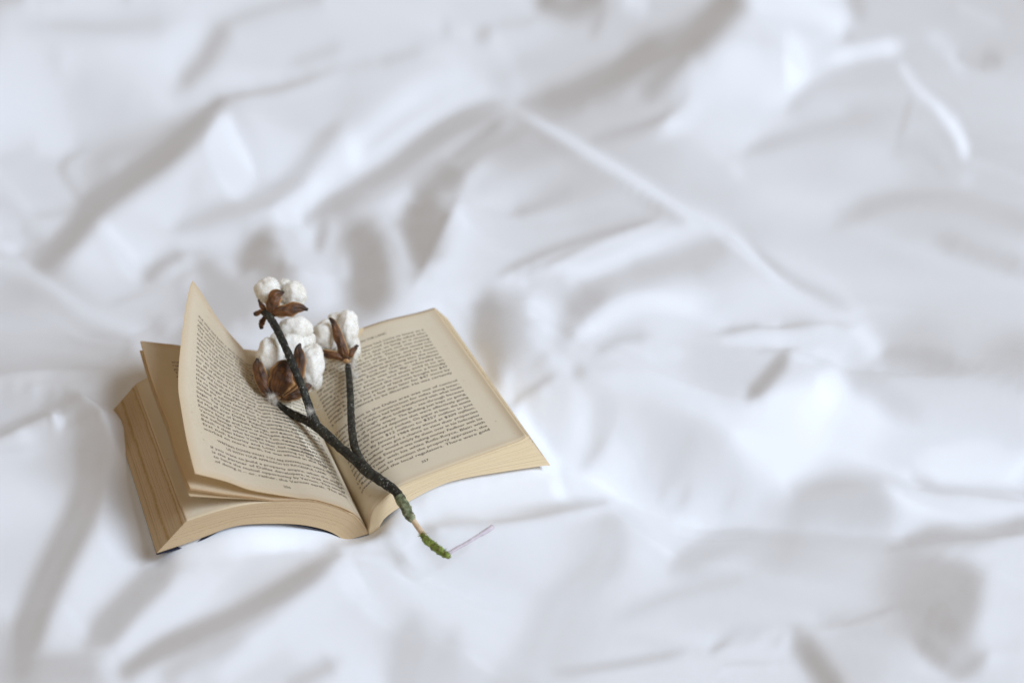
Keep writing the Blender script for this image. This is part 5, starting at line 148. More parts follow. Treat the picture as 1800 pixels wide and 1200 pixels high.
-1,-1,1,0,-1,-1,0,-1,-1,-1,-4,-2,-4,-9,-4,1,-1,2,-1,4,-13,2,1,0,-2,-8,-7,-5,-4,-2,3,11,26,31,22,11,1,-3,-7,-28,-33,-18,-7,-6,-1,2,5,2,3,3,2,3,4,3,2,1,7,21,23,16,6,-4,-9,-6,-4,-4,3,9,9,6,0,-5,-3,-5,-4,-4,-2,3,5,8,7,2,-3,-5,-4,-1,1,1,1,3,3,4,6,2,0,0,2,-2,-2,-3,-3,-3,-4,-2,-2,-1,-3,-4,-2,-1,-2,-2,-2,-1,1,3,1,2,4,-4,-6,-1,1,2,0,1,1,5,-11,-12,5,5,12,14,9,3,-1,-2,-4,-3,-3,-3,-1,-2,-1,-1,0,1,3,3,6,6,6,1,-1,-3,5,4,4,-6,-8,-9,-5,-7,-19,-25,-11,3,1,-2,-7,-10,-7,-4,1,6,9,10,6,5,4,5,5,4,3,4,3,1,4,13,11,-7,-16,33,-5,-14,-13,0,8,-2,-5,-7,-6,-5,-6,-5,-4,-5,-4,-3,-2,-4,-2,-1,-2,-1,-2,0,-2,0,1,5,7,7,4,1,-5,-10,-12,-10,-9,-6,-4,0,1,5,5,4,2,2,-2,-1,-3,-6,-7,-9,-8,-5,1,7,14,15,17,14,10,11,10,7,-1,-4,-4,-5,-1,-3,0,-1,1,0,2,1,0,0,1,0,0,0,0,0,0,1,-1,0,0,0,0,0,
-2,1,-1,0,0,0,-2,0,-2,-1,-1,-4,-3,-5,-2,1,1,1,3,-2,12,4,-8,5,-4,-1,-10,-6,-6,-5,-4,-2,1,9,22,28,20,6,-2,-6,-22,-33,-19,-3,1,3,2,3,2,1,1,2,1,2,2,1,2,6,16,15,11,0,-10,-12,-4,3,6,8,9,5,-1,0,2,-2,-2,-3,-2,2,3,6,7,4,0,-4,-9,-11,-3,1,2,3,7,6,9,5,0,2,0,0,-2,-2,-5,-3,-2,-2,0,0,-4,-5,-2,-2,0,-3,-1,-3,0,2,1,2,2,-3,-7,-4,0,1,0,1,2,0,-14,-4,4,0,6,13,12,9,5,0,0,-3,-2,-3,-3,-2,-1,0,0,3,3,6,5,2,-1,4,5,6,-8,-9,-8,0,0,-3,-16,-23,-9,4,2,-3,-8,-9,-4,0,3,8,8,8,5,2,2,0,1,0,1,1,0,1,2,0,0,4,13,12,-5,-14,29,-11,-18,-9,6,9,1,-3,-5,-5,-5,-6,-5,-5,-5,-4,-4,-3,-4,-3,-2,-3,-1,-3,-2,-2,-3,-2,-2,2,5,7,5,4,-1,-5,-7,-7,-9,-11,-10,-6,6,12,11,6,2,-1,-2,-2,-4,-5,-6,-9,-11,-9,-5,2,7,13,16,11,17,16,0,-1,0,0,0,2,1,1,2,2,1,1,2,1,0,1,0,0,0,0,0,0,0,0,0,0,0,0,
-1,0,0,-1,0,-1,0,-1,-1,-1,-2,-1,-2,-4,1,2,0,1,2,1,2,-4,14,-3,11,-2,-6,-10,-4,-5,-6,-5,-4,-1,2,11,22,25,15,2,-3,-13,-28,-21,-6,1,2,3,2,1,2,0,1,0,1,1,0,1,4,9,4,1,-4,-5,0,4,5,4,4,3,3,4,3,2,-1,-2,-1,0,4,4,7,7,1,-3,-5,-11,-18,-7,2,3,7,10,11,10,5,1,0,0,0,-2,-4,-4,-2,0,-2,-1,0,-5,-3,0,-1,-1,-2,-1,-2,2,1,0,1,-1,-7,-4,-2,-1,0,0,2,-10,-10,5,0,-1,1,5,8,10,9,7,4,2,0,-2,-2,-3,-1,-1,2,3,5,3,4,6,7,-5,-8,-10,-3,3,2,-2,-10,-20,-13,1,6,-1,-6,-9,-6,-1,6,9,10,8,5,2,1,0,0,0,-1,-1,-1,-2,-1,-2,-1,-1,-2,-1,4,13,14,-5,-9,29,-21,-22,-3,9,9,2,-1,-3,-3,-4,-5,-4,-5,-5,-5,-4,-3,-4,-3,-2,-3,-3,-1,-4,-1,-3,-3,-3,-2,-1,3,5,6,4,-1,-4,-5,-4,-5,-8,-18,-12,2,13,17,10,3,0,-2,-2,-4,-3,-5,-8,-11,-11,-8,-2,5,7,11,13,9,6,6,6,4,3,3,4,2,3,2,3,2,2,1,-1,1,0,0,0,0,0,0,0,0,0,0,0,
-1,-1,0,1,-1,0,-1,0,-1,-1,-1,-1,-1,-1,0,1,1,1,0,1,0,1,-2,1,-1,17,15,-8,-7,-10,-7,-6,-5,-4,-2,0,2,13,23,24,8,-1,-6,-21,-22,-9,1,2,2,2,2,1,0,0,0,-1,-1,1,3,5,4,0,0,-1,-3,-1,0,0,0,2,5,6,5,4,0,1,0,-2,1,4,6,7,2,-4,-5,-5,-4,-9,-13,-3,5,8,11,13,10,7,0,1,-1,-1,-2,-5,-5,-5,-4,1,2,2,-2,-1,0,0,-1,-1,0,0,1,-3,-1,-1,-5,-5,-2,-1,0,1,-2,-13,-6,0,-2,1,1,1,3,5,7,9,7,6,5,3,0,-1,-1,0,3,4,6,9,2,-7,-9,-3,-2,-2,3,-1,-4,-13,-18,-5,6,2,-4,-7,-6,-2,1,9,11,10,6,4,3,2,0,-1,0,0,0,-2,-2,-2,-3,-3,-2,-2,-3,-2,-4,2,13,14,-3,-5,28,-27,-24,2,11,8,2,0,-2,-1,-3,-4,-5,-4,-4,-5,-4,-3,-4,-3,-3,-2,-3,-1,-2,-2,-2,-3,-3,-3,-3,-2,0,4,6,5,3,-2,-5,-8,-8,-14,-18,-11,-4,10,18,16,8,2,0,-3,-2,-3,-4,-7,-10,-11,-10,-6,-6,3,16,15,11,8,7,6,5,4,5,3,5,2,3,2,1,1,0,0,0,0,0,-1,1,0,0,0,0,0,
-1,0,0,-1,0,0,0,-1,0,-1,-1,0,-1,-2,1,1,0,1,0,1,0,1,0,1,0,-2,1,10,8,3,-6,-10,-8,-6,-4,-4,-3,0,5,18,26,16,2,-2,-12,-20,-11,-1,2,2,1,2,1,1,-1,3,6,4,4,0,-3,-6,-4,-3,-3,-1,0,1,-1,0,3,7,6,3,2,0,0,1,-1,2,5,6,4,-3,-5,-1,-1,-5,-5,-6,-7,0,8,11,15,9,5,-1,0,-1,0,-4,-10,-10,-2,3,8,5,1,-2,-2,-1,0,-1,0,1,1,-2,-2,-2,-6,-6,-2,-2,0,0,-8,-9,-3,-4,-2,-1,3,2,1,1,3,5,6,6,6,6,4,4,2,4,5,13,-1,-8,-4,3,-5,-6,-3,3,1,-4,-16,-16,0,5,-2,-6,-7,-2,1,5,11,9,7,5,4,2,2,1,2,1,-1,1,-1,0,-2,-2,-1,-2,-3,-3,-3,-5,-4,-4,1,11,11,-1,0,24,-32,-21,7,10,8,2,-1,0,-1,-2,-2,-4,-5,-3,-4,-4,-3,-4,-3,-3,-2,-3,-2,-3,-2,-2,-2,-3,-3,-2,-3,-3,0,1,3,5,5,3,0,-6,-13,-21,-22,-19,-8,6,18,22,15,6,1,-1,-3,-3,-4,-6,-10,-10,-15,-8,13,13,10,9,8,7,6,7,5,5,3,4,3,2,2,1,-1,1,0,0,0,0,0,0,0,0,0,0,
-1,0,0,0,0,-1,0,-1,0,-1,0,-1,-1,0,-1,1,1,0,1,-1,2,-1,1,1,-1,-6,-4,1,-1,9,10,10,-3,-8,-11,-9,-5,-3,-1,0,12,25,21,6,0,-5,-16,-13,-3,2,2,2,1,2,6,7,4,1,-4,-5,-5,-3,-3,-1,0,-1,-1,-1,-2,0,3,4,5,5,2,1,0,0,0,0,2,4,5,0,-2,1,-2,-1,-2,-4,-4,-1,-4,5,13,12,9,3,-2,-1,-2,-4,-9,-6,-2,2,6,5,1,0,-2,0,-2,0,-1,3,3,-2,-2,-2,-5,-8,-5,-1,-2,-3,-9,-4,-1,-4,-2,-1,0,2,1,0,0,1,3,4,5,4,7,7,10,15,6,-10,3,4,-3,-9,-9,0,6,1,-8,-18,-11,3,2,-6,-7,-4,-1,1,9,11,9,6,3,3,2,2,1,2,1,1,1,0,0,0,-1,0,-1,-1,-1,-3,-3,-5,-3,-4,-5,1,10,8,-2,3,18,-37,-16,12,10,8,3,-2,0,1,-1,-2,-3,-4,-4,-4,-4,-3,-4,-3,-4,-2,-3,-2,-3,-2,-3,-3,-2,-3,-2,-3,-2,-2,-2,0,1,3,5,5,3,-2,-7,-15,-24,-27,-21,-8,12,24,24,15,6,1,-3,-4,-5,-6,-7,-7,-3,3,5,7,8,7,8,6,6,6,5,4,3,3,2,1,0,0,0,0,-1,1,0,0,0,0,0,0,
-1,0,0,0,0,0,-1,0,0,-1,0,-1,-1,-1,0,0,1,0,0,1,0,0,1,-1,1,-6,-8,-1,-3,-3,-1,2,11,10,7,-6,-9,-9,-5,-2,-1,7,23,22,8,2,-1,-8,-12,-7,0,2,3,5,5,1,-2,-3,-3,0,-1,1,0,0,-1,-1,-1,-2,0,-1,1,4,3,2,3,2,1,-1,0,-1,0,2,4,3,1,0,1,-1,-1,-1,-2,-2,-5,-1,8,8,11,5,-1,-1,0,-3,-5,-3,-3,-1,4,3,0,0,0,-1,0,-1,0,1,3,2,0,1,-4,-8,-6,-2,-1,-10,-9,-2,-1,-3,-1,0,0,0,0,0,0,0,0,1,1,4,6,12,14,2,8,10,-1,-6,-11,-9,6,8,-1,-11,-18,-8,3,-1,-7,-6,-4,1,6,8,10,9,5,3,2,0,2,1,1,0,1,1,1,0,0,-1,1,1,0,0,-1,-1,-3,-3,-3,-2,-3,-4,0,9,6,-4,6,6,-40,-10,12,12,11,4,0,-1,1,0,-1,-3,-4,-3,-3,-4,-3,-4,-2,-4,-3,-3,-3,-3,-3,-2,-3,-3,-3,-2,-3,-2,-2,-2,-1,-1,-1,2,3,4,4,3,0,-8,-15,-24,-30,-25,-9,13,28,27,18,6,0,-2,-2,-6,-13,-8,2,5,7,8,8,7,7,5,5,5,3,3,2,0,1,0,0,-1,1,0,0,0,0,0,0,0,
-1,0,0,0,0,-1,1,0,-1,0,-1,-1,0,-1,1,1,0,1,1,0,0,2,0,0,3,-4,-10,-6,-4,-5,-4,-5,-4,-1,2,10,11,4,-7,-7,-4,-2,3,19,25,12,4,-1,-3,-9,-8,-4,1,1,-1,-3,0,1,4,2,4,1,3,1,-1,-1,-1,0,-3,-1,2,1,2,2,2,1,0,0,0,0,0,0,2,4,2,1,1,0,-1,-1,-2,-1,-5,-1,2,2,3,4,4,3,3,1,2,-2,-4,-3,1,3,0,-1,0,-1,0,-1,0,0,2,3,1,2,1,-5,-6,0,-2,-14,-11,-7,-6,-2,1,3,3,1,0,0,0,-1,-1,0,0,5,10,9,7,8,1,1,-5,-13,-2,15,9,-3,-13,-18,-5,1,-3,-6,-4,0,4,7,10,10,5,4,3,1,-1,1,0,1,1,0,-1,0,0,0,0,0,-1,1,2,1,-1,0,-1,-1,-2,0,-2,-3,-2,1,7,5,-5,13,-13,-42,-8,10,15,16,6,2,-1,1,1,0,-2,-4,-3,-3,-2,-3,-3,-2,-4,-2,-3,-3,-3,-3,-3,-3,-3,-3,-3,-3,-2,-2,-3,-2,-1,-1,-1,1,1,2,3,4,3,-1,-7,-13,-24,-30,-28,-9,15,32,27,11,15,-1,-24,-11,-1,6,7,8,7,8,6,5,6,4,4,3,1,2,0,-1,0,1,0,0,0,0,0,0,0,0,
-1,1,-1,0,0,1,-1,0,0,0,0,0,-1,1,1,1,1,1,1,2,2,1,3,2,3,3,-6,-11,-6,-10,-6,-6,-5,-6,-5,-4,-2,4,12,6,-7,-6,-3,2,13,25,17,7,1,0,-3,-8,-8,-6,-3,0,2,3,2,3,3,5,4,2,2,3,0,-3,-1,-1,-1,0,0,2,0,1,0,0,0,0,0,0,0,3,3,2,1,0,0,-1,-2,-4,-4,-3,-1,-2,1,4,5,3,7,8,4,0,-3,-3,-1,1,-1,-1,-1,-1,-1,0,-1,-1,2,2,0,2,2,1,-5,-1,-9,-15,-12,-14,-9,-2,3,6,6,5,3,3,0,1,0,0,6,7,7,5,5,-12,-25,-12,4,19,19,5,-13,-22,-12,2,2,-1,-2,1,5,8,11,12,9,5,3,0,1,0,0,-1,0,0,0,-1,0,-1,-1,-2,-1,0,-1,1,1,0,1,0,0,0,0,0,1,0,-2,-2,3,7,2,-5,23,-23,-42,-16,3,15,19,11,5,2,2,1,1,-1,-3,-2,-3,-1,-3,-3,-2,-2,-2,-3,-2,-3,-3,-3,-3,-3,-2,-3,-3,-3,-2,-3,-3,-3,-1,-3,-1,-1,0,1,0,4,4,1,0,-6,-13,-23,-30,-30,-7,16,24,23,7,2,4,4,5,5,6,5,5,6,4,4,4,3,2,0,0,1,0,0,0,0,0,0,0,0,0,0,
0,0,0,0,0,0,0,0,0,1,0,1,2,0,2,2,1,3,2,2,3,3,2,4,2,8,1,-8,-5,-9,-8,-9,-8,-7,-7,-7,-6,-6,-5,-1,13,-1,-9,-5,0,6,21,23,14,4,0,1,-2,-6,-9,-8,-4,1,1,3,3,5,6,6,9,4,1,0,-2,-2,-3,-2,0,0,1,0,0,0,0,0,-1,0,1,1,2,1,2,0,0,-2,-2,-3,-4,-4,-3,-1,-1,3,6,5,6,7,6,3,1,-2,-2,-2,-1,0,-1,-1,-1,-1,-1,-1,0,0,1,1,1,0,-3,-7,-18,-14,-9,-8,-4,1,2,3,4,3,5,4,4,3,3,4,5,5,-15,-30,-24,3,27,15,-4,-14,-19,-17,-2,8,9,5,3,5,8,10,11,14,12,8,5,4,1,1,-1,-1,-2,0,-1,-1,-2,0,-2,-1,-2,-2,-1,-2,-1,-2,0,1,0,0,2,1,1,1,2,1,0,-1,0,3,7,3,-7,26,-12,-41,-25,-8,9,20,16,7,4,3,3,1,1,-2,-2,-1,-1,-2,-1,-3,-2,-1,-3,-2,-2,-2,-3,-2,-4,-2,-2,-2,-3,-2,-3,-3,-3,-3,-3,-2,-3,-3,-1,-2,-1,1,1,2,1,-2,-8,-14,-20,-22,-34,-13,35,38,31,14,3,0,-1,0,3,1,4,4,3,2,2,1,0,0,0,0,0,0,0,0,0,0,0,0,
0,0,0,0,1,0,0,1,1,0,2,1,3,3,2,1,3,2,3,2,2,3,3,3,2,9,5,-4,-2,-3,-6,-6,-8,-8,-7,-7,-7,-7,-8,-6,-10,4,7,-14,-6,-2,1,9,20,21,11,4,0,-1,-1,-4,-9,-12,-6,-1,2,2,4,13,12,6,4,3,1,-5,-3,-2,0,0,0,0,1,-1,0,0,0,-1,0,0,2,2,0,1,-1,-2,-3,-3,-4,-3,-3,-1,1,3,5,5,4,5,8,4,2,0,-1,-3,-1,-1,1,0,-1,0,-1,-1,0,2,0,0,0,-2,-1,-16,-18,-3,-7,-4,-2,-2,0,-1,-1,1,2,2,5,5,6,4,-10,-20,-14,4,-1,-23,-28,-12,6,14,16,15,13,17,13,2,-3,1,9,10,9,6,5,4,2,2,1,0,-1,-1,-1,-2,-2,-3,-1,-2,-2,-3,-3,-2,-3,-1,-2,-4,-2,0,0,1,0,3,2,2,2,2,2,2,0,2,5,6,6,-4,12,12,-29,-32,-17,-5,13,20,11,6,3,4,2,0,-1,-1,-1,0,-1,-1,-2,-1,-1,-2,-2,-1,-2,-2,-2,-2,-2,-2,-2,-2,-2,-3,-3,-2,-3,-3,-2,-3,-2,-4,-2,-3,-2,-2,0,-1,0,-1,-5,-9,-10,-11,-3,6,9,16,20,18,6,-1,-11,-6,0,4,2,2,2,0,1,0,0,0,0,0,0,0,0,0,0,0,
1,-1,1,0,0,0,2,0,0,2,2,3,3,6,2,2,2,2,1,3,2,1,2,0,3,10,4,-1,0,-1,-1,-3,-4,-4,-5,-4,-6,-6,-5,-7,-6,-8,-8,15,-18,-12,-5,-1,1,9,18,16,10,2,0,-1,-1,-3,-8,-15,-12,-7,3,8,6,10,9,7,1,2,0,1,1,1,0,1,-1,0,0,-1,0,0,-1,1,1,1,0,-1,-2,-2,-2,-4,-2,-3,-3,-1,1,4,4,6,2,4,4,6,2,1,0,0,-2,0,0,1,1,0,1,0,0,2,1,-1,1,-4,0,-16,-13,-4,-4,-3,-2,-3,-3,-2,-3,-3,-2,1,2,6,4,1,0,1,5,-1,-8,2,-1,-9,-11,-10,-8,-5,0,1,8,20,19,15,11,11,6,3,1,0,1,0,-1,0,0,-3,-2,-2,-3,-1,-4,-4,-3,-3,-4,-3,-4,-3,-3,-3,-4,-2,0,1,2,1,3,2,3,2,3,3,2,0,2,9,10,5,2,-2,13,-3,-25,-24,-14,-1,15,17,9,5,3,3,1,-1,0,0,-1,-1,1,-2,-1,0,-1,-2,-1,-1,-1,-2,-1,-3,-1,-2,-2,-1,-2,-2,-2,-2,-2,-2,-2,-2,-3,-2,-2,-2,-3,-2,0,-1,0,0,-3,-1,-3,-7,-5,-1,2,6,15,18,-12,-3,2,2,2,2,1,1,-1,1,0,0,0,0,0,0,0,0,0,0,
0,1,0,1,-1,1,0,2,2,1,2,3,4,7,3,1,2,1,2,1,0,1,0,1,5,7,3,0,1,0,0,0,-1,-2,-3,-3,-3,-3,-2,-3,-4,-4,-3,-12,20,-14,-19,-8,-2,-1,2,8,15,14,5,1,-3,-4,-8,-5,2,5,-10,-16,-5,3,5,0,5,8,7,4,2,1,2,0,0,0,-2,0,-1,0,0,-1,1,0,0,-2,-1,-3,-3,-2,-4,-2,-1,-1,2,3,4,4,3,2,4,3,1,2,2,0,0,0,1,1,0,1,1,1,1,2,1,1,-2,0,-7,-16,-4,-5,-2,1,-1,-2,-3,-4,-4,-3,-2,0,5,6,7,5,4,3,1,1,1,2,-1,-10,-14,-15,-8,-5,-2,-2,-3,4,14,16,11,12,12,6,5,2,0,0,1,-2,-1,-1,-3,-3,-2,-5,-4,-4,-5,-5,-3,-5,-4,-5,-4,-3,-4,-3,0,0,1,1,2,2,1,3,3,2,4,3,2,2,8,13,9,3,-1,1,1,-6,-20,-18,-10,4,16,14,8,5,3,1,1,0,1,1,-1,0,0,-1,0,-1,0,-2,0,-1,-2,0,-2,-1,-2,-2,-1,-1,-2,-2,-2,-1,-3,-1,-2,-1,-3,-2,-1,-2,-2,-1,-2,0,0,0,-3,-4,-7,-4,-1,0,2,3,32,12,-3,-25,2,1,1,0,0,-1,1,0,0,0,0,0,0,0,0,0,
2,-1,1,-1,2,0,1,0,1,3,2,3,4,8,3,0,2,0,1,0,1,1,0,1,3,7,2,1,1,1,1,0,0,-1,0,-3,-2,-2,-3,-1,-1,-1,-2,-1,-10,21,1,-22,-13,-4,-1,1,4,10,14,11,4,0,2,3,-7,-15,-10,-5,-5,-6,-7,-2,3,7,6,5,2,2,1,0,0,0,-1,-2,-1,-1,1,-1,-1,0,-2,-1,-3,-3,-2,-3,-2,-2,-1,0,1,3,4,3,3,2,2,2,4,3,0,0,0,1,0,1,1,1,1,1,1,2,2,0,-3,1,-11,-12,-4,-3,0,1,0,0,-2,-2,-2,-2,0,2,4,6,7,6,5,2,2,2,0,0,-2,-6,-11,-7,-9,-11,-8,-3,2,3,5,5,6,5,9,10,6,6,2,2,1,1,-1,-1,-1,-3,-4,-4,-5,-6,-7,-5,-6,-5,-4,-5,-5,-6,-4,-5,-4,-1,0,2,1,2,3,2,2,4,3,4,4,3,3,7,11,13,8,3,0,-4,-3,-10,-16,-14,-5,8,15,13,6,4,2,4,2,1,2,1,0,0,0,0,-1,1,-1,0,-1,-1,-1,-2,0,-1,-1,-3,0,-2,-2,-2,-1,-2,-2,-2,-1,-2,-3,-1,-2,-2,-1,-1,-2,-1,-1,-3,-4,-3,-3,-1,0,-1,2,5,3,20,-4,-4,-5,1,0,0,-1,1,0,0,0,0,0,0,0,0,
1,1,-1,1,0,1,1,1,1,1,3,2,4,8,5,-1,1,0,1,0,1,-1,0,2,3,3,2,2,1,2,1,1,2,1,-1,-1,-2,-1,-2,-3,-1,-2,0,0,-1,-6,14,19,-17,-16,-8,-4,0,2,6,11,12,10,1,0,-4,-6,-5,-8,-10,-9,-4,1,2,1,2,1,2,1,0,1,0,-1,0,-1,-2,-1,-4,0,0,-2,-2,-3,-3,-2,-3,-3,-2,-1,-1,1,2,2,3,3,2,3,4,7,6,2,-1,-5,-6,-2,3,1,1,1,1,2,2,2,2,1,-1,-2,-12,-5,-2,-5,-2,-2,0,0,0,-2,-2,2,4,7,6,4,5,4,4,4,4,2,1,0,0,-5,-10,-10,-11,-9,-7,-5,-2,5,3,3,3,2,2,4,6,6,5,2,3,1,1,1,-2,-3,-5,-6,-7,-8,-8,-9,-7,-6,-6,-4,-4,-3,-4,-4,-4,-3,-2,2,2,3,2,3,2,2,4,4,4,4,5,4,5,7,11,11,11,7,1,-4,-6,-13,-16,-12,-2,8,14,9,5,4,5,5,3,2,3,2,1,1,1,0,0,0,0,0,-1,0,-1,-1,-2,0,-2,-1,-2,-1,-2,-2,-2,-2,-2,-1,-2,-2,-2,-1,-2,-2,-1,-2,-1,-2,-2,-3,-2,-3,-2,-1,1,2,2,3,1,2,3,-1,0,-1,1,-1,0,0,0,0,0,0,0,0,
1,0,1,0,0,1,0,1,2,1,1,3,2,6,7,2,-1,1,0,0,0,1,0,1,2,2,2,2,1,1,2,2,1,2,1,1,0,-2,-2,-1,-3,-2,-2,-2,-1,-1,-3,4,28,1,-15,-13,-7,-3,1,2,8,12,8,1,-2,0,-3,-5,-6,-7,-3,-1,0,-2,-1,0,0,0,0,-1,0,0,0,0,-1,-3,-6,-5,0,-1,-3,-3,-3,-2,-3,-2,-1,-2,1,1,1,3,2,4,3,5,7,6,4,1,0,-2,-5,-9,-4,2,1,0,2,1,1,3,3,1,2,-6,-8,4,-2,-3,-6,-4,0,2,-1,-1,0,3,7,8,6,4,3,3,3,3,3,2,3,2,0,-9,-14,-12,-8,-4,-3,-4,-4,0,6,2,2,0,0,1,2,2,3,2,1,1,-1,-3,-3,-6,-8,-9,-8,-6,-5,-5,-5,-6,-4,-6,-3,-2,0,2,1,0,1,-3,-1,-1,0,1,2,3,2,3,3,6,4,5,5,6,6,5,7,9,10,10,5,0,-7,-13,-15,-13,-3,6,6,3,4,6,7,7,5,5,4,4,3,2,2,2,1,1,1,-1,0,0,-1,-1,-1,-1,-1,-2,-2,-1,-1,-2,-2,-2,-1,-2,-2,-2,-2,-2,-1,-2,-1,-1,-3,-2,-3,-2,-2,-2,-1,1,1,1,1,1,1,-1,0,2,-1,0,0,0,0,0,0,0,0,0,
2,0,0,0,0,0,1,1,1,1,1,1,2,5,7,4,1,0,0,1,0,0,1,1,2,0,0,1,2,2,2,2,2,1,2,2,1,0,0,-2,-1,-3,-3,-2,-3,-2,-2,-3,-2,16,20,3,-13,-12,-6,0,-1,8,15,1,-1,-2,0,-2,-5,-4,-4,-1,-2,-2,-2,-1,-1,-1,0,-1,0,-1,-1,0,-1,-3,-6,-7,-5,-2,-2,-2,-1,-3,-2,-2,-1,0,-1,1,3,2,4,4,5,6,7,5,4,2,0,-1,-4,-5,-9,-4,0,-1,-2,0,1,2,3,2,3,-4,-1,3,1,2,-2,-5,-2,0,3,2,0,0,3,6,6,4,2,2,4,2,2,3,2,2,-2,-8,-9,-10,-9,-7,-4,1,0,-3,1,2,-1,1,-1,0,1,-2,-2,-2,-5,-7,-11,-10,-10,-5,-2,2,4,3,2,3,1,1,-1,-1,-3,-2,-3,-4,-3,-3,-5,-4,-5,-3,-1,-1,1,2,1,3,4,3,5,5,6,5,5,7,5,4,5,4,6,7,8,4,-4,-10,-15,-11,-9,-5,-3,3,7,7,8,8,8,7,7,7,6,4,5,2,3,3,1,0,1,-1,0,-1,-1,-1,0,-2,-1,-2,-1,-2,-1,-2,-2,-2,-1,-2,-1,-1,-2,-2,-1,-3,-2,-3,-4,-2,-1,-1,1,0,0,0,-1,1,0,0,0,0,0,0,0,0,0,0,0,0,
1,0,0,1,0,1,0,0,0,1,1,1,1,4,6,5,3,1,1,0,1,0,2,2,1,0,-1,1,1,0,2,1,2,2,2,2,2,2,1,1,-2,0,-2,-4,-3,-4,-3,-2,-4,-3,1,15,17,9,-9,-11,-6,-2,10,8,-1,0,-1,-2,-3,-3,-2,-2,-2,-1,-3,-2,-1,-1,-1,-1,-2,-1,-1,-3,-2,-3,-2,-6,-8,-3,-2,-2,-3,-2,-3,-1,-1,-1,2,2,2,4,4,4,6,7,6,6,3,2,1,0,-2,-4,-5,-8,-4,-2,-4,-5,-1,-1,2,3,1,0,4,4,4,1,0,-2,-5,-1,4,5,4,0,0,2,3,3,3,4,3,3,3,2,1,0,-3,-4,-1,-4,-10,-10,-6,-1,1,-3,-5,0,0,-1,0,-4,-4,-5,-14,-17,-16,-11,-3,0,4,5,7,8,7,7,8,6,6,7,4,3,1,-3,-5,-6,-8,-10,-9,-10,-6,-1,1,0,1,0,2,0,-2,-1,1,1,2,8,5,8,6,7,4,4,0,-1,-1,0,3,3,0,-6,-4,1,-1,-6,-6,0,1,3,4,5,6,6,7,7,5,6,5,4,4,4,2,2,0,1,0,1,-1,-1,-1,0,-2,-1,-1,-1,-1,-2,-2,-1,-2,-2,0,-2,-3,-2,-3,-3,-3,-3,-2,-1,-1,-1,-1,-1,1,-1,0,0,0,0,0,0,0,0,0,0,0,0,
1,0,0,0,1,-1,1,1,0,0,1,0,1,2,6,6,4,2,1,2,0,2,2,3,4,1,-7,-4,3,1,0,1,2,2,1,2,2,2,2,2,2,0,0,-1,-3,-3,-4,-4,-4,-4,-4,-3,2,10,17,12,0,-11,-6,4,5,-3,-2,-1,-2,-2,-1,0,-1,-2,-1,-2,-2,-1,-2,-1,-2,-1,-3,-2,-4,-4,-2,-3,-5,-6,-4,-3,-3,-3,-2,-2,-1,0,1,2,4,4,5,6,6,6,6,5,4,4,1,0,-1,-2,-5,-5,-5,-5,-6,-5,-8,-5,-2,1,1,2,6,2,0,-1,3,5,3,-1,-4,4,9,5,0,1,1,1,2,4,4,5,3,2,2,-1,-2,1,1,-2,-3,-8,-7,-6,-2,-3,-7,-5,0,-3,-7,-9,-21,-22,-14,-7,-2,2,5,10,10,11,9,7,6,6,6,4,5,4,4,4,5,3,2,-1,-3,-2,-5,-2,2,2,3,2,2,0,6,-1,-16,-15,-17,-22,-2,9,6,8,9,9,8,3,1,0,-1,-1,1,4,3,1,-1,-10,-13,-8,-4,-3,1,1,1,3,3,3,4,4,5,6,5,6,5,4,5,4,3,2,3,1,1,1,0,0,0,0,-2,0,-1,0,-2,-2,-1,-1,-3,-1,-2,-3,-3,-3,-4,-3,-2,-3,-2,-1,-1,-2,-1,0,1,-1,0,0,0,0,0,0,0,0,0,0,
1,0,0,0,0,1,0,-1,1,1,-1,1,0,3,4,5,5,3,3,1,2,2,4,3,2,0,-5,-2,0,-1,1,1,0,1,1,2,2,2,2,2,2,2,1,1,0,-1,-3,-4,-5,-4,-5,-5,-3,-4,2,5,16,15,7,-3,-12,-6,1,-2,-1,1,1,-1,0,-1,-1,-1,-1,-3,-1,-2,-1,-3,-2,-4,-3,-3,-3,-2,-5,-5,-5,-4,-4,-3,-3,-2,-2,1,1,2,4,5,7,6,6,6,6,5,4,3,2,1,-1,-2,-3,-5,-7,-6,-5,-8,-9,-8,-7,-4,0,2,2,1,1,5,7,7,5,2,1,-2,4,7,4,1,1,1,-1,3,6,4,4,3,2,2,2,-1,1,1,1,-2,-5,-4,-6,-4,-6,-10,-11,-10,-19,-22,-16,-9,0,6,10,11,10,6,5,2,2,2,2,3,3,3,3,3,4,5,4,5,5,4,3,2,3,8,8,7,5,3,1,0,-6,-1,13,7,8,9,-7,-20,-11,-12,-6,-6,0,5,7,5,-3,-6,-6,-4,-2,-2,-5,-12,-7,-7,-7,-4,-3,-1,1,0,2,2,1,3,3,3,4,3,5,4,4,4,5,5,3,3,2,3,2,2,2,0,1,0,-1,0,0,-1,-1,-2,0,-2,-3,-4,-3,-4,-3,-4,-4,-2,-3,-2,-2,-1,-1,0,-1,0,0,0,0,0,0,0,0,0,0,0,
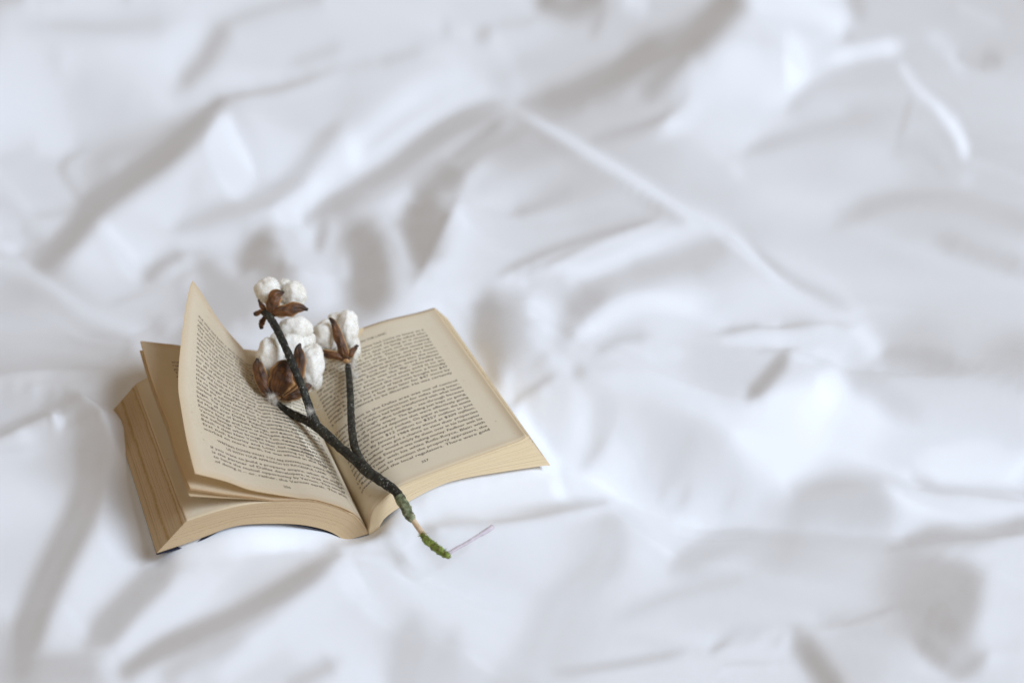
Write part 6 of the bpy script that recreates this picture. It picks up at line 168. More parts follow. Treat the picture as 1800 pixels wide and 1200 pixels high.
1,0,0,0,0,0,0,1,-1,0,1,0,0,1,4,5,4,4,3,3,3,4,2,4,3,0,-3,-1,-1,-1,0,-1,0,-1,1,0,2,2,2,2,2,2,2,2,2,0,0,-2,-2,-5,-4,-6,-5,-4,-3,-3,-2,5,7,19,18,1,-13,-11,-3,0,-1,1,1,0,-1,-1,-2,-1,-3,-2,-2,-2,-3,-2,-3,-4,-2,-3,-4,-6,-4,-6,-4,-5,-3,-3,-1,-1,2,4,4,6,5,7,7,7,5,5,4,2,3,0,0,-2,-3,-5,-7,-8,-9,-9,-8,-7,-5,-4,-3,1,0,3,3,6,7,8,5,4,2,0,0,4,5,1,2,0,1,0,2,5,5,4,3,4,3,2,1,1,2,1,0,-1,0,-4,-5,-10,-17,-25,-26,-16,-2,4,8,9,7,4,4,1,1,1,-2,-2,-1,-1,0,3,2,3,4,4,5,6,5,6,4,4,8,5,2,-1,-3,-1,-4,-2,-4,-4,-2,0,-1,2,-2,-4,-4,-6,-8,-7,-8,-8,-7,-1,10,11,9,8,9,6,-2,0,-2,-6,-7,-7,-4,-2,0,0,0,0,1,0,1,1,2,2,2,3,3,4,3,3,4,4,5,3,4,3,3,3,2,1,2,1,0,0,0,1,-2,-3,-4,-3,-5,-4,-4,-3,-3,-4,-2,-3,-2,-2,-2,0,0,0,0,0,0,0,0,0,0,0,0,0,
1,0,0,0,0,0,-1,0,1,0,0,0,0,2,2,4,4,4,3,3,5,3,5,4,2,2,0,-1,-1,-1,-1,-1,-1,0,-1,0,0,0,1,2,2,2,1,2,2,2,1,1,-1,-1,-3,-3,-5,-4,-4,-4,-2,-1,-3,-1,4,16,15,11,-6,-10,-6,-2,-2,-1,0,-2,-1,-2,-1,-2,-3,-2,-3,-2,-3,-3,-3,-2,-4,-6,-6,-4,-6,-4,-5,-3,-3,0,1,3,6,6,8,6,6,6,6,4,3,3,1,2,0,-1,-4,-5,-6,-9,-8,-8,-6,-6,-5,-4,-1,-1,3,3,7,6,5,3,4,2,3,2,-2,2,3,2,1,1,0,0,1,2,3,4,5,4,4,5,1,4,2,1,1,3,1,1,0,-5,-13,-21,-22,-11,0,2,-1,0,2,3,3,3,4,5,2,-2,-4,-7,-4,-4,0,0,1,2,4,4,4,7,10,9,6,-3,-10,-13,-13,-13,-12,-9,-7,-5,-4,-4,-2,-3,-2,-2,-2,-1,0,0,1,3,5,4,1,2,1,-2,-1,6,20,20,10,3,-3,-4,-4,-1,0,1,0,1,0,0,0,0,0,1,1,1,2,1,3,2,3,3,3,4,4,3,5,3,4,4,3,3,2,2,1,0,-1,-4,-3,-4,-3,-4,-4,-4,-4,-3,-4,-3,-2,-2,-1,-1,0,0,0,0,0,0,0,0,0,0,0,0,
0,0,0,0,0,0,1,0,0,0,0,0,0,0,3,2,3,4,3,5,3,6,5,5,4,1,1,0,0,-1,-1,1,-1,0,-1,-2,-1,-1,0,0,1,1,2,2,2,2,1,1,2,0,-1,-2,-2,-4,-3,-3,-2,-3,-2,-2,1,-2,1,5,13,9,1,-8,-5,-2,-2,-1,-2,-1,-3,-2,-2,-3,-1,-4,-2,-2,-3,-4,-4,-4,-5,-6,-6,-6,-4,-5,-2,-2,1,4,6,7,6,8,6,5,5,3,3,3,2,0,1,-2,-2,-5,-6,-7,-7,-6,-6,-2,-1,0,0,0,1,3,3,2,3,2,2,3,1,2,1,-1,1,3,0,0,1,0,-1,1,2,2,2,3,6,7,8,6,0,-1,0,2,3,3,0,-2,-8,-12,-2,0,-4,-5,-2,0,0,0,-2,1,0,2,4,1,-3,-5,-7,-4,-4,-4,-1,-2,-2,-1,0,-2,-1,0,0,-3,-8,-4,-6,-3,-1,-1,1,0,-1,-1,-4,-4,-6,-1,1,0,4,-1,-1,2,2,-3,0,3,4,2,-3,-4,-3,4,12,11,5,-2,-1,2,5,4,3,1,1,0,0,0,-1,0,-1,1,0,1,0,1,1,2,2,3,2,4,3,5,5,5,4,3,4,3,4,1,-2,-1,-3,-4,-4,-4,-3,-4,-4,-3,-3,-3,-3,-2,-1,-1,0,0,0,0,0,0,0,0,0,0,0,0,
0,0,0,0,0,0,0,0,0,0,0,0,1,0,1,2,2,2,4,4,5,5,6,6,4,4,1,0,1,0,0,-1,1,0,1,-1,-2,-1,-3,-1,0,0,1,0,1,2,2,2,1,1,1,-1,-1,-2,-3,-3,-2,-1,-4,-1,1,0,0,-1,-1,2,4,5,0,-3,-2,-1,-1,-2,-2,-2,-2,-2,-3,-2,-3,-2,-3,-2,-4,-4,-6,-6,-5,-6,-7,-4,-5,-2,1,3,5,8,8,6,6,5,3,3,3,1,1,2,0,-1,-3,-3,-5,-4,-5,-4,-1,-2,0,0,0,1,0,1,2,2,0,2,1,1,1,0,1,-1,3,1,1,0,1,0,0,-1,-1,1,1,3,3,11,14,6,-1,-1,1,-1,2,2,0,-4,-7,-5,6,5,-1,0,1,-1,-3,-5,-4,-5,-4,-3,-2,-2,2,4,2,-2,-3,-3,-2,-1,-2,-1,-2,-1,-1,-2,-1,2,6,1,4,0,1,-2,-4,-1,5,8,6,8,8,9,3,-12,-23,-20,-17,-18,-17,-10,-8,-7,-5,2,9,11,10,9,4,4,2,2,4,10,8,4,4,2,2,0,-1,0,0,-2,-1,-2,-1,-1,0,0,-1,0,1,1,2,2,3,3,4,3,5,5,4,4,4,3,1,-2,-1,-2,-4,-3,-4,-4,-3,-4,-3,-3,-2,-2,-1,0,0,-1,0,0,0,0,0,0,0,0,0,0,
0,0,0,0,0,0,0,0,0,0,0,0,0,0,0,1,1,2,2,3,5,6,7,7,7,4,2,0,0,2,0,1,0,1,0,0,0,-1,-1,-3,-3,-1,0,0,1,0,1,2,1,2,0,2,-2,-1,-1,-2,-2,-2,-3,-2,2,2,-1,-1,-1,-1,0,2,0,1,0,-2,-2,-2,-1,-3,-2,-2,-2,-2,-2,-2,-2,-3,-3,-4,-4,-6,-7,-6,-6,-7,-4,-4,-1,3,7,6,7,5,6,4,3,2,1,1,1,0,-1,0,-1,-2,-2,-3,-2,0,-1,-1,1,1,0,0,1,0,0,1,0,0,1,1,0,1,-2,0,0,5,1,2,0,0,0,0,0,-1,0,1,7,12,11,5,0,1,-1,-1,-1,1,1,-4,-7,2,7,5,1,2,2,-2,-4,-7,-9,-8,-8,-8,-6,-1,3,5,5,5,1,-1,-2,-1,1,0,0,1,-1,0,-1,3,4,3,4,4,2,1,1,3,0,0,1,4,8,8,-3,-5,-6,-5,-7,-10,-9,-8,-12,-13,-16,-16,-10,-6,-1,3,8,9,16,18,8,-3,-3,2,3,6,5,5,3,2,1,-1,-1,-1,-3,-1,-3,-2,0,-2,-1,-1,1,1,0,3,1,4,3,4,4,4,4,5,1,1,-1,-2,-2,-3,-4,-3,-3,-3,-3,-3,-2,-2,-2,0,0,1,-1,0,0,0,0,0,0,0,0,0,
1,0,0,0,0,-1,0,0,0,0,0,0,-1,1,-1,-1,-1,0,2,2,3,6,7,9,10,7,3,0,1,2,0,1,0,0,0,2,1,1,0,-1,-2,-3,-3,0,-2,0,1,0,1,0,2,0,1,-1,-1,-2,-2,-2,-3,-1,4,1,0,-2,-1,-1,0,-1,2,-1,0,-1,-2,-2,-2,-2,-2,-2,-2,-2,-1,-2,-2,-2,-2,-4,-4,-5,-6,-7,-6,-6,-6,-5,-4,2,6,6,4,5,4,4,2,2,0,1,0,0,1,0,0,0,-1,0,0,0,0,1,0,1,1,0,-1,1,0,0,1,0,0,0,1,-2,-1,-2,-1,2,5,2,2,2,0,1,1,1,0,0,1,3,7,9,7,3,2,-2,-2,-1,0,-3,-3,7,6,2,3,3,2,-1,-5,-8,-11,-10,-11,-8,-4,-2,0,1,2,3,2,2,0,2,1,2,2,0,1,1,0,-1,2,2,2,2,3,3,2,0,-2,-4,0,6,12,5,0,-3,0,-2,1,0,3,2,0,-4,-9,-14,-15,-14,-12,-9,-5,3,6,3,2,1,-2,0,-1,2,5,7,9,8,7,5,2,0,0,-2,-2,-2,-3,-2,-1,-1,-2,-1,1,-1,1,1,2,2,3,3,4,3,4,2,-1,-1,-2,-3,-3,-3,-3,-3,-3,-2,-2,-1,-1,-1,0,0,1,-1,0,0,0,0,0,0,0,0,
0,0,0,-1,0,1,0,0,0,0,0,0,0,-2,-1,-3,-2,-1,-1,1,2,3,7,10,12,13,10,-7,-2,6,2,3,1,0,1,-2,-1,-1,0,0,0,-1,0,-2,-1,-1,-1,0,0,1,-1,1,1,0,-1,-2,0,-1,-4,-1,2,0,0,-1,-1,-1,0,1,0,1,-2,-2,-1,-2,-2,-1,-2,-2,-2,-1,-2,-1,-1,-1,-2,-2,-4,-4,-5,-7,-5,-5,-6,-7,-7,-1,6,-1,1,3,5,4,4,1,2,0,1,0,1,1,1,1,2,1,1,0,1,1,1,0,0,1,0,0,0,-1,0,1,0,1,0,0,-3,-5,-6,-3,6,5,3,3,3,2,2,0,2,0,-2,-1,3,7,11,12,4,-1,-4,-2,-2,-2,2,8,4,2,4,3,0,0,-4,-4,-6,-8,-8,-10,-9,-7,-5,-1,-1,0,3,2,3,3,2,1,1,1,2,1,1,1,1,1,-1,2,1,2,2,-1,-1,0,4,9,5,2,-3,-3,-3,0,-3,0,2,4,4,3,3,3,-1,-4,-7,-10,-8,-8,-9,-9,-9,-8,-4,-3,-2,-2,-1,2,4,8,11,13,11,8,5,3,0,-1,-1,-1,-2,-2,-1,-1,-2,0,-1,0,-1,1,0,2,2,2,4,2,1,-1,-3,-3,-2,-3,-3,-2,-2,-2,-2,-1,-1,0,0,0,0,1,-1,0,0,0,0,0,0,0,
0,-1,0,1,0,0,0,0,0,-1,0,0,0,-1,-4,-4,-3,-3,-3,-2,-1,0,3,7,13,15,16,-3,-3,3,2,6,5,4,4,3,2,2,0,-1,-1,0,-1,-2,-1,-2,-1,-2,0,-1,0,-1,-1,-2,-2,-2,-2,-2,-2,0,1,-2,-2,-1,0,1,1,1,1,0,-1,0,-2,-1,-3,-2,-1,-2,-1,-2,-1,0,-1,-1,-1,0,-2,-3,-4,-5,-5,-3,-4,-4,-7,-8,-4,1,-2,0,2,5,4,3,2,1,1,1,1,1,2,2,2,1,1,2,1,1,0,1,1,-1,0,0,0,1,0,-1,1,0,0,0,-2,-4,-8,-9,-3,7,5,4,4,2,2,4,1,3,0,-2,-1,3,12,13,9,3,-2,-6,-6,0,9,8,2,1,4,3,0,-3,-3,-2,0,-1,-3,-7,-10,-10,-10,-6,-3,-1,1,3,4,1,1,0,1,0,1,1,2,0,0,2,0,1,1,2,1,2,1,4,9,6,1,-1,-3,-3,-3,-1,-1,0,-1,-3,-3,-3,1,8,10,12,7,4,0,-5,-7,-8,-11,-12,-15,-17,-14,-11,-6,-5,-3,-3,0,7,12,17,18,13,7,3,3,2,1,0,0,0,0,-2,0,-2,-1,-1,-1,-1,0,2,2,1,0,-3,-2,-3,-3,-2,-3,-2,-1,0,-1,-1,0,-1,0,0,0,0,1,-1,0,0,0,0,0,0,
-1,1,0,0,0,0,0,-1,0,1,-1,-1,0,-1,-5,-5,-5,-6,-4,-4,-5,-5,-4,-1,4,8,21,12,-17,-8,-1,0,1,2,2,4,6,2,1,-2,-1,-1,2,6,6,6,4,5,4,5,5,5,3,2,-2,-3,-2,-3,-2,-1,-8,-4,-1,2,2,3,2,2,2,0,0,-1,-1,-2,-1,-2,-3,-1,-1,-1,0,-1,0,0,0,-1,1,0,-2,-3,-4,-3,-4,-5,-7,-12,-13,1,-1,0,0,4,5,4,3,2,1,1,0,2,2,2,2,2,2,1,1,1,1,0,0,1,0,0,0,0,0,1,0,0,1,-1,0,-4,-7,-11,-8,-3,6,3,5,3,2,3,3,3,5,4,0,0,4,7,10,8,2,-4,-7,2,11,7,3,2,4,2,-2,-4,-2,-2,1,2,1,-1,-2,-6,-8,-9,-7,-5,-3,0,-1,0,-1,0,0,1,0,1,0,2,0,1,2,1,1,1,3,1,4,8,9,1,2,-1,-2,2,2,1,-1,0,-5,-9,-11,-14,-10,-3,6,10,14,12,10,10,9,7,8,0,-4,-8,-14,-22,-25,-22,-16,-12,-9,-8,-5,-1,7,18,22,15,9,6,6,6,3,3,2,2,0,0,0,-1,-1,-1,-3,-1,1,-1,-4,-4,-4,-3,-2,-2,-1,0,-1,-1,0,0,0,1,0,-1,0,0,0,0,0,0,0,0,0,0,
0,0,0,0,0,-1,0,1,-1,0,0,0,-1,-3,-5,-6,-7,-5,-5,-7,-9,-11,-14,-15,-16,-25,-61,3,49,21,30,22,24,4,-9,0,1,4,4,9,8,5,2,-4,-6,-11,-10,-6,0,5,6,5,6,4,0,-1,-2,-5,0,5,6,8,8,6,6,4,5,3,1,2,0,0,-2,-2,-2,-1,-1,-2,-2,0,-1,0,0,0,1,2,1,0,1,0,-3,-5,-4,-4,-6,-11,-15,-7,2,-2,0,1,4,6,4,3,1,1,2,1,1,2,2,3,1,2,1,1,1,0,1,-1,1,-1,1,-1,1,0,0,1,0,1,0,-2,-6,-11,-13,-3,3,1,3,3,1,1,3,2,4,8,6,2,2,1,3,4,4,0,-2,4,10,8,4,5,3,1,-2,-3,-2,0,2,0,2,2,1,1,-1,-5,-9,-8,-7,-5,-4,-3,-1,-1,0,0,0,0,0,0,2,0,1,1,1,1,1,4,7,9,4,2,0,-2,0,4,6,3,1,-2,-5,-9,-12,-11,-11,-13,-12,-7,5,11,10,7,8,8,7,8,7,8,10,13,2,-6,-16,-21,-23,-20,-17,-14,-14,-12,-2,12,19,15,10,8,8,7,7,6,5,4,3,2,1,0,0,-1,-5,-8,-8,-5,-4,-3,-2,-1,1,-1,1,2,0,1,0,0,0,0,0,0,0,1,-1,0,0,0,0,0,
0,0,0,0,-1,1,0,-1,0,-1,0,0,0,-3,-6,-8,-5,-5,-6,-7,-10,-14,-11,-23,-29,-22,12,20,2,2,-1,-1,3,19,33,26,25,17,-10,-4,6,4,0,2,2,3,3,-6,-15,-18,-19,-17,-17,-15,-11,-8,-1,-1,10,27,24,19,14,10,7,7,4,4,3,1,2,-2,-1,-1,-2,-2,-1,-1,-1,0,-1,0,1,1,1,1,2,2,2,1,-2,-4,-4,-5,-5,-10,-14,-13,0,0,0,-1,4,6,4,4,2,2,0,1,2,2,1,2,3,0,2,1,0,2,-1,2,-1,1,-1,1,-1,1,1,0,1,1,-1,-1,-3,-7,-11,-9,-4,4,-3,3,1,0,0,1,2,5,8,7,4,4,-2,-2,0,3,4,4,3,5,10,8,5,2,-1,-1,1,2,0,2,1,1,2,3,1,-1,0,-6,-9,-8,-6,-6,-3,-2,-3,-1,0,-1,0,0,0,0,1,0,1,1,1,4,9,6,2,1,0,-2,0,5,5,3,3,-1,-4,-10,-12,-6,-5,-7,-12,-14,-13,-4,6,9,7,9,10,9,5,1,0,0,7,9,10,7,5,-5,-9,-15,-16,-18,-17,-15,-12,-2,6,11,9,7,5,7,7,7,8,6,8,5,6,1,-13,-13,-8,-7,-4,-1,-1,1,1,3,2,1,2,2,1,0,0,0,0,0,0,0,0,0,0,0,0,0,
0,0,-1,0,1,-1,0,0,0,0,-1,-1,0,-3,-6,-6,-4,-4,-6,-5,-9,-7,12,-12,-30,-39,25,21,-7,5,-6,-7,-13,-11,-12,-13,-16,-9,22,24,16,32,32,8,22,21,-6,-8,3,-9,-13,-14,-11,-13,-15,-17,-8,21,19,4,7,11,10,8,8,6,6,4,2,1,0,0,-1,-1,-1,-1,-2,-1,1,-1,1,0,0,1,1,2,2,3,3,1,0,-4,-4,-3,-6,-7,-12,-15,-7,3,-2,0,1,4,6,4,4,1,1,1,1,1,3,1,2,2,1,1,2,0,1,0,1,-1,1,-1,1,-1,1,0,1,1,0,1,-2,-4,-7,-8,4,-5,-7,-7,-4,-4,-2,-1,1,0,8,15,22,3,-4,-2,-6,-1,4,4,1,1,7,8,-1,-1,4,5,7,5,4,3,2,2,2,1,2,2,0,0,-2,-6,-8,-6,-6,-5,-3,-4,-3,0,-1,0,-2,1,-1,0,1,0,4,8,7,3,0,-1,-3,-4,1,4,3,4,3,2,-2,-10,-8,-6,-3,-3,-4,-8,-14,-18,-18,-10,1,7,7,8,9,11,7,4,2,1,2,3,2,6,2,3,1,0,-3,-5,-9,-10,-10,-10,-5,-1,4,2,3,4,5,6,8,7,11,4,-13,-11,-7,-3,-1,1,2,2,3,3,3,4,4,1,2,1,0,0,0,0,0,0,0,0,0,0,0,0,
-1,0,1,0,-1,1,-1,0,0,0,0,-1,-1,-2,-4,-1,0,2,4,4,8,0,-31,-21,-7,-15,-1,-2,-11,-7,-9,-3,-3,2,3,4,4,6,5,6,10,-6,-7,15,15,21,35,23,-21,-6,3,-5,-19,-18,-17,5,9,3,4,-2,0,2,5,6,6,4,4,2,2,1,0,0,1,-2,0,-1,0,0,0,0,0,0,1,1,1,2,2,3,2,3,0,-1,-4,-5,-4,-6,-9,-13,-14,-1,0,1,-1,3,6,5,3,3,1,1,1,1,1,2,2,2,2,1,1,1,0,0,1,1,-1,1,0,0,0,1,0,0,2,0,-1,-1,-6,-9,-7,12,-4,-13,-8,-8,-4,-5,-4,2,9,11,2,16,3,-3,-1,-3,3,6,3,3,1,-1,-2,-1,2,7,6,8,8,6,6,5,4,4,2,1,1,0,1,-1,-3,-5,-6,-6,-5,-4,-4,-4,-2,-2,-1,-1,-1,0,-1,4,8,7,3,0,0,-3,-8,-7,3,2,2,3,1,5,-1,-8,-4,-3,-3,1,-1,-2,-8,-12,-15,-17,-22,-15,-3,5,8,9,10,8,6,6,3,3,1,0,2,1,1,-2,-2,-5,-4,-3,-4,-3,0,1,0,2,3,1,1,0,3,-1,8,2,-12,-5,-2,2,3,3,5,5,4,5,5,4,4,5,2,1,-1,1,0,0,0,-1,1,0,0,0,0,0,
0,0,0,0,0,-1,1,0,-1,0,-1,1,-1,-1,-3,0,2,0,1,-3,-1,0,1,9,11,30,-3,-13,2,-7,-1,-3,0,-2,-2,0,1,0,-1,-12,-13,-10,5,8,-6,-5,15,39,30,-38,-14,-7,10,-17,-4,2,2,-2,-3,-6,-4,0,2,3,2,2,1,1,1,1,1,0,0,1,0,0,0,0,-1,0,1,0,1,0,2,1,2,2,3,3,2,-1,-4,-4,-4,-4,-7,-12,-15,-8,3,-2,1,0,4,5,6,2,3,0,1,1,2,2,1,2,2,1,1,1,1,1,0,0,1,0,-1,1,0,0,1,1,0,1,1,-2,-4,-8,-13,3,10,-1,-16,-13,-7,-1,-1,5,-5,-2,-3,-2,10,6,2,-2,4,14,14,5,0,-2,0,0,1,1,2,3,4,6,7,7,7,6,6,4,2,2,-1,1,0,-2,-3,-4,-5,-5,-4,-4,-4,-4,-2,-3,-1,-3,0,8,9,3,1,-1,-2,-6,-9,-6,-3,1,0,1,2,3,-5,0,3,-2,2,1,1,-3,-4,-6,-8,-11,-13,-18,-20,-16,-4,3,5,9,10,6,3,3,4,4,4,3,1,1,1,0,0,-3,-5,-8,-13,-14,-12,-6,-1,8,10,11,9,5,6,-3,-1,4,-1,-1,5,4,4,5,6,5,6,5,5,4,4,1,1,0,0,0,-1,1,0,0,0,0,0,0,
0,0,0,-1,1,0,-1,0,1,-1,1,-1,1,0,0,2,2,2,2,3,3,5,5,14,16,9,-5,-5,-2,1,1,0,-2,-1,-1,0,1,2,1,2,-8,-20,-21,-5,3,-8,-1,-16,64,48,-42,0,-19,12,8,-12,-16,-10,-7,-6,-4,-1,-1,1,0,1,-1,1,1,1,-1,2,1,0,0,0,0,0,1,0,-1,1,1,1,1,0,2,2,3,2,2,1,-1,-5,-4,-4,-5,-8,-13,-14,-2,0,0,0,2,5,5,4,2,2,1,1,1,1,2,2,1,3,1,0,2,0,1,0,0,0,1,0,-1,1,0,1,1,1,0,-1,-3,-9,-16,-22,6,2,-6,0,0,2,-2,-11,-6,-7,8,9,12,5,2,1,0,6,12,9,2,1,1,1,-1,0,-1,-2,1,1,2,5,6,8,7,8,8,5,5,1,1,0,-2,-3,-3,-3,-4,-4,-3,-4,-4,-4,-2,-3,-2,5,6,2,0,0,-6,-9,-9,-4,-3,-3,-2,-2,0,-5,-5,4,6,6,9,6,2,1,-1,-4,-5,-6,-8,-9,-13,-15,-18,-17,-6,-2,1,7,9,4,2,-1,1,2,3,4,2,4,3,3,4,2,2,0,-5,-13,-17,-24,-22,-18,-5,9,3,16,43,30,11,5,4,1,-1,1,1,3,4,3,4,5,4,2,0,0,0,0,1,0,0,0,0,0,0,0,
0,0,0,0,0,0,0,0,0,1,0,0,1,2,5,3,2,3,2,4,3,6,7,9,6,2,-4,-9,-1,0,0,1,2,0,-1,-2,0,-1,3,1,14,11,-71,-40,16,-2,-7,5,-32,72,73,-25,2,1,-7,-10,-13,-12,-10,-6,-4,-3,0,-1,0,-1,0,0,0,0,2,0,1,1,1,0,1,0,-1,0,1,0,0,0,1,2,1,2,1,3,3,2,-1,-3,-4,-4,-5,-6,-11,-15,-9,3,-2,0,0,5,4,6,3,2,1,0,1,2,1,2,2,1,2,2,0,1,0,1,1,0,0,-1,1,0,1,0,1,0,1,0,-3,-7,-14,-25,-27,-8,3,4,2,-7,10,15,17,17,10,12,0,-8,1,1,-6,-14,-7,3,5,3,2,0,0,-1,0,0,-1,0,1,1,2,3,5,6,7,10,9,9,7,5,4,1,-1,-2,-3,-2,-3,-3,-4,-4,-6,-4,-2,3,1,2,-1,-5,-10,-11,-5,-5,-4,-5,-5,-6,-8,-12,1,10,9,15,12,8,5,4,2,2,-1,-2,-2,-5,-8,-11,-13,-14,-17,-17,-13,-8,-1,5,4,1,-2,-1,0,1,2,1,2,2,2,4,4,4,6,6,4,1,-3,-7,-20,-23,-31,-22,4,27,32,31,28,25,16,5,1,-1,-4,-15,-2,5,5,4,1,0,1,0,0,0,0,0,0,0,0,0,
0,0,0,0,0,0,1,0,0,0,0,1,0,4,8,4,3,3,3,3,4,5,7,5,3,10,-1,-8,-6,0,1,0,-1,-2,0,0,1,2,-2,3,-11,30,46,-83,-75,-3,-17,6,11,-18,61,69,-13,7,-9,1,-15,-16,-11,-7,-4,-1,-1,0,-1,-1,-1,0,0,0,1,1,1,1,1,1,-1,0,0,1,-1,1,0,1,0,1,1,1,3,3,2,2,0,-1,-5,-4,-3,-6,-7,-12,-14,-3,1,0,-1,1,6,4,4,3,1,1,1,0,2,2,2,2,1,1,2,1,0,1,0,0,0,1,0,0,0,0,1,1,1,0,-1,-3,-10,-14,-18,-13,-5,-13,17,34,16,12,3,-10,-34,-34,-8,14,11,10,5,-9,-14,-4,6,8,5,4,3,0,1,3,2,2,2,1,2,3,3,2,3,3,4,6,7,7,7,6,5,5,3,1,1,2,0,-2,-5,-6,0,-6,-4,0,-7,-12,-13,-11,-9,-6,-5,-6,-6,-7,-7,-2,6,11,12,13,8,7,7,5,4,3,3,2,1,-1,-1,-3,-6,-8,-11,-11,-13,-15,-16,-15,-9,0,-1,-3,-2,-2,-2,0,0,1,1,0,1,1,0,1,1,4,4,5,2,2,-5,4,-3,-18,-1,10,8,10,18,24,27,25,-1,-25,-1,4,5,4,3,1,-1,1,0,0,1,0,0,0,0,0,
0,0,0,0,0,1,-1,1,0,0,1,1,0,3,7,7,5,3,3,4,5,4,4,2,3,2,5,-1,-11,-7,2,2,2,2,-4,-9,-12,-3,-8,-1,-16,6,5,-30,4,8,-1,-8,-8,5,-21,57,57,-12,-2,-3,-11,-18,-12,-8,-3,-2,-1,-1,0,0,-1,-1,-1,1,0,2,1,1,1,0,1,0,0,-1,1,-1,1,0,1,1,1,2,1,2,3,2,2,-1,-3,-4,-4,-4,-6,-11,-14,-10,2,-1,1,0,2,5,5,3,2,2,0,2,1,1,1,2,2,2,1,1,1,0,1,1,0,0,0,0,0,0,1,0,1,1,1,-3,-3,-6,-7,-3,7,19,-6,-39,-34,-26,-19,-6,16,16,4,0,0,2,2,-2,-7,-12,-4,5,10,13,12,13,7,7,5,4,3,2,1,0,1,2,2,3,3,4,2,2,1,3,3,2,2,3,3,5,6,6,5,2,-1,-6,-15,-16,-16,-22,-15,-6,-2,-2,-2,-1,-1,-2,1,5,7,7,9,7,6,4,3,4,4,4,4,4,5,3,4,2,0,-1,-4,-6,-7,-10,-11,-11,-12,-12,-9,-6,-7,-6,-5,-5,-4,-3,-3,-1,-1,-1,-1,-1,0,0,-2,-2,1,3,5,8,8,-8,-3,5,4,8,8,11,10,11,34,60,14,-6,-10,-47,4,-1,2,1,2,0,-1,0,0,1,0,0,
0,0,0,1,0,-1,1,-1,1,0,1,0,1,3,5,7,5,5,5,4,3,5,2,4,2,3,5,-4,-4,-3,-3,-2,0,-2,-25,-33,-32,-31,-20,-20,2,-39,15,121,31,-19,7,-4,2,-6,6,-32,72,24,-19,3,-11,-14,-12,-6,-3,-1,0,-1,0,-2,0,-1,1,0,1,0,1,1,1,1,0,0,0,0,0,0,0,1,0,0,1,1,2,2,3,2,3,0,-2,-5,-4,-3,-5,-7,-12,-13,-3,0,0,-1,1,4,5,4,3,1,1,1,1,1,2,1,2,2,1,1,1,1,1,0,0,1,0,0,0,1,-1,1,1,1,0,1,-1,-1,-3,-3,-5,-16,-39,-35,-16,5,6,-2,0,1,2,1,0,-1,-4,-1,-2,-5,-7,-4,0,4,6,9,13,9,10,11,11,10,10,10,8,5,2,0,1,-3,-1,0,2,1,2,1,-1,-2,-3,-3,0,3,6,7,0,-13,-22,-26,-18,-3,3,4,2,3,2,1,0,3,3,4,4,5,4,4,2,2,3,2,3,3,3,4,3,6,3,5,4,3,3,1,0,-1,-3,-4,-5,-7,-8,-7,-8,-8,-9,-8,-10,-9,-10,-9,-8,-7,-4,-3,-3,-1,0,0,-1,-1,1,-8,7,14,-1,4,4,7,9,10,10,10,9,11,10,9,5,40,-9,-3,-3,-12,1,0,0,1,0,-1,0,0,
0,0,0,0,0,1,-1,1,0,0,0,1,0,2,6,6,5,6,4,4,4,3,4,1,1,3,5,5,-14,-9,-27,-29,-31,-25,-2,6,1,-2,-1,-1,1,0,-5,13,-1,6,4,7,7,4,10,4,-2,44,16,-15,2,-7,-9,-4,-2,-1,-1,1,-2,0,-1,0,-1,0,1,1,0,2,0,1,1,0,0,0,0,0,0,0,1,1,1,1,1,1,2,4,1,2,-1,-3,-4,-4,-4,-6,-9,-14,-12,3,-1,0,0,3,4,5,4,2,1,0,1,1,2,2,1,2,1,2,1,1,0,1,1,-1,1,0,0,0,1,0,0,1,1,1,1,-1,-1,-2,-6,-12,-15,-13,-30,-43,-8,11,1,2,0,2,0,0,0,-2,-2,-2,-1,3,3,0,1,2,-1,-3,-2,1,3,8,11,12,11,14,15,13,11,9,5,0,-5,-2,-3,-1,1,0,-1,-4,-7,-7,-5,-3,-7,-8,-4,-1,-1,1,0,0,2,0,1,1,2,1,3,1,2,2,3,1,2,1,1,1,1,2,3,2,4,3,5,3,5,3,3,3,3,2,3,2,0,0,-1,-4,-3,-6,-5,-7,-7,-9,-9,-9,-11,-12,-12,-12,-10,-10,-6,-3,-2,0,1,1,-3,5,7,3,7,7,11,9,10,10,9,11,11,9,8,2,1,3,2,11,-3,-1,0,-2,0,0,0,0,
1,0,0,-1,0,0,1,0,0,0,0,0,0,2,4,5,6,5,4,4,4,3,3,3,3,4,-2,-18,-16,-14,-10,-4,-3,-5,-3,-1,3,1,-4,-13,-10,-11,0,-2,-1,1,0,4,-1,6,-6,14,-23,41,48,-18,8,-9,-1,-1,-1,0,-1,-1,0,0,-1,-1,0,0,0,0,2,1,1,1,0,0,0,1,-1,1,-1,1,0,1,0,1,1,2,2,2,3,2,0,-2,-5,-3,-4,-4,-7,-12,-13,-5,1,0,-1,0,5,5,3,4,2,1,0,1,1,1,2,1,3,1,2,0,1,0,1,1,-1,1,0,0,0,1,0,1,1,0,1,0,1,-1,-4,-3,-2,-2,-11,-25,-43,-31,-1,6,1,0,0,0,0,-1,-2,0,4,1,-1,1,1,-3,-4,1,1,-3,-1,-2,-1,0,4,6,7,11,13,16,18,18,15,9,3,0,-3,-5,-4,-3,-2,-4,-6,-4,-4,-4,0,-1,0,-2,-1,0,-2,0,0,0,1,2,1,0,2,1,1,1,0,0,0,1,1,1,1,2,2,4,3,3,2,2,3,2,2,2,2,1,2,0,-1,-2,-3,-3,-3,-4,-3,-3,-2,-4,-3,-3,-5,-5,-8,-9,-11,-12,-13,-11,-9,-9,-11,-4,16,9,10,12,10,10,10,8,9,10,11,11,9,5,0,1,0,0,1,1,0,1,1,0,0,0,
